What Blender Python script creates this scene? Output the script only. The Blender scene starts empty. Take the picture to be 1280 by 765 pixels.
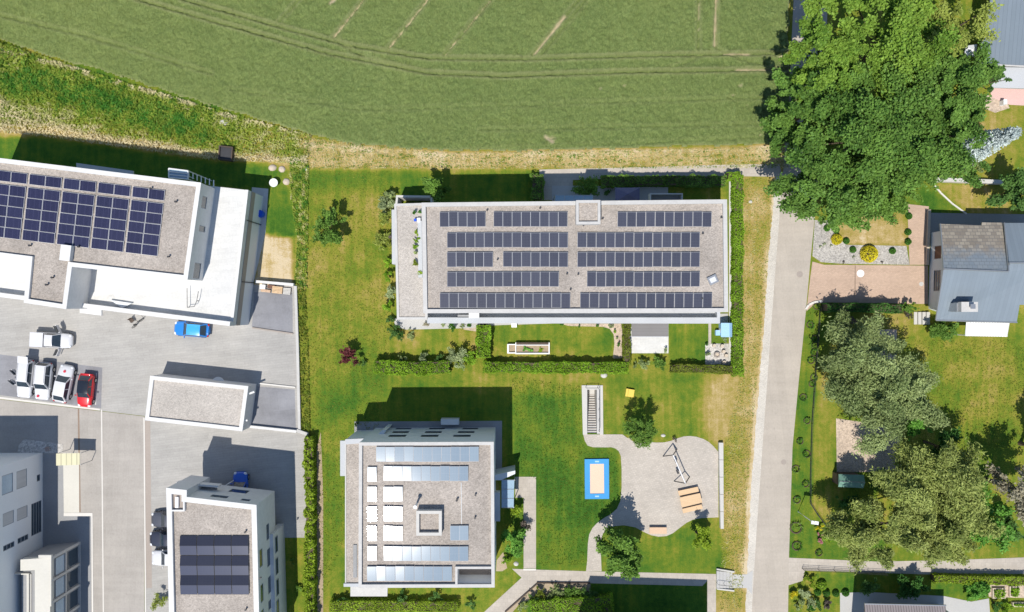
import bpy, math, random
import numpy as np

# ------------------------------------------------------------------ camera, sky, sun, exposure
scene = bpy.context.scene
COL = scene.collection
HC = 90.0            # drone height in metres
S = 0.0904           # metres per photo pixel on the ground
cam_d = bpy.data.cameras.new("camera")
cam_d.sensor_width = 36.0
cam_d.lens = 18.0 * HC / (640 * S)
cam_d.clip_start = 0.5
cam_d.clip_end = 2000
cam = bpy.data.objects.new("camera", cam_d)
cam.location = (0, 0, HC)
COL.objects.link(cam)
scene.camera = cam

SUN = (-0.19, -0.465, 1.0)                      # direction towards the sun
n_ = math.sqrt(sum(c * c for c in SUN))
SUN_EL = math.asin(SUN[2] / n_)
SUN_AZ = math.atan2(SUN[0], SUN[1])             # clockwise from +Y
world = bpy.data.worlds.new("World")
scene.world = world
world.use_nodes = True
wn = world.node_tree
sky = wn.nodes.new("ShaderNodeTexSky")
sky.sky_type = 'NISHITA'
sky.sun_disc = False
sky.sun_elevation = SUN_EL
sky.sun_rotation = SUN_AZ
sky.air_density = 1.0
sky.dust_density = 0.2
sky.ozone_density = 3.0
bg = wn.nodes["Background"]
bg.inputs[1].default_value = 0.125
wn.links.new(sky.outputs[0], bg.inputs[0])
sd = bpy.data.lights.new("sun", 'SUN')
sd.energy = 4.6
sd.angle = math.radians(0.5)
sd.color = (1.0, 0.955, 0.88)
so = bpy.data.objects.new("sun", sd)
so.rotation_euler = (math.atan2(math.hypot(SUN[0], SUN[1]), SUN[2]), 0, math.atan2(SUN[1], SUN[0]) + math.pi / 2)
so.location = (-30, -60, 120)
COL.objects.link(so)
vs = scene.view_settings
vs.view_transform = 'Standard'
vs.look = 'None'
vs.exposure = 0.05
vs.gamma = 1.0
vs.use_curve_mapping = False

random.seed(7)
RNG = np.random.default_rng(11)

# ------------------------------------------------------------------ helpers
def W(px, py, h=0.0):
    k = S * (HC - h) / HC
    return ((px - 640) * k, (382.5 - py) * k, h)

def W2(px, py, h=0.0):
    a = W(px, py, h)
    return (a[0], a[1])

def tag(o, label=None, cat=None, group=None, kind=None):
    if label: o['label'] = label
    if cat: o['category'] = cat
    if group: o['group'] = group
    if kind: o['kind'] = kind
    return o

def empty(name, loc=(0, 0, 0), label=None, cat=None, group=None, rz=0.0):
    o = bpy.data.objects.new(name, None)
    o.empty_display_size = 0.3
    o.location = loc
    o.rotation_euler = (0, 0, rz)
    COL.objects.link(o)
    return tag(o, label, cat, group)

def origin(o):
    x = y = z = 0.0
    while o is not None:
        x += o.location[0]; y += o.location[1]; z += o.location[2]
        o = o.parent
    return (x, y, z)

def copy_tree(o, parent=None):
    c = o.copy()
    COL.objects.link(c)
    if parent is not None:
        c.parent = parent
    for ch in list(o.children):
        copy_tree(ch, c)
    return c

class MB:
    def __init__(self):
        self.v = []; self.f = []
    def add(self, vs_, fs_):
        n = len(self.v)
        self.v.extend([tuple(p) for p in vs_])
        self.f.extend([tuple(i + n for i in f) for f in fs_])
        return self
    def quad(self, a, b, c, d):
        return self.add([a, b, c, d], [(0, 1, 2, 3)])
    def prism(self, poly, z0, z1, bottom=False):
        n = len(poly)
        vs_ = [(p[0], p[1], z0) for p in poly] + [(p[0], p[1], z1) for p in poly]
        fs_ = [(i, (i + 1) % n, n + (i + 1) % n, n + i) for i in range(n)]
        fs_.append(tuple(range(n, 2 * n)))
        if bottom: fs_.append(tuple(reversed(range(n))))
        return self.add(vs_, fs_)
    def box(self, cx, cy, z0, lx, ly, lz, rz=0.0, ry=0.0):
        c, s_ = math.cos(rz), math.sin(rz)
        vs_ = []
        for dz in (0, lz):
            for dx, dy in ((-1, -1), (1, -1), (1, 1), (-1, 1)):
                x, y, z = dx * lx / 2, dy * ly / 2, dz
                if ry:
                    x, z = x * math.cos(ry) + z * math.sin(ry), -x * math.sin(ry) + z * math.cos(ry)
                vs_.append((cx + x * c - y * s_, cy + x * s_ + y * c, z0 + z))
        return self.add(vs_, [(3, 2, 1, 0), (4, 5, 6, 7), (0, 1, 5, 4), (1, 2, 6, 5), (2, 3, 7, 6), (3, 0, 4, 7)])
    def tube(self, pts, radii, n=6, cap=True):
        pts = [np.array(p, float) for p in pts]
        if not hasattr(radii, '__len__'): radii = [radii] * len(pts)
        vs_ = []; fs_ = []
        for i, p in enumerate(pts):
            d = pts[min(i + 1, len(pts) - 1)] - pts[max(i - 1, 0)]
            d = d / (np.linalg.norm(d) + 1e-9)
            a = np.cross(d, (0, 0, 1.0))
            if np.linalg.norm(a) < 1e-3: a = np.cross(d, (1.0, 0, 0))
            a = a / np.linalg.norm(a); b = np.cross(d, a)
            for k in range(n):
                t = 2 * math.pi * k / n
                vs_.append(tuple(p + radii[i] * (math.cos(t) * a + math.sin(t) * b)))
        for i in range(len(pts) - 1):
            for k in range(n):
                fs_.append((i * n + k, i * n + (k + 1) % n, (i + 1) * n + (k + 1) % n, (i + 1) * n + k))
        if cap:
            fs_.append(tuple(range(n))); fs_.append(tuple(range((len(pts) - 1) * n, len(pts) * n)))
        return self.add(vs_, fs_)
    def cyl(self, x, y, z0, z1, r, n=16, r1=None):
        return self.tube([(x, y, z0), (x, y, z1)], [r, r if r1 is None else r1], n)
    def dome(self, x, y, z, rx, ry, rz, nu=16, nv=7, full=False, noise=0.0):
        vs_ = []; fs_ = []
        lo = -math.pi / 2 if full else 0
        for j in range(nv + 1):
            ph = lo + (math.pi / 2 - lo) * j / nv
            for i in range(nu):
                th = 2 * math.pi * i / nu
                q = 1 + (random.random() - .5) * noise
                vs_.append((x + rx * q * math.cos(ph) * math.cos(th), y + ry * q * math.cos(ph) * math.sin(th), z + rz * q * math.sin(ph)))
        for j in range(nv):
            for i in range(nu):
                fs_.append((j * nu + i, j * nu + (i + 1) % nu, (j + 1) * nu + (i + 1) % nu, (j + 1) * nu + i))
        return self.add(vs_, fs_)
    def build(self, name, mat, parent=None, smooth=False, loc=None):
        me = bpy.data.meshes.new(name)
        o = bpy.data.objects.new(name, me)
        if parent is not None:
            ox, oy, oz = origin(parent)
        elif loc is not None:
            ox, oy, oz = loc
        else:
            a = np.array(self.v)
            ox, oy = a[:, 0].mean(), a[:, 1].mean(); oz = a[:, 2].min()
        me.from_pydata([(x - ox, y - oy, z - oz) for x, y, z in self.v], [], self.f)
        if smooth:
            me.polygons.foreach_set('use_smooth', [True] * len(me.polygons))
        me.update()
        me.materials.append(mat)
        COL.objects.link(o)
        if parent is not None: o.parent = parent
        else: o.location = (ox, oy, oz)
        return o

def np_mesh(name, verts, faces, mat, parent=None, tint=None, loc=None, smooth=False):
    """verts (N,3); faces (M,4)"""
    me = bpy.data.meshes.new(name)
    if parent is not None: off = origin(parent)
    elif loc is not None: off = loc
    else: off = (float(verts[:, 0].mean()), float(verts[:, 1].mean()), float(verts[:, 2].min()))
    v = verts - np.array(off)
    k = faces.shape[1]
    me.vertices.add(len(v)); me.vertices.foreach_set('co', v.astype(np.float32).ravel())
    me.loops.add(faces.size); me.loops.foreach_set('vertex_index', faces.astype(np.int32).ravel())
    me.polygons.add(len(faces))
    me.polygons.foreach_set('loop_start', np.arange(0, faces.size, k, dtype=np.int32))
    me.polygons.foreach_set('loop_total', np.full(len(faces), k, dtype=np.int32))
    if smooth: me.polygons.foreach_set('use_smooth', np.ones(len(faces), dtype=bool))
    me.update(calc_edges=True)
    if tint is not None:
        dom = 'FACE' if len(tint) == len(faces) else 'POINT'
        at = me.attributes.new('tint', 'FLOAT', dom)
        at.data.foreach_set('value', np.asarray(tint, np.float32))
    me.materials.append(mat)
    o = bpy.data.objects.new(name, me)
    COL.objects.link(o)
    if parent is not None: o.parent = parent
    else: o.location = off
    return o

def hash2(ix, iy, seed):
    n = (ix.astype(np.int64) * 374761393 + iy.astype(np.int64) * 668265263 + seed * 974711) & 0x7fffffff
    n = ((n ^ (n >> 13)) * 1274126177) & 0x7fffffff
    return ((n ^ (n >> 16)) & 0xffff) / 65535.0

def vnoise(x, y, seed=0):
    ix, iy = np.floor(x), np.floor(y)
    fx, fy = x - ix, y - iy
    fx = fx * fx * (3 - 2 * fx); fy = fy * fy * (3 - 2 * fy)
    a = hash2(ix, iy, seed); b = hash2(ix + 1, iy, seed); c = hash2(ix, iy + 1, seed); d = hash2(ix + 1, iy + 1, seed)
    return (a * (1 - fx) + b * fx) * (1 - fy) + (c * (1 - fx) + d * fx) * fy

def inside(poly, x, y):
    r = np.zeros(np.shape(x), bool)
    n = len(poly)
    for i in range(n):
        x0, y0 = poly[i]; x1, y1 = poly[(i + 1) % n]
        if y0 == y1: continue
        c = ((y0 > y) != (y1 > y)) & (x < (x1 - x0) * (y - y0) / (y1 - y0) + x0)
        r ^= c
    return r

def seg_dist(pts, x, y):
    d = np.full(np.shape(x), 1e9)
    for (x0, y0), (x1, y1) in zip(pts[:-1], pts[1:]):
        vx, vy = x1 - x0, y1 - y0
        t = np.clip(((x - x0) * vx + (y - y0) * vy) / (vx * vx + vy * vy + 1e-9), 0, 1)
        d = np.minimum(d, np.hypot(x - x0 - t * vx, y - y0 - t * vy))
    return d

def area(p):
    return sum(p[i][0] * p[(i + 1) % len(p)][1] - p[(i + 1) % len(p)][0] * p[i][1] for i in range(len(p))) / 2

def ccw(p):
    p = [(q[0], q[1]) for q in p]
    return p if area(p) > 0 else p[::-1]

def offset(poly, d):
    """move every edge of a CCW polygon outwards by d"""
    n = len(poly); out = []
    for i in range(n):
        p0, p1, p2 = poly[i - 1], poly[i], poly[(i + 1) % n]
        def nrm(a, b):
            l = math.hypot(b[0] - a[0], b[1] - a[1]); return ((b[1] - a[1]) / l, -(b[0] - a[0]) / l)
        n1, n2 = nrm(p0, p1), nrm(p1, p2)
        k = 1 + n1[0] * n2[0] + n1[1] * n2[1]
        k = max(k, 0.15)
        out.append((p1[0] + d * (n1[0] + n2[0]) / k, p1[1] + d * (n1[1] + n2[1]) / k))
    return out

# ------------------------------------------------------------------ materials
def new_mat(name):
    m = bpy.data.materials.new(name); m.use_nodes = True
    nt = m.node_tree
    return m, nt, nt.nodes["Principled BSDF"]

def nd(nt, typ, **kw):
    n = nt.nodes.new(typ)
    for k, v in kw.items():
        if k in ('operation', 'blend_type', 'data_type', 'attribute_name', 'wave_type', 'bands_direction', 'feature', 'offset', 'squash', 'wave_profile'):
            setattr(n, k, v)
        else:
            n.inputs[k].default_value = v
    return n

def c4(c):
    return (c[0], c[1], c[2], 1.0)

def mixc(nt, fac, a, b, blend='MIX'):
    m = nt.nodes.new("ShaderNodeMix"); m.data_type = 'RGBA'; m.blend_type = blend
    L = nt.links
    for sock, val in ((m.inputs[0], fac), (m.inputs[6], a), (m.inputs[7], b)):
        if hasattr(val, 'is_output') or hasattr(val, 'links'): L.new(val, sock)
        elif isinstance(val, (int, float)): sock.default_value = val
        else: sock.default_value = c4(val)
    return m.outputs[2]

def pos(nt, scale=(1, 1, 1), rz=0.0, obj_space=False):
    g = nt.nodes.new("ShaderNodeTexCoord") if obj_space else nt.nodes.new("ShaderNodeNewGeometry")
    m = nt.nodes.new("ShaderNodeMapping")
    m.inputs['Scale'].default_value = scale
    m.inputs['Rotation'].default_value = (0, 0, rz)
    nt.links.new(g.outputs['Object'] if obj_space else g.outputs['Position'], m.inputs['Vector'])
    return m.outputs[0]

def noise(nt, vec, scale, detail=3, rough=0.6):
    n = nt.nodes.new("ShaderNodeTexNoise")
    n.inputs['Scale'].default_value = scale
    n.inputs['Detail'].default_value = detail
    n.inputs['Roughness'].default_value = rough
    nt.links.new(vec, n.inputs['Vector'])
    return n.outputs['Fac']

def ramp(nt, fac, stops):
    r = nt.nodes.new("ShaderNodeValToRGB")
    e = r.color_ramp.elements
    while len(e) > 1: e.remove(e[-1])
    e[0].position = stops[0][0]; e[0].color = c4(stops[0][1])
    for p, c in stops[1:]:
        q = e.new(p); q.color = c4(c)
    nt.links.new(fac, r.inputs[0])
    return r.outputs[0]

def mrange(nt, val, a, b, c=0.0, d=1.0):
    m = nt.nodes.new("ShaderNodeMapRange")
    m.inputs['From Min'].default_value = a; m.inputs['From Max'].default_value = b
    m.inputs['To Min'].default_value = c; m.inputs['To Max'].default_value = d
    nt.links.new(val, m.inputs['Value'])
    return m.outputs[0]

def math_(nt, op, a, b):
    m = nt.nodes.new("ShaderNodeMath"); m.operation = op
    for i, v in enumerate((a, b)):
        if isinstance(v, (int, float)): m.inputs[i].default_value = v
        else: nt.links.new(v, m.inputs[i])
    return m.outputs[0]

def bump(nt, bsdf, h, strength=0.4, dist=0.1):
    b = nt.nodes.new("ShaderNodeBump")
    b.inputs['Strength'].default_value = strength
    b.inputs['Distance'].default_value = dist
    nt.links.new(h, b.inputs['Height'])
    nt.links.new(b.outputs[0], bsdf.inputs['Normal'])

def scl(c, k):
    return tuple(min(1.0, x * k) for x in c)

def M(name, col, rough=0.7, var=0.12, s1=0.35, s2=6.0, bmp=0.0, bs=20.0, metal=0.0, spec=0.3, fine=0.5, coat=0.0):
    m, nt, b = new_mat(name)
    v = pos(nt)
    a = noise(nt, v, s1, 4)
    f = noise(nt, v, s2, 3)
    t = math_(nt, 'ADD', math_(nt, 'MULTIPLY', mrange(nt, a, .3, .7), 1 - fine), math_(nt, 'MULTIPLY', mrange(nt, f, .3, .7), fine))
    c = mixc(nt, t, scl(col, 1 - var), scl(col, 1 + var))
    nt.links.new(c, b.inputs['Base Color'])
    b.inputs['Roughness'].default_value = rough
    b.inputs['Metallic'].default_value = metal
    b.inputs['Specular IOR Level'].default_value = spec
    if coat:
        b.inputs['Coat Weight'].default_value = coat
        b.inputs['Coat Roughness'].default_value = 0.05
    if bmp: bump(nt, b, noise(nt, v, bs, 2), bmp, 0.05)
    return m

def gravel_mat(name, col, scale=5.0, contrast=0.45, patch=0.12):
    m, nt, b = new_mat(name)
    v = pos(nt)
    vo = nt.nodes.new("ShaderNodeTexVoronoi"); vo.inputs['Scale'].default_value = scale
    nt.links.new(v, vo.inputs['Vector'])
    sep = nt.nodes.new("ShaderNodeSeparateColor"); nt.links.new(vo.outputs['Color'], sep.inputs[0])
    n1 = noise(nt, v, scale * 0.9, 4, .7)
    n2 = noise(nt, v, 0.25, 4)
    t = math_(nt, 'ADD', math_(nt, 'MULTIPLY', sep.outputs[0], .5), math_(nt, 'MULTIPLY', mrange(nt, n1, .3, .7), .5))
    c = mixc(nt, t, scl(col, 1 - contrast), scl(col, 1 + contrast))
    c = mixc(nt, mrange(nt, n2, .3, .7), c, scl(col, 1 - patch), 'MIX') if False else c
    n5 = noise(nt, v, 1.1, 5, .7)
    k = math_(nt, 'ADD', mrange(nt, n2, .3, .7, 1 - patch, 1 + patch), math_(nt, 'ADD', mrange(nt, n5, .58, .75, 0, -.16), mrange(nt, n5, .25, .42, .10, 0)))
    hs = nt.nodes.new("ShaderNodeHueSaturation"); nt.links.new(c, hs.inputs['Color']); nt.links.new(k, hs.inputs['Value'])
    nt.links.new(hs.outputs[0], b.inputs['Base Color'])
    b.inputs['Roughness'].default_value = 0.95
    b.inputs['Specular IOR Level'].default_value = 0.15
    bump(nt, b, vo.outputs['Distance'], .5, .06)
    return m

def paver_mat(name, col, bw=1.2, bh=0.25, rz=0.0, mortar=0.03, var=0.09, dark=.75, stain=.12):
    m, nt, b = new_mat(name)
    v = pos(nt, rz=rz)
    br = nt.nodes.new("ShaderNodeTexBrick")
    br.inputs['Scale'].default_value = 1.0
    br.inputs['Brick Width'].default_value = bw
    br.inputs['Row Height'].default_value = bh
    br.inputs['Mortar Size'].default_value = mortar
    br.inputs['Mortar Smooth'].default_value = 0.3
    br.inputs['Bias'].default_value = 0.0
    br.inputs['Color1'].default_value = c4(scl(col, 1 - var))
    br.inputs['Color2'].default_value = c4(scl(col, 1 + var))
    br.inputs['Mortar'].default_value = c4(scl(col, dark))
    nt.links.new(v, br.inputs['Vector'])
    n = noise(nt, v, .3, 5, .65)
    n2 = noise(nt, v, 5, 2)
    n3 = noise(nt, v, .9, 5, .75)
    n4 = noise(nt, pos(nt, (.08, 1.3, 1), rz), 1.0, 3)
    spot = mrange(nt, n3, .60, .74, 0, -.16)
    k = math_(nt, 'ADD', mrange(nt, n, .3, .7, 1 - stain, 1 + stain), mrange(nt, n2, .3, .7, -.05, .05))
    k = math_(nt, 'ADD', math_(nt, 'ADD', k, spot), mrange(nt, n4, .3, .7, -.05, .05))
    hs = nt.nodes.new("ShaderNodeHueSaturation"); nt.links.new(br.outputs[0], hs.inputs['Color']); nt.links.new(k, hs.inputs['Value'])
    nt.links.new(hs.outputs[0], b.inputs['Base Color'])
    b.inputs['Roughness'].default_value = 0.85
    b.inputs['Specular IOR Level'].default_value = 0.2
    return m

def strip_mat(name, col, period, rz=0.0, dark=.7, rough=.5, metal=0.0, width=.12, var=.08, col2=None, split=None, spec=.4):
    """standing seams / corrugation / planks: thin darker lines every `period` metres"""
    m, nt, b = new_mat(name)
    v = pos(nt, rz=rz)
    sx = nt.nodes.new("ShaderNodeSeparateXYZ"); nt.links.new(v, sx.inputs[0])
    fr = math_(nt, 'FRACT', math_(nt, 'DIVIDE', sx.outputs[0], period), 0)
    line = math_(nt, 'LESS_THAN', fr, width)
    ce = math_(nt, 'FLOOR', math_(nt, 'DIVIDE', sx.outputs[0], period), 0)
    wn_ = nt.nodes.new("ShaderNodeTexWhiteNoise"); wn_.noise_dimensions = '1D'; nt.links.new(ce, wn_.inputs['W'])
    n = noise(nt, v, .5, 4)
    t = math_(nt, 'ADD', math_(nt, 'MULTIPLY', wn_.outputs[0], .5), math_(nt, 'MULTIPLY', mrange(nt, n, .3, .7), .5))
    c = mixc(nt, t, scl(col, 1 - var), scl(col, 1 + var))
    c = mixc(nt, line, c, scl(col, dark))
    nt.links.new(c, b.inputs['Base Color'])
    b.inputs['Roughness'].default_value = rough
    b.inputs['Metallic'].default_value = metal
    b.inputs['Specular IOR Level'].default_value = spec
    bump(nt, b, fr, .25, .03)
    return m

def leaf_mat(name, dark, light, rough=.5, trans=.26, patch=.22, k=1.0, mid=None):
    m, nt, b = new_mat(name)
    at = nt.nodes.new("ShaderNodeAttribute"); at.attribute_name = 'tint'
    dark, light = scl(dark, k), scl(light, k)
    if mid: c = ramp(nt, at.outputs['Fac'], [(0, dark), (.45, mid), (1, light)])
    else: c = mixc(nt, at.outputs['Fac'], dark, light)
    n = noise(nt, pos(nt), .55, 3)
    v = mrange(nt, n, .3, .7, 1 - patch, 1 + patch)
    hs = nt.nodes.new("ShaderNodeHueSaturation"); nt.links.new(c, hs.inputs['Color']); nt.links.new(v, hs.inputs['Value'])
    c = hs.outputs[0]
    nt.links.new(c, b.inputs['Base Color'])
    b.inputs['Roughness'].default_value = rough
    b.inputs['Specular IOR Level'].default_value = 0.12
    tr = nt.nodes.new("ShaderNodeBsdfTranslucent"); nt.links.new(c, tr.inputs[0])
    mx = nt.nodes.new("ShaderNodeMixShader"); mx.inputs[0].default_value = trans
    nt.links.new(b.outputs[0], mx.inputs[1]); nt.links.new(tr.outputs[0], mx.inputs[2])
    nt.links.new(mx.outputs[0], nt.nodes['Material Output'].inputs[0])
    return m

def grass_mat():
    m, nt, b = new_mat("grass_ground")
    at = nt.nodes.new("ShaderNodeAttribute"); at.attribute_name = 'tint'
    v = pos(nt)
    a = mrange(nt, noise(nt, v, .16, 5, .7), .25, .75, -.22, .22)
    f = mrange(nt, noise(nt, v, 1.5, 4, .7), .25, .75, -.11, .11)
    g = mrange(nt, noise(nt, v, 9, 3, .7), .25, .75, -.10, .10)
    st = mrange(nt, noise(nt, pos(nt, (1.6, .12, 1)), 1.0, 2), .3, .7, -.08, .08)
    t = math_(nt, 'ADD', math_(nt, 'ADD', math_(nt, 'ADD', at.outputs['Fac'], a), math_(nt, 'ADD', f, g)), st)
    c = ramp(nt, t, [(0.0, (.024, .085, .012)), (.22, (.062, .145, .017)), (.42, (.138, .192, .020)), (.56, (.235, .232, .033)),
                     (.72, (.345, .265, .078)), (.87, (.47, .355, .165)), (1.0, (.60, .49, .32))])
    nt.links.new(c, b.inputs['Base Color'])
    b.inputs['Roughness'].default_value = .95
    b.inputs['Specular IOR Level'].default_value = .1
    h = math_(nt, 'ADD', noise(nt, v, 7, 3, .7), math_(nt, 'MULTIPLY', noise(nt, v, 2.2, 3), .8))
    bump(nt, b, h, .65, .12)
    return m

def wheat_mat():
    m, nt, b = new_mat("wheat")
    at = nt.nodes.new("ShaderNodeAttribute"); at.attribute_name = 'tint'
    v = pos(nt)
    n1 = mrange(nt, noise(nt, v, .09, 4), .3, .7)
    n2 = mrange(nt, noise(nt, pos(nt, (1, .6, 1), .7), 6.0, 4, .8), .36, .64)
    n3 = mrange(nt, noise(nt, v, .8, 3), .3, .7)
    sxw = nt.nodes.new('ShaderNodeSeparateXYZ'); nt.links.new(v, sxw.inputs[0])
    n1 = math_(nt, 'ADD', math_(nt, 'MULTIPLY', n1, .6), mrange(nt, sxw.outputs[0], -60, -18, .55, 0))
    c = mixc(nt, n1, (.172, .262, .078), (.285, .355, .105))
    c = mixc(nt, math_(nt, 'MULTIPLY', n2, .75), c, (.42, .50, .17))
    c = mixc(nt, math_(nt, 'MULTIPLY', n3, .25), c, (.11, .19, .045))
    c = mixc(nt, at.outputs['Fac'], c, (.78, .66, .42))
    nt.links.new(c, b.inputs['Base Color'])
    b.inputs['Roughness'].default_value = .9
    b.inputs['Specular IOR Level'].default_value = .1
    bump(nt, b, noise(nt, pos(nt, (1, .6, 1), .7), 7.5, 3, .8), 1.0, .45)
    return m

def pv_mat(name, c1, c2, cw, ch, line=(.35, .36, .4), rough=.12, lw=.03, spec=.5):
    m, nt, b = new_mat(name)
    v = pos(nt, obj_space=True)
    sx = nt.nodes.new("ShaderNodeSeparateXYZ"); nt.links.new(v, sx.inputs[0])
    fx = math_(nt, 'FRACT', math_(nt, 'DIVIDE', sx.outputs[0], cw), 0)
    fy = math_(nt, 'FRACT', math_(nt, 'DIVIDE', sx.outputs[1], ch), 0)
    ln = math_(nt, 'MAXIMUM', math_(nt, 'LESS_THAN', fx, lw / cw), math_(nt, 'LESS_THAN', fy, lw / ch))
    oi = nt.nodes.new("ShaderNodeObjectInfo")
    t = math_(nt, 'ADD', math_(nt, 'MULTIPLY', oi.outputs['Random'], .7), math_(nt, 'MULTIPLY', noise(nt, pos(nt), 1.2, 2), .4))
    c = mixc(nt, t, c1, c2)
    c = mixc(nt, math_(nt, 'MULTIPLY', ln, .6), c, line)
    nt.links.new(c, b.inputs['Base Color'])
    b.inputs['Roughness'].default_value = rough
    b.inputs['Specular IOR Level'].default_value = spec
    return m

MAT = dict(
    grass=grass_mat(), wheat=wheat_mat(),
    white=M("white_render", (.66, .65, .63), .8, .10, s1=.7, s2=3),
    white2=paver_mat("white_terrace_tiles", (.63, .62, .59), .9, .6, math.radians(-6.5), .02, .035, .93, .05),
    coping=M("light_coping", (.51, .495, .47), .65, .12, s1=.8, s2=4),
    greywall=M("light_grey_render", (.70, .72, .73), .85, .05),
    bwall=M("grey_render", (.76, .77, .76), .85, .05),
    gravel=gravel_mat("roof_gravel", (.385, .340, .297), 8.5, .34, .16),
    gravel2=gravel_mat("terrace_gravel", (.46, .42, .375), 8.5, .28, .12),
    lightgravel=gravel_mat("pale_gravel", (.50, .47, .43), 6, .5),
    whitegravel=gravel_mat("white_gravel", (.56, .52, .455), 9, .16),
    bedgravel=gravel_mat('bed_gravel', (.40, .375, .34), 7, .5),
    sandgravel=gravel_mat("sandy_gravel", (.50, .40, .31), 6, .35),
    pave=paver_mat("grey_pavers", (.385, .37, .345), 1.4, .28, math.radians(-6.5), .02, .04, .88, .09),
    cream=M('cream_concrete', (.60, .575, .51), .85, .07),
    pave2=paver_mat("beige_pavers", (.385, .355, .32), 2.6, .6, math.radians(-88), .015, .025, .93, .09),
    pavedark=paver_mat("dark_asphalt_pavers", (.245, .245, .26), 2.2, 2.2, math.radians(-6.5), .015, .06, .9, .16),
    road=paver_mat("road_asphalt", (.435, .385, .325), 40, .9, math.radians(83.5), .012, .03, .90, .08),
    path=paver_mat("path_pavers", (.46, .41, .35), .5, .5, 0, .02, .05, .88, .08),
    plaza=paver_mat("plaza_pavers", (.485, .435, .375), .3, .2, .2, .02, .07, .85, .08),
    slab=M("concrete_slab", (.46, .45, .43), .85, .08),
    concrete=M("concrete", (.55, .53, .49), .85, .08),
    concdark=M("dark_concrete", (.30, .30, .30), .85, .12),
    soil=M("soil", (.36, .28, .19), .95, .25, s2=4),
    pinkpave=paver_mat("pinkish_pavers", (.50, .365, .275), .24, .12, 0, .012, .07, .85, .08),
    pink=M("pink_paving", (.66, .45, .41), .8, .05),
    gutter=M("brown_gutter", (.36, .31, .27), .9, .1),
    line=M("pale_line", (.66, .63, .58), .8, .05),
    brownline=M("brown_drain", (.26, .19, .14), .8, .15),
    balc=M("pale_grey_concrete", (.47, .48, .49), .8, .05),
    metaldark=M("dark_metal", (.045, .045, .05), .5, .2),
    metal=M("grey_metal", (.45, .46, .47), .35, .1, metal=.7),
    panelrim=M('panel_rim', (.42, .43, .45), .5, .1),
    alu=M("aluminium", (.70, .70, .71), .4, .05, metal=.2),
    glass=M("window_glass", (.045, .065, .085), .06, .3, spec=.8),
    glassdark=M('dark_window_glass', (.012, .016, .022), .35, .3, spec=.25),
    glassblue=M("pale_blue_glass", (.30, .42, .52), .12, .15, spec=.6),
    blind=strip_mat("roller_blind", (.50, .50, .49), .12, math.pi / 2, .85, .7),
    frame=M("window_frame", (.30, .32, .34), .5, .05),
    framewhite=M("white_frame", (.82, .82, .82), .5, .04),
    roofblue=strip_mat("grey_blue_metal_roof", (.20, .24, .275), .45, 0, .72, .42, .1, .07),
    roofblue2=strip_mat("weathered_blue_roof", (.205, .245, .28), .40, 0, .88, .5, .1, .07),
    rooftile=None,
    roofbrown=strip_mat("ribbed_brown_roof", (.30, .26, .25), .28, 0, .55, .5, .1, .3),
    corr=strip_mat("white_corrugated", (.80, .79, .77), .3, 0, .72, .5, .0, .3),
    tarp=strip_mat("cream_corrugated", (.62, .58, .38), .55, 0, .7, .6, 0, .2),
    wood=strip_mat("light_wood", (.66, .46, .27), .2, math.radians(100), .72, .6, 0, .08),
    woodbench=M("bench_wood", (.62, .43, .29), .6, .1),
    timberdark=M("dark_timber", (.09, .065, .05), .7, .2),
    steel=M("white_steel", (.78, .78, .76), .4, .04),
    bark=M("bark", (.10, .075, .05), .9, .3, s2=10),
    birch=M("pale_bark", (.42, .40, .36), .8, .2, s2=10),
    bluemat=M("blue_safety_mat", (.055, .30, .62), .7, .1),
    sandmat=M("beige_jump_mat", (.74, .54, .40), .8, .05),
    yellow=M("yellow_paint", (.78, .55, .09), .45, .08),
    lightblue=M("light_blue_paint", (.34, .55, .78), .5, .06),
    blue=M("blue_plastic", (.01, .09, .62), .4, .1),
    purple=M("violet_canopy_fabric", (.16, .15, .24), .8, .1),
    green=M("green_tin_roof", (.16, .29, .23), .5, .2),
    stone=M("boulder", (.56, .47, .37), .9, .15, s2=4, bmp=.4, bs=6),
    tyre=M("tyre_rubber", (.02, .02, .02), .8, .1),
    rim=M("alloy_rim", (.5, .5, .5), .3, .05, metal=.8),
    carglass=M("car_glass", (.03, .045, .06), .05, .3, spec=.7),
    lampglass=M("lamp_lens", (.75, .77, .8), .15, .05),
    redlens=M("red_lens", (.45, .01, .01), .2, .1),
    red=M("red_emblem", (.55, .03, .06), .4, .05),
    grey_awning=strip_mat("grey_awning", (.20, .19, .185), .35, math.pi / 2, .85, .8, 0, .06),
    brownshutter=M("brown_shutter", (.15, .075, .05), .6, .1),
    soilbed=M("garden_soil", (.40, .32, .22), .95, .2, s2=5),
    tin=M("silver_tin", (.62, .63, .65), .3, .1, metal=.6),
    black=M("black_plastic", (.015, .015, .018), .5, .2),
    brownhide=M("tan_canvas", (.42, .33, .29), .8, .1),
)
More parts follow.
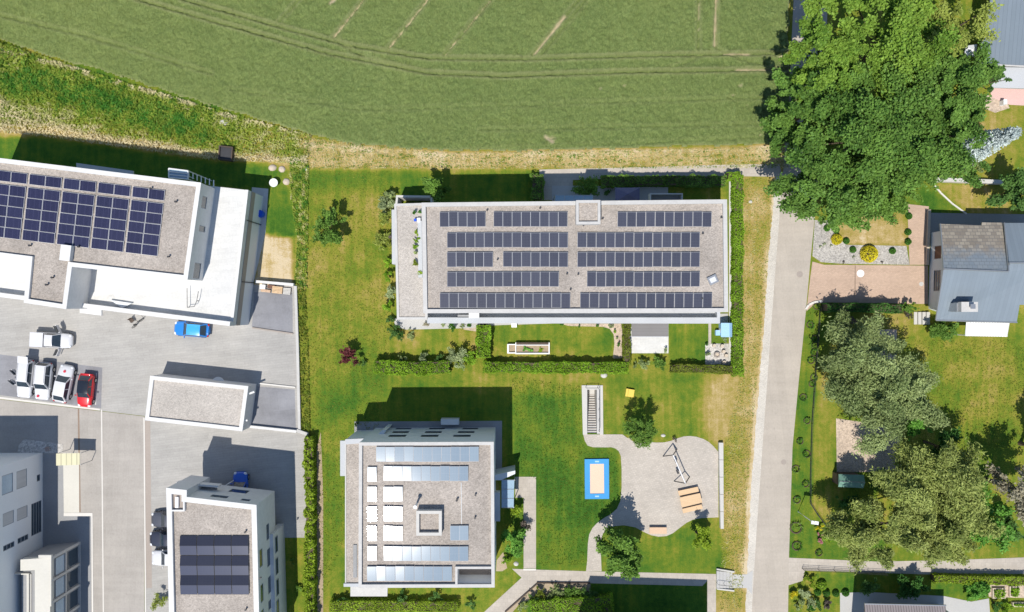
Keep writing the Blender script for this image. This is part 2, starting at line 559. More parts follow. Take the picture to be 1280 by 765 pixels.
# weathered tiles: brown lichen towards the eaves, blue-grey towards the ridge
def tile_mat():
    m, nt, b = new_mat("weathered_tiles")
    v = pos(nt)
    br = nt.nodes.new("ShaderNodeTexBrick")
    br.inputs['Scale'].default_value = 1.0; br.inputs['Brick Width'].default_value = .55; br.inputs['Row Height'].default_value = .36
    br.inputs['Mortar Size'].default_value = .03
    br.inputs['Color1'].default_value = c4((.215, .185, .15)); br.inputs['Color2'].default_value = c4((.335, .295, .235)); br.inputs['Mortar'].default_value = c4((.17, .155, .14))
    nt.links.new(v, br.inputs['Vector'])
    b2 = nt.nodes.new("ShaderNodeTexBrick")
    b2.inputs['Scale'].default_value = 1.0; b2.inputs['Brick Width'].default_value = .55; b2.inputs['Row Height'].default_value = .36
    b2.inputs['Mortar Size'].default_value = .02
    b2.inputs['Color1'].default_value = c4((.17, .205, .24)); b2.inputs['Color2'].default_value = c4((.205, .235, .26)); b2.inputs['Mortar'].default_value = c4((.12, .14, .16))
    nt.links.new(v, b2.inputs['Vector'])
    sx = nt.nodes.new("ShaderNodeSeparateXYZ"); nt.links.new(v, sx.inputs[0])
    y = math_(nt, 'ADD', sx.outputs[1], mrange(nt, noise(nt, v, .9, 4), .3, .7, -.7, .7))
    c = mixc(nt, mrange(nt, y, 5.0, 6.4), b2.outputs[0], br.outputs[0])
    nt.links.new(c, b.inputs['Base Color'])
    b.inputs['Roughness'].default_value = .75
    return m
MAT['rooftile'] = tile_mat()

LEAF = dict(
    oak=leaf_mat("oak_leaves", (.050, .130, .024), (.215, .370, .070)),
    oakbright=leaf_mat("bright_leaves", (.080, .180, .022), (.295, .450, .068)),
    limegreen=leaf_mat("yellow_green_leaves", (.19, .25, .04), (.42, .48, .11)),
    mid=leaf_mat("mid_green_leaves", (.075, .165, .026), (.230, .390, .070)),
    deep=leaf_mat("deep_green_leaves", (.030, .105, .022), (.110, .250, .050)),
    dark=leaf_mat("dark_green_leaves", (.040, .115, .026), (.185, .330, .080)),
    olive=leaf_mat("grey_olive_leaves", (.115, .170, .050), (.455, .540, .220)),
    willow=leaf_mat("olive_willow_leaves", (.125, .180, .034), (.490, .545, .165)),
    fresh=leaf_mat("fresh_green_leaves", (.070, .230, .028), (.240, .480, .085)),
    hedge=leaf_mat("hedge_leaves", (.110, .235, .014), (.330, .520, .045)),
    hedgelime=leaf_mat("light_hedge_leaves", (.15, .25, .016), (.400, .530, .050)),
    hedgedark=leaf_mat("olive_hedge_leaves", (.100, .145, .018), (.260, .310, .040)),
    silver=leaf_mat("silver_spruce_needles", (.27, .35, .34), (.70, .78, .76), trans=.1),
    grey=leaf_mat("grey_green_leaves", (.19, .25, .11), (.46, .53, .27)),
    greybrown=leaf_mat("grey_brown_leaves", (.19, .17, .11), (.50, .46, .33)),
    plum=leaf_mat("plum_leaves", (.06, .014, .018), (.24, .07, .07)),
    plumbrown=leaf_mat("brown_violet_leaves", (.07, .058, .05), (.24, .20, .16)),
    pinkflower=leaf_mat("pink_flowers", (.42, .14, .16), (.72, .38, .40)),
    yellowbush=leaf_mat("golden_leaves", (.46, .40, .015), (.85, .75, .045)),
    boxball=leaf_mat("box_leaves", (.032, .125, .016), (.110, .260, .040)),
    meadow=leaf_mat("meadow_grass", (.085, .255, .035), (.80, .70, .44), trans=.35, patch=.12, mid=(.36, .43, .06)),
    lushgrass=leaf_mat("lush_grass", (.055, .145, .012), (.33, .34, .055), trans=.35),
)

# ------------------------------------------------------------------ foliage
def leaf_quads(c, L, Wd, up=.55, rng=RNG, tang=None):
    n = len(c)
    nrm = rng.normal(size=(n, 3)); nrm[:, 2] = np.abs(nrm[:, 2]) + up
    nrm /= np.linalg.norm(nrm, axis=1)[:, None]
    d = rng.normal(size=(n, 3)) if tang is None else tang + rng.normal(size=(n, 3)) * .25
    d -= (d * nrm).sum(1)[:, None] * nrm
    d /= np.linalg.norm(d, axis=1)[:, None] + 1e-9
    w = np.cross(nrm, d)
    sc = rng.uniform(.65, 1.35, n)[:, None]
    a = c - d * L * .5 * sc; b = c + d * L * .5 * sc
    mid = c + nrm * L * .08
    v = np.stack([a, mid - w * Wd * .5 * sc, b, mid + w * Wd * .5 * sc], axis=1).reshape(-1, 3)
    f = np.arange(4 * n).reshape(n, 4)
    return v, f

def rz_(rng, n):
    return rng.uniform(-1, 1, n)

def crown_points(cx, cy, hb, ht, rx, ry, n, nclump, rng, lump=.26, rz=0.0, flat=.7, shell=.45):
    """clump centres in an uneven ellipsoid, then points in every clump"""
    ph = rng.uniform(0, 6.28, 4)
    zc, rzv = (hb + ht) / 2, (ht - hb) / 2
    cl = []
    while len(cl) < nclump:
        u = rng.normal(size=3); u /= np.linalg.norm(u)
        if u[2] < -.45: continue
        q = rng.uniform(0, 1) ** shell
        th = math.atan2(u[1], u[0])
        k = 1 + .13 * math.sin(2 * th + ph[0]) + .10 * math.sin(3 * th + ph[1]) + .08 * math.sin(5 * th + ph[2])
        x, y = u[0] * q * rx * k * (1 - lump * .55), u[1] * q * ry * k * (1 - lump * .55)
        c, s_ = math.cos(rz), math.sin(rz)
        cl.append((cx + x * c - y * s_, cy + x * s_ + y * c, zc + u[2] * q * rzv * (1 - lump * .5)))
    cl = np.array(cl)
    cr = min(rx, ry) * lump * rng.uniform(.20, 1.15, nclump) ** .9 * .98
    idx = rng.choice(nclump, n, p=cr ** 2 / (cr ** 2).sum())
    # every clump is a spray: long in a mostly outward direction, thin across
    ax = cl - np.array((cx, cy, zc)); ax[:, 2] = ax[:, 2] * .5 + .2 * rz_(rng, nclump)
    ax = ax / (np.linalg.norm(ax, axis=1)[:, None] + 1e-6) + rng.normal(size=(nclump, 3)) * .45
    ax /= np.linalg.norm(ax, axis=1)[:, None]
    u = rng.normal(size=(n, 3)); u /= np.linalg.norm(u, axis=1)[:, None]
    q = rng.uniform(0, 1, n) ** .55 * (1 + .25 * np.abs(rng.normal(size=n)))
    off = u * (q * cr[idx])[:, None]
    al = (off * ax[idx]).sum(1)[:, None] * ax[idx]
    off = (off - al) * .8 + al * 1.55
    off[:, 2] *= flat
    ctint = rng.uniform(0, 1, nclump)
    tint = np.clip(.45 * ctint[idx] + .55 * rng.uniform(0, 1, n), 0, 1)
    return cl[idx] + off, tint, cl

def tree(name, label, px, py, rpx, h, mat, hb=None, n=4000, nclump=None, L=.32, Wd=.22, bark='bark', cat='tree', group=None,
         rpy=None, rz=0.0, lump=.26, flat=.7, seed=None, limbs=10, up=.55, trunk=None, base=None):
    rng = np.random.default_rng(int(px * 7 + py * 13) if seed is None else seed)
    hb = h * .25 if hb is None else hb
    hm = hb + (h - hb) * .62
    k = S * (HC - hm) / HC
    x, y, _ = W(px, py, hm)
    rx = rpx * k; ry = (rpy if rpy else rpx) * k
    root = empty(name, (x, y, 0), label, cat, group)
    if nclump is None: nclump = max(8, int(5.5 * rx * ry / max(.6, (min(rx, ry) * lump) ** 2) * .32))
    P, t, cl = crown_points(x, y, hb, h, rx, ry, n, nclump, rng, lump, rz, flat)
    v, f = leaf_quads(P, L, Wd, up, rng)
    np_mesh('crown', v, f, LEAF[mat], root, t)
    mb = MB()
    r0 = trunk if trunk else max(.04, .028 * h)
    top = (x + rng.uniform(-.1, .1) * rx, y + rng.uniform(-.1, .1) * ry, hb + (h - hb) * .55)
    mb.tube([(x, y, -.05), (x + .05, y, hb * .6 + .1), top], [r0, r0 * .8, r0 * .3], 7)
    for i in rng.choice(len(cl), min(limbs, len(cl)), replace=False):
        q = rng.uniform(.25, .8)
        s_ = (x + (top[0] - x) * q, y + (top[1] - y) * q, hb * .6 + (top[2] - hb * .6) * q)
        m_ = tuple((a + b) / 2 + rng.uniform(-.15, .15) for a, b in zip(s_, cl[i]))
        mb.tube([s_, m_, tuple(cl[i])], [r0 * .4, r0 * .25, r0 * .08], 5, False)
    mb.build('trunk', MAT[bark], root)
    return root

def bush(name, label, px, py, rpx, h, mat, n=500, L=.16, Wd=.11, cat='shrub', group=None, rpy=None, rz=0.0, lump=.34, up=.5, parts=True, seed=None):
    rng = np.random.default_rng(int(px * 11 + py * 17) if seed is None else seed)
    k = S * (HC - h * .6) / HC
    x, y, _ = W(px, py, h * .6)
    rx = rpx * k; ry = (rpy if rpy else rpx) * k
    P, t, cl = crown_points(x, y, h * .05, h, rx, ry, n, max(7, int(n / 60)), rng, lump, rz, .8)
    P[:, 2] = np.maximum(P[:, 2], .03)
    v, f = leaf_quads(P, L, Wd, up, rng)
    if parts:
        root = empty(name, (x, y, 0), label, cat, group)
        np_mesh('foliage', v, f, LEAF[mat], root, t)
        mb = MB()
        for i in range(min(6, len(cl))):
            mb.tube([(x + rng.uniform(-.05, .05), y + rng.uniform(-.05, .05), 0), tuple(cl[i])], [.025, .008], 5, False)
        mb.build('stem', MAT['bark'], root)
        return root
    o = np_mesh(name, v, f, LEAF[mat], None, t, (x, y, 0))
    return tag(o, label, cat, group)

def hedge(name, label, pts, width, h, mat, dens=130, L=.15, Wd=.10, group=None, cat='hedge', wob=.22, core=True):
    """clipped hedge along a pixel polyline (taken at mid height)"""
    rng = np.random.default_rng(int(pts[0][0] * 3 + pts[0][1] * 5 + 1))
    P = [np.array(W2(a, b, h * .5)) for a, b in pts]
    root = empty(name, (P[0][0], P[0][1], 0), label, cat, group)
    V = []; T = []
    cb = MB()
    for a, b in zip(P[:-1], P[1:]):
        l = np.linalg.norm(b - a); d = (b - a) / l; nn = np.array((-d[1], d[0]))
        m = int(1.35 * dens * l * (width + 1.2 * h))
        s_ = rng.uniform(-.02, 1.02, m) * l
        kind = rng.uniform(0, 1, m)
        w = rng.uniform(-1, 1, m); z = rng.uniform(0, 1, m)
        topm = kind < width / (width + 1.0 * h)
        sgn = np.where(rng.uniform(0, 1, m) < .5, -1, 1)
        wv = np.where(topm, w, sgn * rng.uniform(.8, 1.0, m))
        zv = np.where(topm, rng.uniform(.85, 1.0, m), z)
        # rounded, uneven top and sides
        bumpy = vnoise(s_ * 1.3 + a[0], wv * 1.1 + a[1], 3) - .5
        bump2 = vnoise(s_ * 3.7 + a[0], wv * 2.1 + a[1], 5) - .5
        hw = width / 2 * (1 + wob * 1.6 * bumpy + wob * bump2)
        zz = h * zv * (1 + wob * 1.4 * bumpy + wob * .8 * bump2) * (1 - .10 * np.abs(wv) ** 3)
        p = a[None, :] + d[None, :] * s_[:, None] + nn[None, :] * (wv * hw)[:, None]
        V.append(np.column_stack([p, np.maximum(zz, .03)]))
        T.append(np.clip(.5 * (bumpy + .5) + .5 * rng.uniform(0, 1, m), 0, 1))
        if core:
            e0, e1 = a + d * .06, b - d * .06
            q = width * .5 * .78
            cb.prism(ccw([e0 + nn * q, e0 - nn * q, e1 - nn * q, e1 + nn * q]), 0, h * .80)
    C = np.concatenate(V); T = np.concatenate(T)
    v, f = leaf_quads(C, L, Wd, .35, rng)
    np_mesh('foliage', v, f, LEAF[mat], root, T)
    if core: cb.build('stem_core', MAT['bark'], root)
    return root

def sheet(name, px, z, mat, kind='structure', base=-.15, h=0.0):
    mb = MB()
    mb.prism(ccw([W2(a, b, h) for a, b in px]), base, z)
    o = mb.build(name, MAT[mat])
    return tag(o, kind=kind)
# ------------------------------------------------------------------ the ground: one sheet of grass, dry and lush by place
DRY = [  # px polygon, value (0 lush .. 1 bare), feather in px
    ([(-200, -200), (1500, -200), (1500, 990), (-200, 990)], .47, 1),
    ([(-200, 50), (150, 62), (300, 140), (390, 165), (390, 215), (-200, 190)], .43, 6),
    ([(-200, 60), (60, 74), (270, 135), (270, 155), (60, 120), (-200, 110)], .20, 10),
    ([(-200, 138), (100, 150), (300, 165), (390, 170), (390, 190), (290, 195), (-200, 160)], .58, 10),
    ([(-200, 156), (60, 160), (290, 192), (345, 190), (375, 205), (380, 215), (330, 203), (270, 202), (60, 170), (-200, 166)], .84, 5),
    ([(-200, 170), (60, 174), (270, 203), (330, 207), (352, 212), (366, 260), (372, 300), (330, 295), (330, 236), (-200, 200)], .27, 3),
    ([(326, 292), (368, 298), (368, 362), (316, 358)], .93, 3),
    ([(364, 200), (384, 205), (384, 365), (368, 365)], .45, 5),
    ([(372, 300), (382, 300), (383, 362), (374, 362)], .88, 4),
    ([(378, 172), (560, 190), (980, 185), (985, 212), (680, 212), (386, 212)], .82, 6),
    ([(378, 176), (560, 191), (980, 182), (985, 188), (560, 197), (378, 186)], .93, 3),
    ([(386, 214), (680, 214), (680, 250), (530, 252), (386, 236)], .33, 8),
    ([(386, 238), (490, 238), (490, 440), (386, 560)], .53, 14),
    ([(400, 430), (470, 430), (460, 740), (400, 740)], .42, 16),
    ([(395, 470), (640, 470), (650, 540), (395, 560)], .36, 14),
    ([(640, 480), (735, 490), (775, 560), (775, 640), (740, 715), (640, 715)], .27, 12),
    ([(590, 462), (930, 462), (930, 500), (590, 490)], .56, 12),
    ([(750, 466), (880, 466), (890, 545), (760, 545)], .40, 10),
    ([(740, 470), (800, 500), (780, 545), (752, 545)], .50, 10),
    ([(880, 465), (980, 430), (960, 760), (905, 760), (903, 560), (880, 540)], .70, 12),
    ([(922, 215), (982, 215), (950, 765), (928, 765)], .735, 6),
    ([(962, 240), (972, 240), (967, 300), (958, 300)], .45, 5),
    ([(966, 216), (985, 216), (960, 500), (940, 800), (926, 800), (929, 720), (933, 640), (938, 560), (945, 480), (950, 420), (956, 330), (963, 240)], .97, 4),
    ([(745, 660), (898, 660), (898, 720), (745, 720)], .40, 8),
    ([(860, 640), (898, 600), (898, 720), (870, 720)], .43, 8),
    ([(560, 735), (660, 690), (610, 765), (560, 765)], .45, 8),
    ([(660, 728), (885, 728), (885, 790), (660, 790)], .20, 5),
    ([(608, 404), (770, 404), (770, 448), (608, 448)], .36, 5),
    ([(608, 428), (720, 438), (720, 448), (608, 448)], .54, 6),
    ([(490, 404), (606, 408), (600, 440), (490, 442)], .55, 6),
    ([(570, 412), (604, 410), (602, 440), (585, 440)], .66, 6),
    ([(835, 402), (888, 402), (888, 452), (835, 452)], .30, 4),
    ([(890, 400), (915, 400), (915, 430), (890, 430)], .42, 3),
    ([(1100, 370), (1400, 370), (1400, 560), (1150, 580), (1120, 520)], .53, 10),
    ([(1150, 540), (1300, 520), (1300, 600), (1150, 620)], .45, 14),
    ([(1180, 440), (1280, 435), (1280, 450), (1180, 455)], .44, 6),
    ([(1150, 480), (1280, 470), (1280, 490), (1160, 500)], .47, 6),
    ([(1016, 380), (1048, 384), (1048, 560), (1062, 650), (1110, 664), (1110, 668), (1040, 664), (1018, 634)], .49, 3),
    ([(1024, 383), (1060, 386), (1048, 420), (1026, 440)], .38, 5),
    ([(1005, 384), (1029, 381), (1024, 440), (1016, 560), (1015, 634), (1036, 660), (1110, 668), (1110, 702), (986, 697), (990, 560)], .29, 2),
    ([(1042, 262), (1134, 262), (1134, 308), (1058, 306), (1042, 292)], .80, 3),
    ([(1150, 228), (1212, 270), (1204, 276), (1150, 276)], .30, 2),
    ([(1168, 230), (1260, 232), (1262, 268), (1212, 268)], .66, 4),
    ([(1170, 120), (1290, 120), (1290, 226), (1160, 226)], .52, 8),
    ([(1020, 716), (1068, 716), (1068, 742), (1020, 742)], .27, 4),
    ([(1165, 724), (1236, 724), (1236, 745), (1165, 745)], .28, 4),
    ([(896, 738), (934, 738), (934, 790), (896, 790)], .70, 5),
    ([(1085, 385), (1130, 385), (1130, 410), (1060, 410)], .62, 6),
]
PIT = (W(734, 0)[0], W(746, 0)[0], W(0, 541.5)[1], W(0, 487)[1])   # stairwell opening
gx = np.unique(np.concatenate([np.linspace(-85, 85, 426), PIT[:2]]))
gy = np.unique(np.concatenate([np.linspace(-62, 62, 311), PIT[2:]]))
GX, GY = np.meshgrid(gx, gy)
PXg, PYg = GX / S + 640, 382.5 - GY / S
dry = np.full(GX.shape, .47)
for poly, val, fe in DRY:
    ins = inside(poly, PXg, PYg)
    d = seg_dist(poly + poly[:1], PXg, PYg)
    w = np.clip(np.where(ins, d, -d) / (2 * fe) + .5, 0, 1)
    w = w * w * (3 - 2 * w)
    dry = dry * (1 - w) + val * w
dry += (vnoise(GX * .35, GY * .35, 1) - .5) * .10 + (vnoise(GX * 1.1, GY * 1.1, 2) - .5) * .07
nx, ny = len(gx), len(gy)
verts = np.column_stack([GX.ravel(), GY.ravel(), np.zeros(GX.size)])
ii, jj = np.meshgrid(np.arange(nx - 1), np.arange(ny - 1))
cx_, cy_ = (gx[ii] + gx[ii + 1]) / 2, (gy[jj] + gy[jj + 1]) / 2
keep = ~((cx_ > PIT[0]) & (cx_ < PIT[1]) & (cy_ > PIT[2]) & (cy_ < PIT[3]))
a_ = (jj * nx + ii)[keep]
faces = np.column_stack([a_, a_ + 1, a_ + nx + 1, a_ + nx])
g_ = np_mesh('ground', verts, faces, MAT['grass'], None, np.clip(dry, 0, 1).ravel(), (0, 0, 0))
tag(g_, kind='structure')
# far ground to the horizon, a ring below the near sheet
mb = MB()
for x0, x1, y0, y1 in ((-900, 900, 60, 900), (-900, 900, -900, -60), (-900, -84, -60, 60), (84, 900, -60, 60)):
    mb.quad((x0, y0, -.06), (x1, y0, -.06), (x1, y1, -.06), (x0, y1, -.06))
tag(mb.build('terrain', M("far_meadow", (.16, .17, .05), .95, .3, s1=.05, s2=.4)), kind='structure')

# ------------------------------------------------------------------ wheat field (a standing crop, about half a metre high)
EDGE = [(-120, 40), (0, 50), (40, 63), (75, 76), (130, 90), (190, 110), (280, 137), (330, 152), (380, 167), (440, 181), (540, 189), (640, 190), (760, 187), (860, 184), (960, 181), (1000, 179)]
TRAM = [
    ([(172, 0), (340, 48), (413, 67.7), (534, 92), (630, 96.5), (776, 91), (985, 88)], 1.0),
    ([(120, -14), (172, -1)], 1.0),
    ([(228, 0), (340, 31.5), (437, 58), (534, 73.6), (655, 75), (824, 70), (985, 68)], 1.0),
    ([(0, 20), (106, 45), (266, 93)], .4),
    ([(417.5, 48.4), (470, -18)], .7), ([(485, 63), (550, -18)], .65), ([(555.6, 70), (630, -18)], .6),
    ([(664.6, 71), (740, -18)], .55), ([(350, 29), (388, -15)], .6), ([(675, 71), (748, -18)], .4),
    ([(872, 62), (872, -20)], .5), ([(893, 60), (895, -20)], .6), ([(880, 68), (860, 78), (838, 86)], .35), ([(895, 62), (925, 75), (960, 82)], .35),
    ([(700, 130), (985, 122)], .25), ([(600, 163), (960, 156)], .25), ([(450, 138), (700, 131)], .2), ([(290, 112), (450, 138)], .2),
    ([(420, 46), (430, 58), (455, 72), (500, 84)], .5), ([(560, 190), (960, 172)], .2),
]
SOIL = [([(668, 69), (705.7, 21.8)], 2.2), ([(892, 58), (894.8, -5)], 1.9), ([(414, 6), (428, -8)], 2.2), ([(418, 47), (455, 1)], 1.0),
        ([(486, 62), (537, -2)], .7), ([(557, 69), (612, 3)], .6), ([(905, 69), (960, 70)], 1.0), ([(920, 88), (985, 89)], 1.3), ([(960, 70), (985, 74)], .8),
        ([(682, 172), (690, 178)], 2.6), ([(872, 50), (872, -10)], .4)]
fx = np.arange(-66, 32.2, .16); fy = np.arange(16.2, 46, .16)
FX, FY = np.meshgrid(fx, fy)
PX, PY = FX / S + 640, 382.5 - FY / S
eb = np.interp(PX, [e[0] for e in EDGE], [e[1] for e in EDGE]) + (vnoise(FX * 1.6, FX * 0, 5) - .5) * 3
right = 986 + (vnoise(FY * 1.5, FY * 0, 8) - .5) * 4
hgt = .42 + (vnoise(FX * 1.3, FY * 1.3, 3) - .5) * .12 + (vnoise(FX * 4.1, FY * 3.1, 4) - .5) * .26 + RNG.uniform(-.13, .13, FX.shape)
soil = np.zeros(FX.shape)
for pts, k in TRAM:
    d = seg_dist(pts, PX, PY)
    d2 = np.abs(d - 0)
    hgt -= .55 * k * np.exp(-(d2 / 1.5) ** 2)
    hgt += .16 * k * np.exp(-((d2 - 3.4) / 1.5) ** 2)
    soil = np.maximum(soil, .20 * k * np.exp(-((d2 - 3.0) / 1.8) ** 2))
for pts, wd in SOIL:
    d = seg_dist(pts, PX, PY) + (vnoise(FX * 1.7, FY * 1.7, 9) - .5) * 1.6
    m_ = np.clip(1.3 - d / wd, 0, 1)
    soil = np.maximum(soil, m_); hgt -= .12 * m_
for px, py, r in ((690, 174, 6), (915, 120, 3), (931, 132, 3), (925, 108, 4), (948, 170, 4), (750, 112, 3), (735, 113, 3), (830, 112, 2.5), (780, 108, 3)):
    d = np.hypot((PX - px), (PY - py) * 1.6)
    m_ = np.clip(1 - d / r, 0, 1) * (vnoise(FX * 3, FY * 3, 10) > .45)
    soil = np.maximum(soil, m_ * .7); hgt -= .2 * m_
edge_d = np.minimum(eb - PY, right - PX)
soil = np.maximum(soil, np.clip(.35 - edge_d / 9, 0, .35))
band = np.exp(-(seg_dist(TRAM[0][0], PX, PY - 9) / 9) ** 2)
hgt = np.maximum(hgt * np.clip(edge_d / 4 + .35, .2, 1), .03)
verts = np.column_stack([FX.ravel(), FY.ravel(), hgt.ravel()])
mx_, my_ = len(fx), len(fy)
ii, jj = np.meshgrid(np.arange(mx_ - 1), np.arange(my_ - 1))
keep = (edge_d[:-1, :-1] > 0) & (edge_d[1:, 1:] > 0)
a_ = (jj * mx_ + ii)[keep]
faces = np.column_stack([a_, a_ + 1, a_ + mx_ + 1, a_ + mx_])
w_ = np_mesh('wheat_field', verts, faces, MAT['wheat'], None, soil.ravel(), (0, 0, 0))
tag(w_, kind='stuff')

# ------------------------------------------------------------------ tall meadow grass, weeds and dry tufts
def tufts(name, poly, n, L, Wd, mat, tfun, hmax=.35, up=.2, seed=1):
    up = up + .5
    rng = np.random.default_rng(seed)
    P = np.array(poly, float)
    out = np.zeros((0, 2))
    while len(out) < n:
        q = rng.uniform(P.min(0), P.max(0), (n * 2, 2))
        out = np.concatenate([out, q[inside(poly, q[:, 0], q[:, 1])]])
    out = out[:n]
    t, den = tfun(out[:, 0], out[:, 1], rng)
    k = rng.uniform(0, 1, n) < den
    out, t = out[k], t[k]
    c = np.column_stack([(out[:, 0] - 640) * S, (382.5 - out[:, 1]) * S, rng.uniform(.05, hmax, len(out))])
    v, f = leaf_quads(c, L, Wd, up, rng)
    v[:, 2] = np.maximum(v[:, 2], .012)
    o = np_mesh(name, v, f, LEAF[mat], None, np.clip(t, 0, 1), (0, 0, 0))
    return tag(o, kind='stuff')

def t_meadow(px, py, rng):
    e = np.interp(px, [-60, 0, 75, 130, 190, 280, 390], [45, 62, 78, 96, 112, 140, 165])
    q = py - e                       # px below the field edge
    n1 = vnoise(px * .11, py * .11, 21); n2 = vnoise(px * .35, py * .35, 22)
    lush = np.exp(-((q - 32) / 26) ** 2) * np.clip((300 - px) / 60, 0, 1)
    low = np.clip((q - 48) / 25, 0, 1) * np.clip((330 - px) / 40, 0, 1)
    t = .50 - .40 * lush + .20 * low + (n1 - .5) * .45 + (n2 - .5) * .35 + rng.uniform(-.16, .16, len(px))
    n3 = vnoise(px * .05, py * .35, 24); t += .30 * low * (n3 > .62)
    streak = np.exp(-((py - np.interp(px, [-60, 60, 290, 345], [158, 164, 196, 200])) / 5) ** 2)
    t += .5 * streak + .5 * np.exp(-((q - 2) / 4) ** 2) * (n1 > .4)
    return t, .35 + .6 * lush + .2 * n2
tufts('meadow_grass', [(-60, 52), (40, 66), (130, 95), (280, 140), (390, 170), (384, 206), (345, 203), (270, 200), (60, 171), (-60, 160)], 46000, .34, .10, 'meadow', t_meadow, .4, .3, 5)
tufts('weeds', [(-60, 50), (0, 54), (36, 64), (38, 84), (10, 92), (-60, 86)], 2600, .36, .12, 'meadow', lambda x, y, r: (vnoise(x * .3, y * .3, 4) * .45 + r.uniform(0, .3, len(x)), .8), .8, .4, 6)
tufts('rough_grass', [(362, 196), (386, 204), (385, 300), (384, 362), (368, 362), (372, 300), (364, 250)], 5200, .26, .09, 'meadow',
      lambda x, y, r: (.35 + (vnoise(x * .25, y * .25, 31) - .5) * .9 + r.uniform(-.15, .15, len(x)), .75), .3, .3, 7)
tufts('wild_border', [(371, 362), (382, 362), (386, 440), (388, 540), (376, 540), (372, 440)], 3300, .24, .10, 'lushgrass',
      lambda x, y, r: (vnoise(x * .3, y * .2, 33) * .8 + r.uniform(0, .3, len(x)), .2 + .7 * (vnoise(x * .3, y * .12, 34) > .42)), .3, .3, 8)
tufts('dry_grass', [(386, 172), (560, 191), (980, 184), (985, 210), (680, 211), (386, 211)], 16000, .22, .06, 'meadow',
      lambda x, y, r: (np.where(vnoise(x * .12, y * .5, 41) > .6, .2, .78) + r.uniform(-.2, .2, len(x)), .25 + .5 * vnoise(x * .1, y * .2, 42)), .15, .3, 9)
tufts('verge_grass', [(924, 222), (969, 225), (955, 380), (947, 470), (935, 600), (927, 765), (900, 765), (905, 560), (925, 470)], 13000, .20, .06, 'meadow',
      lambda x, y, r: (.55 + (vnoise(x * .12, y * .12, 43) - .5) * .5 + r.uniform(-.2, .2, len(x)), .4), .10, .3, 10)
tufts('lawn_grass', [(386, 214), (490, 214), (490, 400), (470, 560), (400, 760), (386, 560)], 15000, .16, .06, 'lushgrass',
      lambda x, y, r: (.35 + vnoise(x * .06, y * .06, 44) * .6 + r.uniform(-.2, .2, len(x)), .5), .06, .3, 12)
tufts('lawn_grass', [(640, 470), (725, 482), (725, 542), (731, 562), (766, 564), (773, 576), (773, 622), (758, 641), (739, 654), (731, 675), (730, 707), (674, 707), (673, 600), (647, 590)], 9000, .15, .06, 'lushgrass',
      lambda x, y, r: (vnoise(x * .08, y * .08, 45) * .5 + r.uniform(-.1, .1, len(x)), .5), .05, .3, 13)
tufts('lawn_grass', [(1130, 425), (1300, 425), (1300, 560), (1180, 560)], 9000, .18, .06, 'lushgrass',
      lambda x, y, r: (.5 + (vnoise(x * .05, y * .15, 46) - .3) * .7 + r.uniform(-.15, .15, len(x)), .5), .06, .3, 14)

# ------------------------------------------------------------------ roads, paths, paving
sheet('parking_court', [(-90, 300), (300, 330), (318, 356), (368.5, 356), (372.5, 470), (374, 541), (386, 542), (386, 672), (352, 672), (352, 830), (181, 830), (181, 520), (-90, 488)], .02, 'pave')
sheet('paved_lane', [(-90, 488.5), (180.6, 520.5), (180.6, 830), (-90, 830)], .02, 'pave2')
sheet('parking_bays', [(-90, 432), (0, 443), (128, 459.5), (126.5, 510.5), (-90, 482)], .026, 'pavedark')
sheet('bay_marking', [(120.3, 466), (121.2, 466), (120.2, 506), (119.2, 506)], .034, 'line')
sheet('asphalt_yard', [(318, 365), (365.5, 366), (366, 417), (315, 409)], .026, 'pavedark')
sheet('asphalt_pad', [(322, 483), (368.5, 487), (370, 540), (310, 531)], .026, 'pavedark')
sheet('gutter_band', [(181, 526), (188, 526), (190, 735), (183, 735)], .027, 'gutter')
sheet('kerb_strip', [(179.5, 522), (181, 522), (183, 765), (181.5, 765)], .05, 'line')
sheet('kerb_strip', [(126.4, 512), (127.7, 512), (130, 765), (128.6, 765)], .026, 'line')
sheet('kerb_strip', [(-90, 486.5), (0, 496), (125, 511), (125, 513), (0, 498.5), (-90, 489)], .04, 'line')
sheet('drain_channel', [(97.3, 511), (99.2, 511), (101, 640), (99.2, 640)], .027, 'brownline')
sheet('concrete_forecourt', [(79, 566), (99, 566), (99.2, 645), (80, 645)], .03, 'cream')
sheet('concrete_kerb', [(80, 641), (116, 641), (117, 765), (115, 765), (114.4, 645), (80, 645)], .06, 'line')
sheet('painted_shade_paving', [(54, 568), (79, 568), (80, 640), (114, 645.5), (114.6, 830), (53, 830)], .028, 'concdark')  # shade beside the corner block, laid in as a darker sheet
sheet('gravel_bed', [(24, 556), (30, 549), (79, 555), (79, 566), (22, 567)], .05, 'lightgravel')
sheet('paved_walk', [(315, 234), (335.5, 236), (332, 290), (316, 358), (308, 358)], .025, 'concrete')
sheet('paved_walk', [(-90, 165), (310, 228), (310, 236), (-90, 205)], .015, 'concdark') if False else None

# village road with its gravel verge
vy = np.arange(216, 800, 3.0)
vx = np.interp(vy, [215, 240, 330, 420, 480, 560, 640, 720, 800], [971, 968, 960, 954, 949, 942.5, 937.5, 933.5, 931]) + np.array([random.uniform(-.8, .8) for _ in vy])
sheet('road_verge', [(1000, 215)] + list(zip(vx, vy)) + [(950, 800), (970, 500), (990, 280)], .012, 'whitegravel')
sheet('road', [(997, -160), (992, 0), (986, 120), (980, 200), (976, 250), (969, 340), (961, 450), (953, 560), (946, 660), (941, 740), (937, 830), (984, 830), (986, 700), (988, 640), (990.5, 560), (998, 480), (1007, 392), (1012.5, 330), (1018, 275), (1027, 180), (1033, 60), (1038, -160)], .022, 'road')
sheet('field_lane', [(674, 212), (800, 209), (900, 206), (975, 205), (977, 221), (905, 220), (800, 222), (716, 225), (716, 250), (677, 250)], .018, 'path')
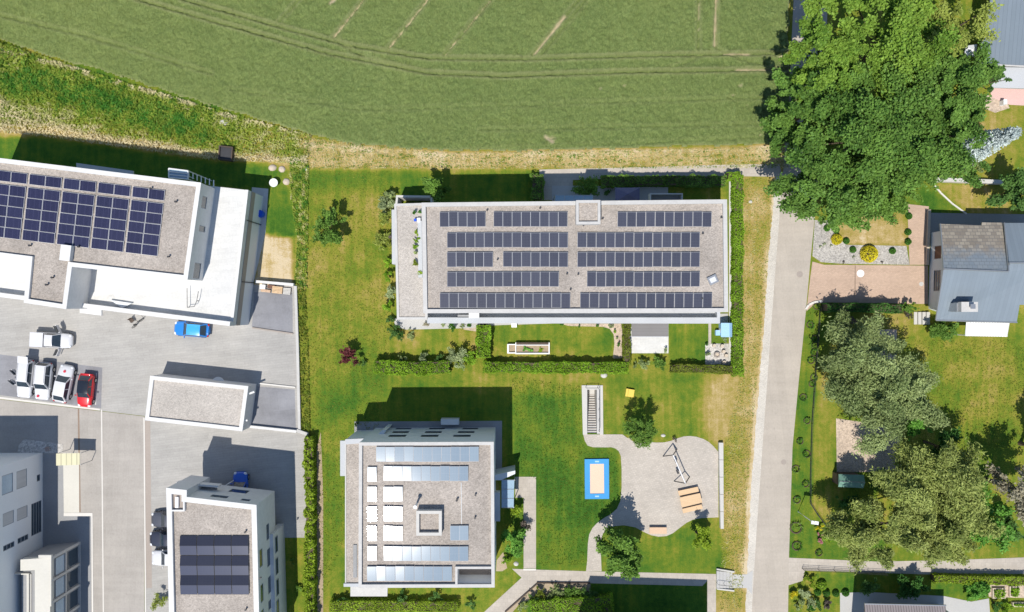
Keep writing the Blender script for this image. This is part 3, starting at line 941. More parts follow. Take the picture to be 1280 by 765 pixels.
# park paths and the playground paving
sheet('playground_paving', [(729, 543), (731, 551), (734.5, 557), (741, 559), (756, 559.2), (764, 559), (769, 560.5), (773.5, 564), (776, 570), (777, 586), (777, 610), (775.5, 626), (771, 636),
                            (763, 643), (754, 648), (746, 654), (740.5, 660), (736.5, 668), (734.8, 680), (734, 701), (732.5, 714), (752, 714), (751, 690), (751.5, 675), (753.5, 667), (760, 660.5), (768, 657.5), (780, 656.5), (794, 659),
                            (806, 665.5), (814, 669), (823, 670.8), (833, 670), (841, 666.5), (850, 659.5), (858, 653.5), (866, 649.5), (876, 647.5), (898, 646.6), (897.6, 564.5), (892, 558), (886, 552.5), (879, 548.6), (871, 546),
                            (863, 545), (855, 545.4), (847, 547.8), (839, 551), (830, 553), (820, 553.2), (810, 552.5), (798, 554), (788, 550), (778, 543)], .02, 'plaza')
sheet('park_path', [(640, 711), (733, 714), (895, 717.5), (895, 830), (884, 830), (884, 726), (878, 732.4), (738, 729), (670, 729.3), (630, 766), (590, 810), (560, 810), (604, 766), (652, 722)], .016, 'path')
sheet('park_path', [(644, 596), (670, 596), (670, 710.5), (654.5, 710.5), (654.5, 622), (644, 622)], .02, 'path')
sheet('kerb_strip', [(654, 711), (670, 711), (670, 713), (654, 713)], .03, 'line')
sheet('step_landing', [(916, 718), (933, 718), (941, 713), (940, 743), (933, 735), (916, 735)], .024, 'slab')
# around the long building
sheet('terrace_paving', [(492, 398), (606, 396), (910, 392), (910, 404.5), (700, 404), (606, 407), (590, 410), (508, 412), (494, 408)], .03, 'slab')
sheet('terrace_paving', [(690, 232), (835, 234), (835, 256), (690, 256)], .03, 'slab')
sheet('garden_gravel', [(700, 404.5), (783, 404.5), (783, 448), (766, 448), (768, 430), (767, 418), (762, 411), (754, 408.5), (712, 407.5)], .012, 'sandgravel')
sheet('garden_gravel', [(565, 404), (606, 407), (600, 415), (580, 412)], .012, 'sandgravel')
sheet('white_terrace', [(787, 400), (835.5, 400), (835.5, 441.5), (787, 441.5)], .04, 'white2')
sheet('garden_path', [(885.5, 404), (889, 404), (889, 430), (885.5, 430)], .02, 'path')
sheet('garden_path', [(836, 402), (886, 402), (886, 404.4), (836, 404.4)], .02, 'path')
sheet('fire_pit_terrace', [(881.5, 429.5), (911, 429.5), (911, 458), (881.5, 458)], .03, 'lightgravel')
sheet('concrete_strip', [(911.2, 226), (915.8, 226), (915.8, 462), (911.2, 462)], .035, 'concrete')
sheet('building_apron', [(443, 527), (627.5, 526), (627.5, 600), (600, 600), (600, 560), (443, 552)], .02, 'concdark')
sheet('garden_bed', [(621, 700), (629, 690), (634, 710), (628, 714), (620, 714)], .01, 'soilbed')
sheet('garden_bed', [(664, 729.5), (738, 729.5), (738, 745), (690, 748), (652, 752), (640, 766), (631, 766)], .01, 'soilbed')
sheet('garden_bed', [(401, 540), (404, 620), (404, 765), (396, 765), (396, 560)], .012, 'soil')
# right-hand gardens
sheet('driveway', [(1015.5, 327), (1030, 331), (1160, 332), (1160, 380), (1034, 378), (1018, 380), (1008, 389), (1013, 345)], .026, 'pinkpave')
sheet('gravel_garden', [(1018.5, 275), (1043, 276), (1043, 292), (1058, 306), (1133, 307.5), (1137, 331), (1050, 329.5), (1026, 327.5), (1015.5, 320)], .014, 'bedgravel')
sheet('garden_steps_path', [(1134, 255), (1161, 258), (1160, 331), (1137, 331)], .02, 'pinkpave')
sheet('gravel_yard', [(1045, 523), (1080, 528), (1122, 530), (1128, 590), (1046, 590)], .015, 'sandgravel')
sheet('gravel_yard', [(1081, 411), (1121, 412), (1121, 450), (1084, 446)], .015, 'sandgravel')
sheet('garden_walk', [(984, 697), (1098, 702), (1190, 700), (1300, 696), (1300, 717), (1193, 719), (1066, 715), (1006, 713), (1003, 726), (984, 732)], .018, 'path')
sheet('pink_terrace', [(1236, 110), (1300, 112), (1300, 133), (1262, 131), (1240, 122)], .02, 'pink')
sheet('sandy_patch', [(1224, 118), (1256, 122), (1262, 135), (1244, 141), (1226, 134)], .015, 'sandgravel')
sheet('patio', [(1050, 741), (1085, 740), (1180, 745), (1214, 752), (1236, 748), (1240, 800), (1050, 800)], .02, 'slab')
sheet('vegetable_beds', [(1234, 731), (1300, 731), (1300, 748), (1236, 746)], .015, 'sandgravel')
sheet('house_paving', [(1161, 266), (1290, 268), (1290, 292), (1161, 292)], .02, 'concdark')

# ------------------------------------------------------------------ buildings
def on_plane(A, B, px, py):
    """world point where the sight line through a photo pixel meets the vertical plane A-B"""
    nx_, ny_ = B[1] - A[1], -(B[0] - A[0])
    dx, dy = (px - 640) * S, (382.5 - py) * S
    t = (A[0] * nx_ + A[1] * ny_) / (dx * nx_ + dy * ny_)
    return (dx * t, dy * t, HC * (1 - t))

def win_px(A, B, b0, b1, top):
    P = [on_plane(A, B, *b0), on_plane(A, B, *b1), on_plane(A, B, *top)]
    z = sorted(((P[0][2] + P[1][2]) / 2, P[2][2]))
    l = math.hypot(B[0] - A[0], B[1] - A[1])
    us = sorted(((P[i][0] - A[0]) * (B[0] - A[0]) + (P[i][1] - A[1]) * (B[1] - A[1])) / l for i in (0, 1))
    return us[0], us[1], z[0], z[1]

def make_window(root, A, d, nrm, u0, u1, v0, v1, depth, pane='glass', mull=0, frame='frame'):
    def p(u, v, off):
        return (A[0] + d[0] * u - nrm[0] * off, A[1] + d[1] * u - nrm[1] * off, v)
    t = .06
    mb = MB()
    bars = [(u0, u1, v0, v0 + t), (u0, u1, v1 - t, v1), (u0, u0 + t, v0 + t, v1 - t), (u1 - t, u1, v0 + t, v1 - t)]
    for i in range(mull):
        z = v0 + (v1 - v0) * (i + 1) / (mull + 1)
        bars.append((u0 + t, u1 - t, z - t / 2, z + t / 2))
    for a, b, c, e in bars:
        o0, o1 = depth - .06, depth - .005
        vs_ = [p(a, c, o0), p(b, c, o0), p(b, e, o0), p(a, e, o0), p(a, c, o1), p(b, c, o1), p(b, e, o1), p(a, e, o1)]
        mb.add(vs_, [(0, 1, 2, 3), (0, 1, 5, 4), (1, 2, 6, 5), (2, 3, 7, 6), (3, 0, 4, 7)])
    w = mb.build('window', MAT[frame], root)
    pm = MB().quad(p(u0 + t * .5, v0 + t * .5, depth - .03), p(u1 - t * .5, v0 + t * .5, depth - .03), p(u1 - t * .5, v1 - t * .5, depth - .03), p(u0 + t * .5, v1 - t * .5, depth - .03))
    pm.build('pane', MAT[pane], w)

def facade(mb, A, B, z0, z1, ops, depth=.07):
    l = math.hypot(B[0] - A[0], B[1] - A[1]); d = ((B[0] - A[0]) / l, (B[1] - A[1]) / l); nrm = (d[1], -d[0])
    us = sorted({0.0, l} | {min(max(o[k], 0), l) for o in ops for k in (0, 1)})
    vz = sorted({z0, z1} | {min(max(o[k], z0), z1) for o in ops for k in (2, 3)})
    p = lambda u, v, off=0: (A[0] + d[0] * u - nrm[0] * off, A[1] + d[1] * u - nrm[1] * off, v)
    for i in range(len(us) - 1):
        for j in range(len(vz) - 1):
            cu, cv = (us[i] + us[i + 1]) / 2, (vz[j] + vz[j + 1]) / 2
            if any(o[0] < cu < o[1] and o[2] < cv < o[3] for o in ops): continue
            mb.quad(p(us[i], vz[j]), p(us[i + 1], vz[j]), p(us[i + 1], vz[j + 1]), p(us[i], vz[j + 1]))
    for o in ops:
        a, b, c, e = o[:4]
        mb.quad(p(a, c), p(a, c, depth), p(a, e, depth), p(a, e)); mb.quad(p(b, c), p(b, e), p(b, e, depth), p(b, c, depth))
        mb.quad(p(a, c), p(b, c), p(b, c, depth), p(a, c, depth)); mb.quad(p(a, e), p(a, e, depth), p(b, e, depth), p(b, e))
        mb.quad(p(a, c, depth), p(b, c, depth), p(b, e, depth), p(a, e, depth))
    return d, nrm

def block(root, poly, z0, z1, wall='white', ops=None, roof='gravel', coping='coping', pt=.33, drop=.32, roofpoly=None, roofname='roof', skipcoping=False, over=.03):
    """ops: {(i, j): [(u0, u1, v0, v1, pane, mull)]} with i, j corners of poly as given; u from corner i"""
    src = [(q[0], q[1]) for q in poly]
    P = ccw(src)
    mb = MB()
    key = lambda q: (round(q[0], 4), round(q[1], 4))
    look = {}
    for (i, j), lst in (ops or {}).items(): look[(key(src[i]), key(src[j]))] = lst
    wins = []
    for a, b in zip(P, P[1:] + P[:1]):
        l = math.hypot(b[0] - a[0], b[1] - a[1])
        if (key(a), key(b)) in look: lst = look[(key(a), key(b))]
        elif (key(b), key(a)) in look: lst = [(l - o[1], l - o[0]) + tuple(o[2:]) for o in look[(key(b), key(a))]]
        else: lst = []
        d, nrm = facade(mb, a, b, z0, z1 - .02, lst)
        wins += [(a, d, nrm, o) for o in lst]
    mb.add([(q[0], q[1], z0) for q in P], [tuple(range(len(P)))])
    mb.build('wall', MAT[wall], root)
    for a, d, nrm, o in wins:
        make_window(root, a, d, nrm, o[0], o[1], o[2], o[3], .07, o[4] if len(o) > 4 else 'glass', o[5] if len(o) > 5 else 0)
    inner = offset(P, -pt)
    if not skipcoping:
        out = offset(P, over); n = len(P)
        cb = MB()
        vs_ = [(q[0], q[1], z1) for q in out] + [(q[0], q[1], z1) for q in inner] + [(q[0], q[1], z1 - .12) for q in out] + [(q[0], q[1], z1 - drop - .02) for q in inner]
        fs_ = []
        for i in range(n):
            j = (i + 1) % n
            fs_ += [(i, j, n + j, n + i), (2 * n + i, 2 * n + j, j, i), (n + i, n + j, 3 * n + j, 3 * n + i)]
        cb.add(vs_, fs_); cb.build('parapet', MAT[coping], root)
        rp = roofpoly or offset(P, -pt + .02)
    else:
        rp = roofpoly or P
    rb = MB(); rb.add([(q[0], q[1], z1 - drop) for q in rp], [tuple(range(len(rp)))])
    rb.build(roofname, MAT[roof], root)
    return P

def grid(a, b, z=((.9, 2.4), (3.7, 5.2), (6.5, 8.0)), step=3.2, w=1.3):
    l = math.hypot(b[0] - a[0], b[1] - a[1])
    return [(u, u + w, z0, z1, 'glass', 0) for u in np.arange(1.2, l - 2, step) for z0, z1 in z]

def strip_poly(a, b, w):
    l = math.hypot(b[0] - a[0], b[1] - a[1]); n = (-(b[1] - a[1]) / l * w, (b[0] - a[0]) / l * w)
    return ccw([a, b, (b[0] + n[0], b[1] + n[1]), (a[0] + n[0], a[1] + n[1])])

def part_prism(root, name, poly, z0, z1, mat):
    return MB().prism(ccw(poly), z0, z1, True).build(name, MAT[mat], root)

# --- A: white terraced block, top left
A_ = empty('apartment_building', W(160, 300), 'white stepped apartment block with gravel roof, purple-blue solar panels and white roof terraces', 'building')
at = [W2(*q, 9) for q in ((-60, 190.6), (251, 228.6), (234, 349.5), (89.5, 333), (82.5, 386), (30, 378), (35, 325), (-60, 313))]
low = [at[0], W2(307, 236, 6), W2(287, 407.5, 6), W2(100, 384, 6), W2(-60, 363.5, 6)]
eA, eB = at[1], at[2]
ops = []
for b0, b1, top in (((258.2, 246), (258.2, 262), (252.6, 250)), ((256.5, 283), (256.5, 291), (248.8, 286)), ((250.5, 329), (250.5, 349), (242.5, 337))):
    q = win_px(eA, eB, b0, b1, top); ops.append((q[0], q[1], max(5.15, q[2]), min(8.3, q[3]), 'glass', 0))
lops = []
block(A_, low, 0, 5.0, 'white', {}, roof='white2', skipcoping=True, drop=0, roofname='terrace_floor')
block(A_, at, 4.9, 9.0, 'white', {(1, 2): ops}, roof='gravel', coping='white', pt=.42)
sA, sB, sC = W2(287, 407.5, 6), W2(100, 384, 6), W2(-60, 363.5, 6)
part_prism(A_, 'terrace_parapet', strip_poly(sA, sB, -.45) if area([sA, sB, low[0]]) > 0 else strip_poly(sA, sB, -.45), 4.98, 6.0, 'white')
part_prism(A_, 'terrace_parapet', strip_poly(W2(30, 375.2, 6), sC, -.45), 4.98, 6.0, 'white')
part_prism(A_, 'terrace_parapet', strip_poly(W2(307, 236, 6), W2(287.6, 404, 6), -.30), 4.98, 5.14, 'white')
# strips were offset to the inside of the roof
part_prism(A_, 'entrance_canopy', [W2(*q, 4.2) for q in ((100, 382), (127, 386), (127, 394.5), (100, 391))], 4.0, 4.25, 'white')
bA, bB = W2(307, 236, 6), W2(287, 407.5, 6)
dl = math.hypot(bB[0] - bA[0], bB[1] - bA[1]); dd = ((bB[0] - bA[0]) / dl, (bB[1] - bA[1]) / dl); nn = (-dd[1], dd[0])
if nn[0] < 0: nn = (-nn[0], -nn[1])
o_ = lambda p, k: (p[0] + nn[0] * k, p[1] + nn[1] * k)
part_prism(A_, 'facade_band', [o_(bA, -.02), o_(bB, -.02), o_(bB, .05), o_(bA, .05)], 2.9, 4.1, 'gutter')
part_prism(A_, 'wall_cladding', [o_(bA, -.02), o_(bB, -.02), o_(bB, .03), o_(bA, .03)], .02, 2.85, 'greywall')
dp = o_((bA[0] + dd[0] * 3.2, bA[1] + dd[1] * 3.2), .12)
MB().tube([(dp[0], dp[1], 0), (dp[0], dp[1], 4.9)], .05).build('downpipe', MAT['metaldark'], A_)
dp = o_((bA[0] + dd[0] * 9.8, bA[1] + dd[1] * 9.8), .12)
MB().tube([(dp[0], dp[1], 0), (dp[0], dp[1], 4.0)], .05).build('downpipe', MAT['metaldark'], A_)
# pale divider on the south terrace and stair rail
part_prism(A_, 'terrace_divider', [W2(138, 375, 5.3), W2(165, 379, 5.3), W2(153, 385, 5.3)], 5.0, 5.35, 'greywall')
part_prism(A_, 'terrace_divider', [W2(89, 336, 6), W2(92, 336, 6), W2(90, 372, 6), W2(87, 372, 6)], 5.0, 6.0, 'white')
rl = MB()
r0, r1, r2 = W(234, 384, 5.6), W(246, 376, 5.6), W(248, 364, 5.6)
for a, b in ((W(233.8, 360, 5.6), r0), (r0, (W(243, 383, 5.6))), (W(243, 383, 5.6), r1), (r1, r2)):
    rl.tube([a, b], .03, 5)
for a in (r0, r1): rl.tube([(a[0], a[1], 5.0), a], .04, 5)
rl.build('stair_rail', MAT['metaldark'], A_)
# north side: glazed pergola and balcony edges
nb = MB()
for a, b in (((95, 203.5), (166, 213.5)),):
    p0, p1 = W2(a[0], a[1], 5.5), W2(b[0], b[1], 5.5)
    nb.prism(ccw([p0, p1, (p1[0], p1[1] - 1.1), (p0[0], p0[1] - 1.1)]), 5.2, 5.45)
nb.build('north_balcony', MAT['balc'], A_)
gf = MB()
Pq = [W(*q, 6.6) for q in ((211, 210.5), (235, 213.5), (235, 224), (211, 222))]
for a, b in zip(Pq, Pq[1:] + Pq[:1]): gf.tube([a, b], .07, 5)
for f in (.33, .66):
    gf.tube([tuple(Pq[0][k] * (1 - f) + Pq[3][k] * f for k in range(3)), tuple(Pq[1][k] * (1 - f) + Pq[2][k] * f for k in range(3))], .05, 5)
for a in Pq: gf.tube([(a[0], a[1], 0), a], .06, 5)
gf.build('winter_garden_frame', MAT['steel'], A_)
MB().add([(a[0], a[1], 6.55) for a in Pq], [(0, 1, 2, 3)]).build('winter_garden_glass', MAT['glassblue'], A_)
for k in range(7):
    f = k / 6
    a = W(236 + 31 * f, 215 + 10 * f, 5.6); b = W(236 + 31 * f, 222 + 11 * f, 5.6)
    MB().tube([a, b], .06, 5).build('pergola_slat', MAT['steel'], A_)
# roof kit
def roof_box(root, px, py, h, w, d, hh, mat='white', rz=0.0, name='roof_hatch'):
    x, y, _ = W(px, py, h)
    return MB().box(x, y, h - hh, w, d, hh, rz).build(name, MAT[mat], root)
roof_box(A_, 81.5, 316, 9.3, 1.05, 1.6, .65, 'white', math.radians(-7))
def vent(root, px, py, h, hh=.35, r=.07, mat='metaldark'):
    x, y, _ = W(px, py, h)
    mb = MB(); mb.cyl(x, y, h, h + hh, r, 8); mb.cyl(x, y, h + hh, h + hh + .06, r * 1.6, 8)
    return mb.build('vent_pipe', MAT[mat], root)
for q in ((221, 252.5), (212, 321), (39, 307), (100, 308.5), (67, 347), (60, 356), (190, 236)): vent(A_, q[0], q[1], 8.68)

# --- B: long central block
B_ = empty('apartment_building', W(700, 330), 'long flat-roofed apartment block in the middle, gravel roof with five rows of grey solar panels', 'building')
b_at = [W2(*q, 9.5) for q in ((527.3, 253.7), (908.5, 249.6), (910, 389.8), (529.5, 391.2))]
b_low = [W2(493, 255, 6), W2(530, 254, 6), (b_at[0][0] - .02, b_at[0][1] - .35), (b_at[1][0] - .3, b_at[1][1] - .3), (b_at[2][0] - .3, b_at[2][1] + .25), (b_at[3][0], b_at[3][1] + .25), W2(534, 399, 6), W2(496.5, 399, 6)]
wn = []
block(B_, b_low, 0, 6.0, 'bwall', {}, roof='gravel2', coping='coping', pt=.22, drop=.12)
bw = math.hypot(b_at[1][0] - b_at[0][0], b_at[1][1] - b_at[0][1])
nops = [(u, u + 1.4, 6.8, 8.3, 'glass', 0) for u in np.arange(2.0, bw - 2, 3.4)]
block(B_, b_at, 5.9, 9.5, 'bwall', {(0, 1): nops, (3, 2): [(u, u + 2.2, 6.1, 8.4, 'glass', 0) for u in np.arange(1.5, bw - 3, 3.6)]}, roof='gravel', coping='coping', pt=.38)
# turret
tp = [W2(*q, 10.6) for q in ((720.4, 250.6), (750.2, 250.4), (750.2, 279.8), (720.6, 280))]
block(B_, tp, 9.2, 10.6, 'coping', {}, roof='gravel', coping='coping', pt=.24, drop=.3, roofname='turret_roof')
# south balconies
yb = W(0, 404.2, 6)[1]
x0, x1 = W(534, 0, 6)[0], W(900, 0, 6)[0]
part_prism(B_, 'balcony_slab', [(x0, b_at[3][1] + .2), (x1, b_at[2][1] + .2), (x1, yb), (x0, yb)], 4.9, 5.05, 'balc')
part_prism(B_, 'balcony_parapet', [(x0, yb), (x1, yb - .02), (x1, yb + .62), (x0, yb + .62)], 5.0, 6.0, 'balc')
part_prism(B_, 'balcony_parapet', [(x1 - .3, yb + .62), (x1 + .02, yb + .62), (x1 + .02, b_at[2][1] + .2), (x1 - .3, b_at[2][1] + .2)], 5.0, 6.0, 'balc')
part_prism(B_, 'balcony_planter', [W2(572, 393.5, 6), W2(586, 393.5, 6), W2(586, 396, 6), W2(572, 396, 6)], 5.05, 5.9, 'concdark')
part_prism(B_, 'balcony_divider', [W2(586, 391, 6), W2(599, 391, 6), W2(599, 397.5, 6), W2(586, 397.5, 6)], 5.05, 6.05, 'white')
part_prism(B_, 'roof_terrace_kerb', [W2(522, 276, 6.3), W2(527, 276, 6.3), W2(528, 347, 6.3), W2(523, 347, 6.3)], 5.9, 6.3, 'balc')
# northern canopies in the shade
cf = MB(); Pq = [W(*q, 4.2) for q in ((694, 243.8), (741, 244.4), (741, 254), (694, 254))]
for k in range(5):
    f = k / 4
    cf.tube([tuple(Pq[0][i] * (1 - f) + Pq[1][i] * f for i in range(3)), tuple(Pq[3][i] * (1 - f) + Pq[2][i] * f for i in range(3))], .05, 5)
for k in (0, 1): cf.tube([(Pq[k][0], Pq[k][1], 0), Pq[k]], .05, 5)
cf.tube([Pq[0], Pq[1]], .05, 5)
cf.build('canopy_frame', MAT['metal'], B_)
MB().add([(a[0], a[1], 4.22) for a in Pq], [(0, 1, 2, 3)]).build('canopy_glass', MAT['glassblue'], B_)
bf = MB(); Pq = [W2(*q, 5) for q in ((812.5, 241.5), (853.5, 241.5), (853.5, 256), (812.5, 256))]
part_prism(B_, 'north_balcony', Pq, 3.9, 4.05, 'concdark')
bo = ccw(Pq); bi = offset(bo, -.13)
for i in range(4):
    bf.prism(ccw([bo[i], bo[(i + 1) % 4], bi[(i + 1) % 4], bi[i]]), 4.05, 5.0)
bf.build('north_balcony_parapet', MAT['coping'], B_)
tw = MB()
for a, b in (((495, 246.5), (538, 247)), ((495, 246.5), (494, 256)), ((538, 247), (538, 253))):
    p0, p1 = W2(*a, 3), W2(*b, 3)
    tw.prism(strip_poly(p0, p1, .22), 0, 3)
tw.build('north_terrace_wall', MAT['concrete'], B_)
part_prism(B_, 'lower_west_wall', [W2(489.5, 262, 2.8), W2(493.5, 262, 2.8), W2(494.5, 330, 2.8), W2(490, 330, 2.8)], 0, 2.8, 'balc')
x, y, _ = W(891, 349.7, 9.35)
MB().box(x, y, 9.17, .95, .85, .25, math.radians(25)).build('roof_hatch', MAT['metal'], B_)
MB().box(x, y, 9.42, .6, .5, .05, math.radians(25)).build('hatch_cover', MAT['alu'], B_)
for q in ((609, 263), (675, 260.5), (753, 273.5), (622, 324.5), (708.5, 342.5), (722.5, 343), (901, 272), (729, 282), (878, 292), (877, 373), (713, 362)): vent(B_, q[0], q[1], 9.18, .25, .06)

# --- C: square block with mirror-bright panels
C_ = empty('apartment_building', W(535, 640), 'square apartment block at bottom centre with gleaming white-blue solar panels on its gravel roof', 'building')
c_at = [W2(*q, 9.8) for q in ((449, 553.3), (616.8, 552.6), (618, 734), (448.4, 734.5))]
nA, nB = c_at[0], c_at[1]
ops = []
for g in ((0, 0), (40.5, 38.5), (80, 76)):
    for (bx0, bx1, yb_, yt_) in ((496, 515.7, 534.0, 536.6), (491.5, 512.4, 538.8, 541.2), (487, 509, 543.4, 546)):
        k = 41.3 if bx0 > 495 else (40.6 if bx0 > 490 else 40)
        dxp = {0: 0, 40.5: k, 80: 2 * k}[g[0]]
        q = win_px(nA, nB, (bx0 + dxp, yb_), (bx1 + dxp, yb_), (bx0 + dxp, yt_))
        ops.append((q[0], q[1], max(.15, q[2]), max(q[3], .95), 'glassdark', 0))
ops = [o for o in ops if o[3] > o[2] + .3]
print('C', [tuple(round(v, 2) for v in o[:4]) for o in ops])
notch = [W2(*q, 9.8) for q in ((571.8, 711.2), (614.5, 711.2), (614.5, 730), (571.8, 730))]
cc = ccw(c_at); ci = offset(cc, -.36)
xs = [q[0] for q in notch]; ys = [q[1] for q in notch]
rp = [W2(450.2, 555.0, 9.8), W2(615.8, 554.3, 9.8), W2(616, 711.2, 9.8), W2(571.8, 711.2, 9.8), W2(571.8, 732, 9.8), W2(450.5, 732, 9.8)]
block(C_, c_at, 0, 9.8, 'greywall', {(0, 1): ops, (1, 2): grid(c_at[1], c_at[2]), (2, 3): grid(c_at[2], c_at[3])}, roof='gravel', coping='coping', pt=.30, roofpoly=ccw(rp))
part_prism(C_, 'loggia_floor', [(min(xs), min(ys)), (max(xs), min(ys)), (max(xs), max(ys)), (min(xs), max(ys))], 6.9, 7.0, 'gutter')
mb = MB()
for a, b in ((( min(xs), min(ys)), (max(xs), min(ys))), ((max(xs), min(ys)), (max(xs), max(ys))), ((max(xs), max(ys)), (min(xs), max(ys))), ((min(xs), max(ys)), (min(xs), min(ys)))):
    mb.quad((a[0], a[1], 7.0), (b[0], b[1], 7.0), (b[0], b[1], 9.5), (a[0], a[1], 9.5))
mb.build('loggia_wall', MAT['greywall'], C_)
part_prism(C_, 'loggia_beam', [W2(569, 708.5, 9.8), W2(617, 708.5, 9.8), W2(617, 711.3, 9.8), W2(569, 711.3, 9.8)], 9.3, 9.79, 'coping')
part_prism(C_, 'loggia_beam', [W2(569, 711.3, 9.8), W2(571.9, 711.3, 9.8), W2(571.9, 732.6, 9.8), W2(569, 732.6, 9.8)], 9.3, 9.79, 'coping')
part_prism(C_, 'loggia_rail', [W2(573, 722.5, 8), W2(613, 722.5, 8), W2(613, 725, 8), W2(573, 725, 8)], 7.0, 8.0, 'concdark')
xw0, xw1 = W(431.6, 0, 6.5)[0], c_at[0][0] + .02
yt0, yt1 = W(0, 550, 6.5)[1], W(0, 732.4, 6.5)[1]
block(C_, [(xw0, yt0), (xw1, yt0 + .05), (xw1, yt1), (xw0, yt1)], 0, 6.5, 'greywall', {}, roof='gravel', coping='coping', pt=.10, drop=.08)
part_prism(C_, 'terrace_edge', [W2(431.8, 549, 6.6), W2(458, 548, 6.6), W2(470, 553, 6.6), W2(431.8, 555.5, 6.6)], 6.2, 6.6, 'balc')
part_prism(C_, 'terrace_edge', [W2(429.5, 729.5, 6.6), W2(449, 729.5, 6.6), W2(449, 733.5, 6.6), W2(429.5, 733.5, 6.6)], 6.2, 6.6, 'balc')
part_prism(C_, 'stair_wall', [W2(466, 550, 5), W2(482, 533.5, 2), W2(487, 533.5, 2), W2(474, 551, 5)], 0, 4.4, 'greywall')
part_prism(C_, 'west_balcony', [W2(425.2, 551, 4.8), W2(433, 551, 4.8), W2(433, 595, 4.8), W2(425.2, 595, 4.8)], 4.5, 4.8, 'balc')
part_prism(C_, 'south_balcony', [W2(438, 733, 4.5), W2(484.5, 733, 4.5), W2(484, 745.5, 4.5), W2(438, 745.5, 4.5)], 4.2, 4.5, 'coping')
part_prism(C_, 'roof_grate', [W2(441.5, 681, 6.55), W2(446, 681, 6.55), W2(446, 722, 6.55), W2(441.5, 722, 6.55)], 6.4, 6.55, 'concdark')
gl = [W(*q, 3.0) for q in ((627, 600), (643, 600), (642, 634.5), (627, 634.5))]
gf = MB()
for k in range(4):
    f = k / 3
    gf.tube([tuple(gl[0][i] * (1 - f) + gl[3][i] * f for i in range(3)), tuple(gl[1][i] * (1 - f) + gl[2][i] * f for i in range(3))], .05, 5)
for a in (gl[1], gl[2]): gf.tube([(a[0], a[1], 0), a], .05, 5)
gf.build('porch_frame', MAT['metal'], C_)
MB().add([(a[0], a[1], 3.02) for a in gl], [(0, 1, 2, 3)]).build('porch_glass', MAT['glassblue'], C_)
part_prism(C_, 'porch_wall', [W2(617, 594, 3), W2(644, 588, 3), W2(644, 592, 3), W2(626, 600, 3), W2(617, 600, 3)], 0, 3.1, 'greywall')
part_prism(C_, 'east_balcony', [W2(617, 616, 6.5), W2(625, 616, 6.5), W2(625, 652, 6.5), W2(617, 652, 6.5)], 5.4, 6.4, 'balc')
part_prism(C_, 'north_ledge', [W2(551, 524, 1.2), W2(573.5, 524, 1.2), W2(573.5, 531, 1.2), W2(551, 531, 1.2)], 0, 1.2, 'greywall')
lp = [W2(*q, 10.4) for q in ((520.6, 639), (551.8, 639), (551.8, 669.2), (520.6, 669.2))]
block(C_, lp, 9.4, 10.4, 'concrete', {}, roof='gravel', coping='concrete', pt=.27, drop=.45, roofname='shaft_roof')
x, y, _ = W(518.8, 634.2, 11.2)
mb = MB(); mb.cyl(x, y, 9.48, 11.0, .10, 10); mb.cyl(x, y, 11.0, 11.18, .19, 12); mb.build('flue', MAT['steel'], C_)
for q in ((572, 623.5), (594.5, 618), (594, 646.5), (571, 625)): vent(C_, q[0], q[1], 9.48, .25, .07)
cable = MB(); cable.tube([W(576.5, 603, 9.52), W(577, 655, 9.52)], .035, 4); cable.build('roof_cable', MAT['steel'], C_)

# --- D: white block at the bottom with dark panels
D_ = empty('apartment_building', W(275, 700), 'white block at bottom left with dark tent-shaped solar panels, cars parked at its side', 'building')
d_at = [W2(*q, 8.5) for q in ((208, 610.2), (233, 613), (233, 621.5), (320.2, 631.5), (325, 830), (213, 830))]
d_low = [(d_at[0][0] + .3, d_at[0][1] - 3.0), (d_at[3][0] - 1.2, d_at[3][1] - 2.9), (d_at[4][0] - .02, d_at[4][1]), (d_at[5][0] + .3, d_at[5][1])]
dn0, dn1, de1 = d_at[2], d_at[3], d_at[4]
Z = lambda a, b: (180 + a * .2287, 590 + b * .2287)
nops = [win_px(dn0, dn1, Z(375, 122), Z(468, 133), Z(362, 134)) + ('glass', 0), win_px(dn0, dn1, Z(480, 92), Z(583, 101), Z(468, 108)) + ('glass', 0), win_px(dn0, dn1, Z(537, 145), Z(588, 150), Z(530, 155)) + ('glass', 0)]
nops = [(a, b, max(2.4, c), min(8, max(d, c + .6)), m, n) for a, b, c, d, m, n in nops]
eops = []
for xt, xb, ya, yc in ((668, 684, 275, 365), (630, 648, 412, 512), (672, 690, 408, 508), (714, 729, 343, 433), (717, 732, 462, 552), (636, 653, 603, 703), (677, 694, 560, 655), (721, 735, 577, 667), (679, 695, 690, 742), (640, 655, 742, 800), (722, 736, 700, 780), (684, 698, 780, 860), (724, 738, 830, 900)):
    q = win_px(dn1, de1, Z(xb, ya), Z(xb, yc), Z(xt, ya))
    eops.append((q[0], q[1], max(q[2], .3), min(q[3], 8.0), 'glass', 0))
eops = [o for o in eops if o[2] > 2.3 and o[3] - o[2] > .3] 
block(D_, d_at, 2.2, 8.5, 'white', {(2, 3): nops, (3, 4): eops}, roof='gravel', coping='white', pt=.50, drop=.35)
block(D_, d_low, 0, 2.25, 'white', {}, roof='concrete', skipcoping=True, drop=0)
part_prism(D_, 'lower_east_wall', [(d_at[3][0] - .3, d_at[3][1] - 4.2), (d_at[3][0] + .45, d_at[3][1] - 4.2), (d_at[4][0] + .4, d_at[4][1]), (d_at[4][0] - .3, d_at[4][1])], 0, 4.2, 'white')
lw0, lw1 = (d_at[3][0] + .455, d_at[3][1] - 4.2), (d_at[4][0] + .405, d_at[4][1])
ll = math.hypot(lw1[0] - lw0[0], lw1[1] - lw0[1]); ld = ((lw1[0] - lw0[0]) / ll, (lw1[1] - lw0[1]) / ll)
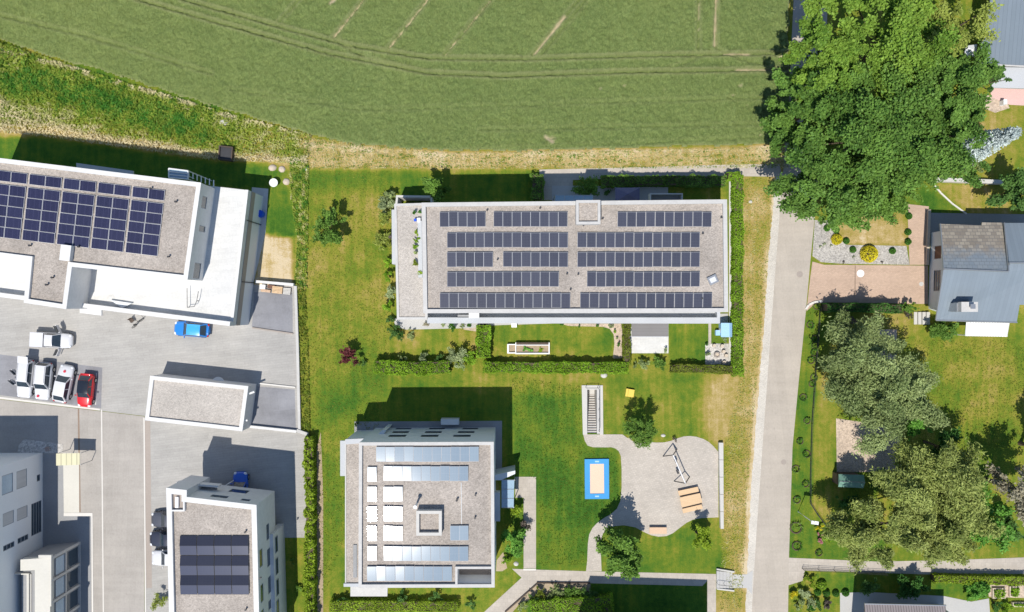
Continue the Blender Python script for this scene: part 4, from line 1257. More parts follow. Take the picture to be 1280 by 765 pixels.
for (xt, xb, ya, yc) in ((714, 729, 343, 433), (717, 732, 462, 552), (721, 735, 577, 667), (722, 736, 690, 770)):
    q = win_px(lw0, lw1, Z(xb, ya), Z(xb, yc), Z(xt, ya))
    make_window(D_, lw0, ld, (-ld[1], ld[0]) if -ld[1] > 0 else (ld[1], -ld[0]), q[0], q[1], max(.4, q[2]), min(4.0, max(q[3], 2.0)), .0, 'glass', 0)
part_prism(D_, 'north_balcony', [W2(*Z(178, 58), 5.2), W2(*Z(385, 98), 5.2), W2(*Z(380, 125), 5.2), W2(*Z(178, 100), 5.2)], 4.3, 4.5, 'concdark')
part_prism(D_, 'north_balcony_parapet', [W2(*Z(176, 56), 5.2), W2(*Z(410, 74), 5.2), W2(*Z(405, 84), 5.2), W2(*Z(176, 68), 5.2)], 4.3, 5.3, 'white')
p = [W2(*Z(a, b), 8.5) for a, b in ((148, 120), (213, 126), (213, 207), (148, 207))]
part_prism(D_, 'roof_terrace', p, 8.15, 8.18, 'gutter')
o2 = offset(ccw(p), .16); i2 = ccw(p)
mb = MB()
for i in range(4): mb.prism(ccw([o2[i], o2[(i + 1) % 4], i2[(i + 1) % 4], i2[i]]), 8.15, 8.49)
mb.build('roof_terrace_parapet', MAT['white'], D_)
x, y, _ = W(*Z(182, 165), 8.3)
MB().box(x, y, 8.18, .3, 1.1, .25).build('roof_terrace_box', MAT['alu'], D_)
for q in ((Z(557, 325)), (Z(560, 748)), (Z(640, 575))): vent(D_, q[0], q[1], 8.15, .3, .07)
gs = MB()
a, b = W(*Z(470, 58), 2), W(*Z(438, 78), 2); gs.tube([a, b], .06, 5); gs.tube([(a[0], a[1], 0), a], .05, 5)
gs.build('entrance_rail', MAT['steel'], D_)

# --- E: shaded block at the lower left edge with its open concrete wing
E_ = empty('apartment_building', W(10, 650), 'pale apartment block at the lower left edge showing its shaded windowed side', 'building')
ex, ey = W2(53.5, 566)
eP = [(ex, ey), (ex, -42), (ex - 16, -42), (ex - 16, ey)]
EA, EB = eP[0], eP[1]
eo = []
for bx, y0_, y1_, tx, pane, mull in ((16.2, 590.5, 614.5, 2.4, 'glassblue', 0), (33.7, 585.3, 607.3, 20.7, 'blind', 0), (50.2, 592.4, 600.8, 46, 'glass', 0), (17.3, 637, 653, 3.5, 'blind', 0),
                                     (34.4, 631, 646, 21.2, 'blind', 0), (54.0, 624, 663.5, 39.1, 'glass', 3), (18, 676, 683, 4, 'glass', 2), (35.3, 667, 674, 22, 'glass', 2)):
    q = win_px(EA, EB, (bx, y0_), (bx, y1_), (tx, y0_))
    eo.append((q[0], q[1], max(.25, q[2]), min(8.6, q[3]), pane, mull))
block(E_, eP, 0, 9.0, 'bwall', {(0, 1): eo}, roof='gravel', coping='white')
part_prism(E_, 'east_wing', [W2(98.4, 677), W2(98.4, 830), (W2(25, 700, 5.2)[0], W2(98, 830)[1]), W2(25, 699, 5.2)], 0, 4.9, 'concdark')
wg0, wg1 = W2(98.6, 677), W2(98.6, 830)
wl = abs(wg1[1] - wg0[1])
# concrete frame in front of the wing: posts, beams and roof edge
for k in range(4):
    yk = wg0[1] - .15 - k * 2.35
    MB().box(wg0[0] + .08, yk, 0, .22, .26, 5.6).build('concrete_post', MAT['concrete'], E_)
MB().box(wg0[0] + .06, (wg0[1] + wg1[1]) / 2, 2.7, .14, wl, .22).build('concrete_beam', MAT['concrete'], E_)
MB().box(wg0[0] + .06, (wg0[1] + wg1[1]) / 2, 0, .3, wl, .12).build('base_kerb', MAT['concrete'], E_)
for k in range(3):
    y0_ = wg0[1] - .3 - k * 2.35
    for z0_, z1_, pm in ((.25, 2.6, 'glass'), (3.0, 4.7, 'glassblue')):
        d_, nrm_ = (0, -1), (1, 0)
        make_window(E_, (wg0[0] - .19, y0_), d_, (1, 0), .1, 2.0, z0_, z1_, -.2, pm, 0)
Lp = [(25.5, 699.5), (62.5, 697), (62.5, 712), (62.8, 830), (43.5, 830), (43.5, 712.5), (25.5, 713.5)]
part_prism(E_, 'wing_roof', [W2(a, b, 5.6) for a, b in Lp], 4.9, 5.6, 'cream')
part_prism(E_, 'wing_coping', [W2(a, b, 5.7) for a, b in ((48, 694), (64, 694), (64, 758), (62.3, 758), (62.3, 697.5), (48, 697.5))], 5.4, 5.7, 'cream')
part_prism(E_, 'wing_terrace', [W2(a, b, 4.6) for a, b in ((36, 716), (42, 716), (42, 830), (36, 830))], 3.6, 5.0, 'concrete')
part_prism(E_, 'wing_terrace_rail', [W2(a, b, 5.2) for a, b in ((16.5, 717), (36, 717), (36, 830), (34.7, 830), (34.7, 718.3), (16.5, 718.3))], 4.6, 5.2, 'cream')
for k in range(7):
    x, y, _ = W(6 + 3.2 * k, 721, 3.4)
    MB().box(x, y, .4 + k * .35, .3, 1.3, 2.2).build('stair_step', MAT['concdark'], E_) if k < 7 else None
# --- garage
G_ = empty('garage', W(246, 505), 'small flat garage with white rim and gravel roof in the middle of the parking court', 'garage')
gP = [W2(*q, 3.0) for q in ((188, 470), (310, 483), (302.6, 538.8), (181.5, 525))]
block(G_, gP, 0, 3.0, 'white', {}, roof='gravel2', coping='white', pt=.38, drop=.22)
for a, b in (((306, 494), (318, 489.5)), ((303.5, 526.5), (309.5, 525))):
    MB().tube([W(*a, 2.4), W(*b, 2.4)], .12, 6).build('beam', MAT['steel'], G_)
# --- house G
H_ = empty('house', W(1220, 340), 'detached house with grey-blue metal roof and lichen-brown tiles behind the pink driveway', 'house')
wallP = ccw([W2(1163, 291), W2(1160.5, 386), W2(1178, 392), W2(1238, 393.5), W2(1238, 379), W2(1290, 379), W2(1290, 289), W2(1256, 288)])
wA, wB = W2(1163, 291), W2(1160.5, 386)
wl = math.hypot(wB[0] - wA[0], wB[1] - wA[1])
wo = [win_px(wA, wB, (1169.5, 307.5), (1169.5, 324), (1175.6, 307)) , win_px(wA, wB, (1167, 338), (1167, 364), (1174.4, 338))]
wo = [(a, b, .95, 2.4, 'brownshutter' if i == 0 else 'glass', 0 if i == 0 else 2) for i, (a, b, c, d) in enumerate(wo)]
mb = MB(); wins = []
for a, b in zip(wallP, wallP[1:] + wallP[:1]):
    if abs(a[0] - wA[0]) < .5 and abs(b[0] - wB[0]) < .5 or abs(a[0] - wB[0]) < .5 and abs(b[0] - wA[0]) < .5:
        lst = wo if abs(a[1] - wA[1]) < .1 else [(wl - o[1], wl - o[0]) + o[2:] for o in wo]
        d_, n_ = facade(mb, a, b, 0, 3.3, lst); wins = [(a, d_, n_, o) for o in lst]
    else: facade(mb, a, b, 0, 3.3, [])
mb.add([(wA[0], wA[1], 3.3), (wB[0], wB[1], 3.3), (wB[0], wB[1], 3.45), (wB[0] + .05, W(0, 337)[1], 5.7), (wA[0], wA[1], 4.3)], [(0, 1, 2, 3, 4)])
mb.build('wall', MAT['greywall'], H_)
for a, d_, n_, o in wins: make_window(H_, a, d_, n_, o[0], o[1], o[2], o[3], .07, o[4], o[5])
sh = MB(); a, d_, n_, o = wins[1]
def slab(name, pts, mat, t=.16):
    mb = MB(); n = len(pts)
    P_ = [W(*q) for q in pts]
    mb.add([(p[0], p[1], p[2]) for p in P_] + [(p[0], p[1], p[2] - t) for p in P_], [tuple(range(n)), tuple(range(2 * n - 1, n - 1, -1))] + [(i, (i + 1) % n, n + (i + 1) % n, n + i) for i in range(n)])
    return mb.build(name, MAT[mat], H_)
slab('tiled_roof', ((1175.5, 279.8, 4.6), (1227, 281.8, 4.6), (1227.6, 278, 4.55), (1254.5, 278.4, 4.55), (1260, 338.6, 6.35), (1180, 335.6, 6.35)), 'rooftile')
slab('metal_roof', ((1180, 336.8, 6.0), (1260.5, 339.8, 6.0), (1262, 328.8, 6.25), (1330, 329, 6.25), (1330, 382, 4.3), (1274.5, 381, 4.35), (1271, 402.6, 3.5), (1170.3, 399.8, 3.5)), 'roofblue2')
slab('metal_roof', ((1256, 278.6, 4.75), (1330, 278.8, 4.75), (1330, 328, 6.45), (1261.5, 328, 6.45)), 'roofblue2')
for a, b in (((1180, 336, 6.42), (1260.5, 339.2, 6.42)), ((1255.3, 278.5, 4.85), (1260.8, 338.8, 6.45)), ((1261.5, 328.4, 6.5), (1330, 328.6, 6.5)), ((1175.2, 279.8, 4.65), (1179.6, 335.8, 6.4)), ((1179.6, 336.5, 6.05), (1169.8, 399.8, 3.55)), ((1169.8, 400.2, 3.5), (1271.4, 403, 3.5))):
    MB().tube([W(*a), W(*b)], .09, 6).build('roof_flashing', MAT['metal'], H_)
x, y, _ = W(1212.5, 383.6, 6.1)
ch = MB().box(x, y, 3.6, 1.75, 1.05, 2.45).build('chimney', MAT['coping'], H_)
c2 = MB(); c2.cyl(x + .1, y + .05, 6.05, 6.45, .16, 10); c2.box(x + .1, y + .05, 6.45, .5, .5, .06); c2.build('chimney_pot', MAT['metal'], ch)
MB().box(x - 1.02, y - .05, 3.6, .2, .9, 2.0).build('chimney_flue', MAT['metal'], ch)
cn = [W(*q) for q in ((1208, 402.6, 2.9), (1262, 403.6, 2.9), (1259, 421, 2.5), (1206.5, 420, 2.5))]
MB().add(cn + [(p[0], p[1], p[2] - .08) for p in cn], [(0, 1, 2, 3), (7, 6, 5, 4), (0, 1, 5, 4), (1, 2, 6, 5), (2, 3, 7, 6), (3, 0, 4, 7)]).build('terrace_awning', MAT['corr'], H_)
for q in ((1259, 420), (1207.5, 419)):
    p = W(*q, 2.4); MB().tube([(p[0], p[1], 0), p], .06, 6).build('awning_post', MAT['steel'], H_)
# --- H top right
T_ = empty('house', W(1255, 50), 'house at the top right corner with a dark blue-grey metal roof', 'house')
def slab2(root, name, pts, mat, t=.18):
    global H_
    keep_ = H_; H_ = root; o = slab(name, pts, mat, t); H_ = keep_; return o
part_prism(T_, 'wall', [W2(1232, 100), W2(1330, 100), W2(1330, -60), W2(1240, -60)], 0, 2.8, 'white')
slab2(T_, 'metal_roof', ((1250, -60, 5.5), (1222.5, 79, 3.8), (1340, 84.5, 3.8), (1340, -60, 5.5)), 'roofblue')
slab2(T_, 'porch_roof', ((1238, 83.5, 3.3), (1340, 85.5, 3.3), (1340, 112, 2.9), (1240, 109.5, 2.9)), 'balc')
MB().tube([W(1222, 80, 3.8), W(1340, 85.5, 3.8)], .10, 6).build('roof_gutter', MAT['coping'], T_)
# --- I bottom house
I_ = empty('house', W(1130, 790), 'house at the bottom edge with a ribbed brown roof', 'house')
part_prism(I_, 'wall', [W2(1083, 754), W2(1172, 755), W2(1172, 860), W2(1083, 860)], 0, 3.6, 'white')
slab2(I_, 'ribbed_roof', ((1081, 755, 4.4), (1182, 757, 4.4), (1188, 860, 6.8), (1082, 858, 6.8)), 'roofbrown')
MB().tube([W(1080.5, 754.6, 4.4), W(1182.5, 756.8, 4.4)], .09, 6).build('roof_gutter', MAT['metal'], I_)
# --- K neighbouring block just outside the frame (its shade lies on the path)
K_ = empty('apartment_building', W(790, 830), 'flat-roofed block south of the park path', 'building')
kq = [W2(718, 768), W2(864, 773), W2(864, 900), W2(718, 900)]
block(K_, kq, 0, 9.4, 'white', {(1, 2): grid(kq[1], kq[2]), (2, 3): grid(kq[2], kq[3])}, roof='gravel')
# ------------------------------------------------------------------ solar panels: each one an object
ORD = ['first', 'second', 'third', 'fourth', 'fifth', 'sixth', 'seventh', 'eighth', 'ninth', 'tenth', 'eleventh', 'twelfth', 'thirteenth', 'fourteenth']
MAT['pv_grey'] = pv_mat("grey_blue_cells", (.044, .047, .068), (.064, .068, .095), .155, .155, (.15, .16, .19), .20, .01, .4)
MAT['pv_mirror'] = pv_mat("mirror_cells", (.185, .245, .305), (.24, .305, .36), .155, 1.56, (.4, .42, .46), .085, .01, .42)  # pale cell colour holds part of the reflected sky
MAT['pv_purple'] = pv_mat("purple_blue_cells", (.009, .010, .034), (.016, .018, .052), .53, .105, (.10, .10, .19), .25, .018, .45)
MAT['pv_shaded'] = pv_mat("shaded_cells", (.022, .025, .042), (.035, .038, .058), .30, .25, (.05, .055, .08), .2, .008, .4)  # shaded and sunlit tent sides painted as two cell colours
MAT['pv_sunlit'] = pv_mat("sunlit_cells", (.050, .058, .095), (.062, .070, .110), .30, .25, (.08, .09, .13), .16, .008, .35)
def panel_proto(w, l, cells, frame='alu', fw=.03, lift=.06):
    r = empty('solar_panel')
    o = MB().box(0, 0, 0, w, l, .04).build('frame', MAT[frame], r)
    c = MB(); c.quad((-w / 2 + fw, -l / 2 + fw, .045), (w / 2 - fw, -l / 2 + fw, .045), (w / 2 - fw, l / 2 - fw, .045), (-w / 2 + fw, l / 2 - fw, .045))
    c.build('cell_sheet', MAT[cells], r)
    return r
PROTO = {}
def put_panel(key, x, y, z, label, group, rot=(0, 0, 0)):
    w, l, cells, frame, fw = key
    if key not in PROTO:
        o = PROTO[key] = panel_proto(*key)
    else:
        o = copy_tree(PROTO[key])
    o.location = (x, y, z); o.rotation_euler = rot
    return tag(o, label, 'solar panel', group)

KB = (.925, 1.50, 'pv_grey', 'panelrim', .025)
def prow(row, rowword, py0, py1, segs, h, key, roofword, group, tilt, segwords, col='grey'):
    yc = (py0 + py1) / 2
    for (x0, x1, n), sw in zip(segs, segwords):
        for i in range(n):
            x, y, _ = W(x0 + (x1 - x0) * (i + .5) / n, yc + random.uniform(-.25, .25), h)
            put_panel(key, x, y, h - .06 + random.uniform(-.01, .01), f"{col} solar panel, {ORD[i]} from left, {rowword} row{sw}, {roofword}", group,
                      (math.radians(tilt + random.uniform(-.35, .35)), math.radians(random.uniform(-.3, .3)), random.uniform(-.004, .004)))
W3 = (', west section', ', middle section', ', east section'); W2w = (', west section', ', east section')
GB = 'solar panels on the long roof'
HB = 9.4
prow(0, 'top', 264.9, 283.2, [(549.6, 606.7, 5), (617, 709.4, 8), (771.8, 889.8, 10)], HB, KB, 'long middle roof', GB, 4.5, W3)
prow(1, 'second', 290.8, 309.3, [(558.7, 710, 13), (721.6, 875, 13)], HB, KB, 'long middle roof', GB, 4.5, W2w)
prow(2, 'third', 315, 333.7, [(558.7, 616, 5), (628.7, 710, 7), (721.6, 875, 13)], HB, KB, 'long middle roof', GB, 4.5, W3)
prow(3, 'fourth', 339.4, 358.8, [(558.7, 698.5, 12), (733.6, 875, 12)], HB, KB, 'long middle roof', GB, 4.5, W2w)
prow(4, 'bottom', 365.9, 385.4, [(549.6, 712.9, 14), (725, 890.4, 14)], HB, KB, 'long middle roof', GB, 4.5, W2w)
KC = (.93, 1.52, 'pv_mirror', 'panelrim', .022)
GC = 'solar panels on the square roof'
HCc = 9.68
ZC = lambda a, b: (400 + a * .3723, 480 + b * .3723)
def crow(word, y0, y1, x0, x1, n, sw=''):
    (xa, ya), (xb, yb2) = ZC(x0, y0), ZC(x1, y1)
    prow(0, word, ya, yb2, [(xa, xb, n)], HCc, KC, 'square block roof', GC, 5.0, [sw], 'shiny')
crow('top', 210, 262, 188, 533, 11)
crow('second', 275, 327, 213, 498, 9)
crow('third', 343, 397, 213, 278, 2, ', middle pair')
crow('fourth', 408, 464, 213, 278, 2, ', middle pair')
crow('fifth', 475, 529, 213, 278, 2, ', middle pair')
crow('fifth', 475, 527, 437, 498, 2, ', right pair')
crow('sixth', 545, 595, 213, 498, 9)
crow('bottom', 612, 662, 157, 443, 9)
for wd, a, b in (('second', 277, 330), ('third', 343, 397), ('fourth', 410, 464), ('fifth', 475, 529), ('sixth', 543, 595)):
    (xa, ya), (xb, yb2) = ZC(158, a), ZC(191, b)
    x, y, _ = W((xa + xb) / 2, (ya + yb2) / 2, HCc)
    put_panel(KC, x, y, HCc - .06, f"shiny solar panel standing alone at the left end of the {wd} row, square block roof", GC, (math.radians(5), 0, 0))
# A: grid turned with the building
KA = (1.62, 1.06, 'pv_purple', 'alu', .022)
ang = math.radians(-6.9)
ox, oy, _ = W(205.5, 237.6, 9.0)
ua = (-math.cos(ang), -math.sin(ang)); va = (math.sin(ang), -math.cos(ang))
GA = 'solar panels on the stepped white block'
for g in range(6):
    for c in range(2):
        for r in range(6):
            u = g * 3.53 + c * 1.66 + .82
            v = .53 + (0 if r == 0 else .28 + r * 1.085)
            x, y = ox + ua[0] * u + va[0] * v, oy + ua[1] * u + va[1] * v
            if x < -58.5: continue
            put_panel(KA, x, y, 8.78, f"purple-blue panel, row {['one', 'two', 'three', 'four', 'five', 'six'][r]} from top, {ORD[g * 2 + c]} column from right, stepped white block", GA,
                      (math.radians(4), math.radians(random.uniform(-.4, .4)), ang))
# D: tented panels, shaded and sunlit sides given darker and lighter cell colours
GD = 'solar panels on the block beside the parked cars'
for r, (ya, yc) in enumerate(((351, 406), (405, 455), (461, 513), (515, 565), (569, 619), (621, 671))):
    for c in range(4):
        x, y, _ = W(*Z(191 + 94.4 * (c + .5) + (ya - 351) * .012, (ya + yc) / 2), 8.5)
        dark = r % 2 == 0
        key = (1.72, 1.02, 'pv_shaded' if dark else 'pv_sunlit', 'metaldark', .02)
        put_panel(key, x, y, 8.33, f"{'dark' if dark else 'sunlit-toned'} solar panel, row {['one', 'two', 'three', 'four', 'five', 'six'][r]} from top, {ORD[c]} from left, block beside parked cars", GD,
                  (math.radians(-9 if dark else 7), 0, 0))

# ------------------------------------------------------------------ cars
def paint(name, col, rough=.3):
    return M(name, col, rough, .03, spec=.5, coat=.6)
def car(label, px, py, heading, L, col, kind='hatch', wd=1.74, ht=1.48, roofmat=None, emblem=None, doors=(), tailgate=False, h=.9, name='parked_car', cat='car'):
    body = col
    root = empty(name, (0, 0, 0), label, cat, 'parked cars')
    hl, w = L / 2, wd / 2
    zb, belt = .22, .88
    van = kind in ('van', 'pickup')
    st = []
    N = 22
    for i in range(N):
        t = -1 + 2 * i / (N - 1)
        x = t * hl
        e = abs(t)
        wk = w * (1 - .05 * max(0, e - .55) / .45 - .10 * max(0, (e - .62) / .38) ** 2 - .24 * max(0, (e - .82) / .18) ** 2)
        zt = belt + .03
        if t > .30: zt = belt + .02 - .24 * ((t - .30) / .7) ** 1.6
        if t > .93: zt -= .12 * (t - .93) / .07
        if t < -.90: zt = belt - .10 * (-.90 - t) / .10
        lo = zb + .10 * max(0, (e - .85) / .15)
        st.append((x, wk, lo, zt))
    V, F = [], []
    for x, wk, lo, zt in st:
        ring = [(-wk * .88, lo), (-wk * .98, lo + .16), (-wk, (lo + zt) * .5), (-wk * .97, zt - .10), (-wk * .86, zt), (-wk * .45, zt + .035), (0, zt + .05), (wk * .45, zt + .035), (wk * .86, zt), (wk * .97, zt - .10), (wk, (lo + zt) * .5), (wk * .98, lo + .16), (wk * .88, lo)]
        V += [(x, a, b) for a, b in ring]
    k = 13
    for i in range(N - 1):
        for j in range(k - 1):
            F.append((i * k + j, i * k + j + 1, (i + 1) * k + j + 1, (i + 1) * k + j))
        F.append((i * k + k - 1, i * k, (i + 1) * k, (i + 1) * k + k - 1))
    F.append(tuple(range(k))); F.append(tuple(range((N - 1) * k, N * k)))
    mb = MB(); mb.add(V, F); mb.build('body', body, root, smooth=True)
    xb0, xt0 = (-hl * .97, -hl * .84) if kind in ('van', 'estate') else (-hl * .93, -hl * .62)
    xb1, xt1 = hl * .42, hl * .12
    if kind == 'sedan': xb0, xt0 = -hl * .74, -hl * .40
    if kind == 'pickup': xb0, xt0 = -hl * .22, -hl * .16; xb1, xt1 = hl * .50, hl * .22
    wb, wt = w * .90, w * .70
    zr = ht
    base = [(xb0, -wb, belt + .01), (xb1, -wb, belt + .01), (xb1, wb, belt + .01), (xb0, wb, belt + .01)]
    top = [(xt0, -wt, zr - .06), (xt1, -wt, zr - .06), (xt1, wt, zr - .06), (xt0, wt, zr - .06)]
    mb = MB(); mb.add(base + top, [(0, 1, 5, 4), (1, 2, 6, 5), (2, 3, 7, 6), (3, 0, 4, 7)]); mb.build('pillars', body, root)
    def lerp(a, b, t): return tuple(a[i] + (b[i] - a[i]) * t for i in range(3))
    def pane(name, b0, b1, t0, t1, u0=.06, u1=.94, v0=.06, v1=.96):
        n = np.cross(np.array(b1) - np.array(b0), np.array(t0) - np.array(b0)); n = n / np.linalg.norm(n) * .012
        pt = []
        for u, v in ((u0, v0), (u1, v0), (u1, v1), (u0, v1)):
            pt.append(tuple(np.array(lerp(lerp(b0, b1, u), lerp(t0, t1, u), v)) + n))
        return MB().add(pt, [(0, 1, 2, 3)]).build(name, MAT['carglass'], root)
    pane('windscreen', base[1], base[2], top[1], top[2], .04, .96, .03, .98)
    pane('rear_window', base[3], base[0], top[3], top[0], .08, .92, .15, .95)
    for a, b in ((0, 1), (2, 3)):
        pane('side_window', base[a], base[b], top[a], top[b], .07, .50, .08, .92)
        pane('side_window', base[a], base[b], top[a], top[b], .54, .93, .08, .92)
    V, F = [], []
    m = 7
    for i in range(m):
        for j in range(m):
            u, v = -1 + 2 * i / (m - 1), -1 + 2 * j / (m - 1)
            V.append(((xt0 + xt1) / 2 + u * (xt1 - xt0) / 2 * 1.02, v * wt * 1.03, zr - .06 + .06 * (1 - u ** 4) * .5 + .06 * (1 - v * v)))
    for i in range(m - 1):
        for j in range(m - 1): F.append((i * m + j, (i + 1) * m + j, (i + 1) * m + j + 1, i * m + j + 1))
    MB().add(V, F).build('roof', roofmat or body, root, smooth=True)
    for sx in (-1, 1):
        for sy in (-1, 1):
            x, y = sx * hl * .62 + (.05 if sx > 0 else -.02), sy * (w - .10)
            t = MB().tube([(x, y - .11 * sy, .31), (x, y + .11 * sy, .31)], .31, 16).build('wheel', MAT['tyre'], root)
            MB().tube([(x, y + .10 * sy, .31), (x, y + .125 * sy, .31)], .20, 12).build('rim', MAT['rim'], t)
    for sy in (-1, 1):
        MB().dome(hl * .885, sy * w * .66, belt - .26, .20, .20, .14, 10, 5, True).build('headlight', MAT['lampglass'], root, True)
        MB().box(-hl * .955, sy * w * .72, .62, .16, .22, .18).build('tail_light', MAT['redlens'], root)
        MB().dome(xb1 - .20, sy * (w + .09), belt + .08, .08, .13, .09, 8, 4, True).build('door_mirror', body, root, True)
    if kind == 'pickup':
        mb = MB(); mb.box((-hl * .96 + xb0) / 2, 0, belt - .02, xb0 + hl * .96 - .06, wd * .93, .40)
        mb.build('bed_cover', body, root)
        rb = MB()
        mb = MB(); mb.box(xb0 - .10, 0, belt + .39, .08, wd * .9, .05); mb.build('bed_rail', MAT['metaldark'], root)
    if emblem:
        mb = MB(); mb.cyl(hl * emblem[0], emblem[1], belt + .0, belt + .055 - emblem[2], .15, 14); mb.build('bonnet_emblem', MAT['red'], root)
    if kind in ('van', 'estate'):
        for sy in (-1, 1):
            MB().tube([(xt0 + .1, sy * wt * .9, zr + .03), (xt1 - .1, sy * wt * .9, zr + .03)], .025, 5).build('roof_rail', MAT['metal'], root)
    for (x, sy, a, ln) in doors:
        hx, hy = x, sy * w * .98
        d = (-math.cos(a), sy * math.sin(a))
        q0, q1 = (hx, hy), (hx + d[0] * ln, hy + d[1] * ln)
        mb = MB(); mb.prism(strip_poly(q0, q1, .09), .35, belt + .02, True)
        do = mb.build('door', body, root)
        qm = (q0[0] + d[0] * .1, q0[1] + d[1] * .1)
        MB().prism(strip_poly((qm[0] + .02, qm[1]), (q1[0] - d[0] * .1, q1[1] - d[1] * .1), .03), belt + .03, zr - .12, True).build('door_window', MAT['carglass'], do)
    if tailgate:
        mb = MB(); q = [(xt0 - .72, -wt * .95, zr + .16), (xt0 + .02, -wt, zr + .02), (xt0 + .02, wt, zr + .02), (xt0 - .72, wt * .95, zr + .16)]
        mb.add(q + [(a, b, c - .07) for a, b, c in q], [(0, 1, 2, 3), (7, 6, 5, 4), (0, 1, 5, 4), (1, 2, 6, 5), (2, 3, 7, 6), (3, 0, 4, 7)])
        mb.build('tailgate', body, root)
    x, y, _ = W(px, py, h)
    root.location = (x, y, .027); root.rotation_euler = (0, 0, heading)
    return root
R = math.radians
P_white = paint("white_car_paint", (.64, .64, .65)); P_red = paint("red_car_paint", (.62, .012, .018)); P_blue = paint("blue_car_paint", (.02, .20, .60))
P_black = paint("black_car_paint", (.035, .038, .055), .25); P_grey = paint("charcoal_car_paint", (.075, .078, .095), .3); P_roof = paint("black_roof_paint", (.015, .018, .025), .15)
P_royal = paint("royal_blue_car_paint", (.005, .09, .50))
car('light blue hatchback parked along the white terrace wall', 238.5, 411.6, R(175.5), 3.95, P_blue, 'hatch', 1.68, 1.5, roofmat=paint('blue_roof_glare', (.05, .36, .74), .25))  # roof glare put into a lighter blue colour
car('white pickup with both doors open standing alone on the court', 63.5, 425.3, R(-3), 4.55, P_white, 'pickup', 1.72, 1.6, emblem=None, doors=((.95, 1, R(62), 1.0), (.95, -1, R(70), .95)))
car('white estate with tailgate and two side doors raised, leftmost in the bays', 30.5, 473.5, R(-96), 4.35, P_white, 'estate', 1.68, 1.5, doors=((.75, -1, R(58), .95), (-.35, -1, R(52), .9)), tailgate=True)
car('white van with a red bonnet badge, second in the parking bays', 53, 476.5, R(-95.5), 4.25, P_white, 'van', 1.72, 1.62, emblem=(.80, -.35, .07))
car('white hatchback parked nose-up with red round badge on its bonnet', 78.3, 479.7, R(78.5), 4.25, P_white, 'hatch', 1.72, 1.48, emblem=(.66, .05, .02))
car('red hatchback with a black roof at the right end of the bays', 105.8, 488.3, R(-96), 3.75, P_red, 'hatch', 1.66, 1.46, roofmat=P_roof)
car('royal blue car in the shade north of the white block', 299.5, 611, R(90), 3.7, P_royal, 'hatch', 1.66, 1.46)
car('charcoal car tucked under the white block, top of three', 211.5, 650, R(180), 4.3, P_grey, 'hatch', 1.74, 1.46)
car('black car tucked under the white block, middle of three', 210, 674, R(181), 4.4, P_black, 'sedan', 1.76, 1.44)
car('white car with dark glass tucked under the white block, lowest of three', 211.5, 698, R(180), 4.2, P_white, 'hatch', 1.74, 1.46)

# bicycle and folding chair by the wall
bx, by, _ = W(172, 404, .4)
bi = empty('bicycle', (bx, by, .02), 'dark bicycle leaning on its stand below the white terrace', 'bicycle', rz=R(42))
def wheel_bm(x):
    mb = MB()
    pts = [(bx + x + .33 * math.cos(t), by, .36 + .33 * math.sin(t)) for t in np.linspace(0, 2 * math.pi, 17)]
    mb.tube(pts, .025, 5, False)
    for t in np.linspace(0, math.pi, 4)[:-1]:
        mb.tube([(bx + x + .33 * math.cos(t), by, .36 + .33 * math.sin(t)), (bx + x - .33 * math.cos(t), by, .36 - .33 * math.sin(t))], .006, 3)
    return mb
for x in (-.52, .52): wheel_bm(x).build('wheel', MAT['tyre'], bi)
mb = MB()
for a, b in (((-.52, .36), (-.1, .33)), ((-.52, .36), (-.18, .8)), ((-.1, .33), (-.2, .9)), ((-.1, .33), (.36, .85)), ((-.18, .8), (.36, .88)), ((.36, .95), (.52, .36))):
    mb.tube([(bx + a[0], by, a[1]), (bx + b[0], by, b[1])], .022, 5)
mb.build('frame', MAT['metaldark'], bi)
MB().dome(bx - .22, by, .92, .14, .07, .05, 8, 3, True).build('saddle', MAT['black'], bi)
MB().tube([(bx + .3, by - .3, 1.0), (bx + .36, by, .97), (bx + .3, by + .3, 1.0)], .02, 5).build('handlebar', MAT['black'], bi)
def chair(label, px, py, rz, seat, frame, name='chair', cat='chair', sc=1.0):
    x, y, _ = W(px, py, .4)
    r = empty(name, (x, y, .03), label, cat, None, rz)
    MB().box(x, y, .40, .46 * sc, .44 * sc, .05).build('seat', MAT[seat], r)
    MB().box(x, y + .22 * sc, .45, .44 * sc, .04, .42, 0).build('backrest', MAT[seat], r)
    for sx in (-1, 1):
        for sy in (-1, 1): MB().tube([(x + sx * .21 * sc, y + sy * .2 * sc, 0), (x + sx * .2 * sc, y + sy * .19 * sc, .41)], .02, 5).build('leg', MAT[frame], r)
    return r
chair('tan folding chair with a dark back beside the bicycle', 164.5, 400.5, R(35), 'timberdark', 'metaldark', sc=.95)
chair('black outdoor chair with pale seat on shaded gravel by the corner block', 59, 561.5, R(20), 'brownhide', 'black')

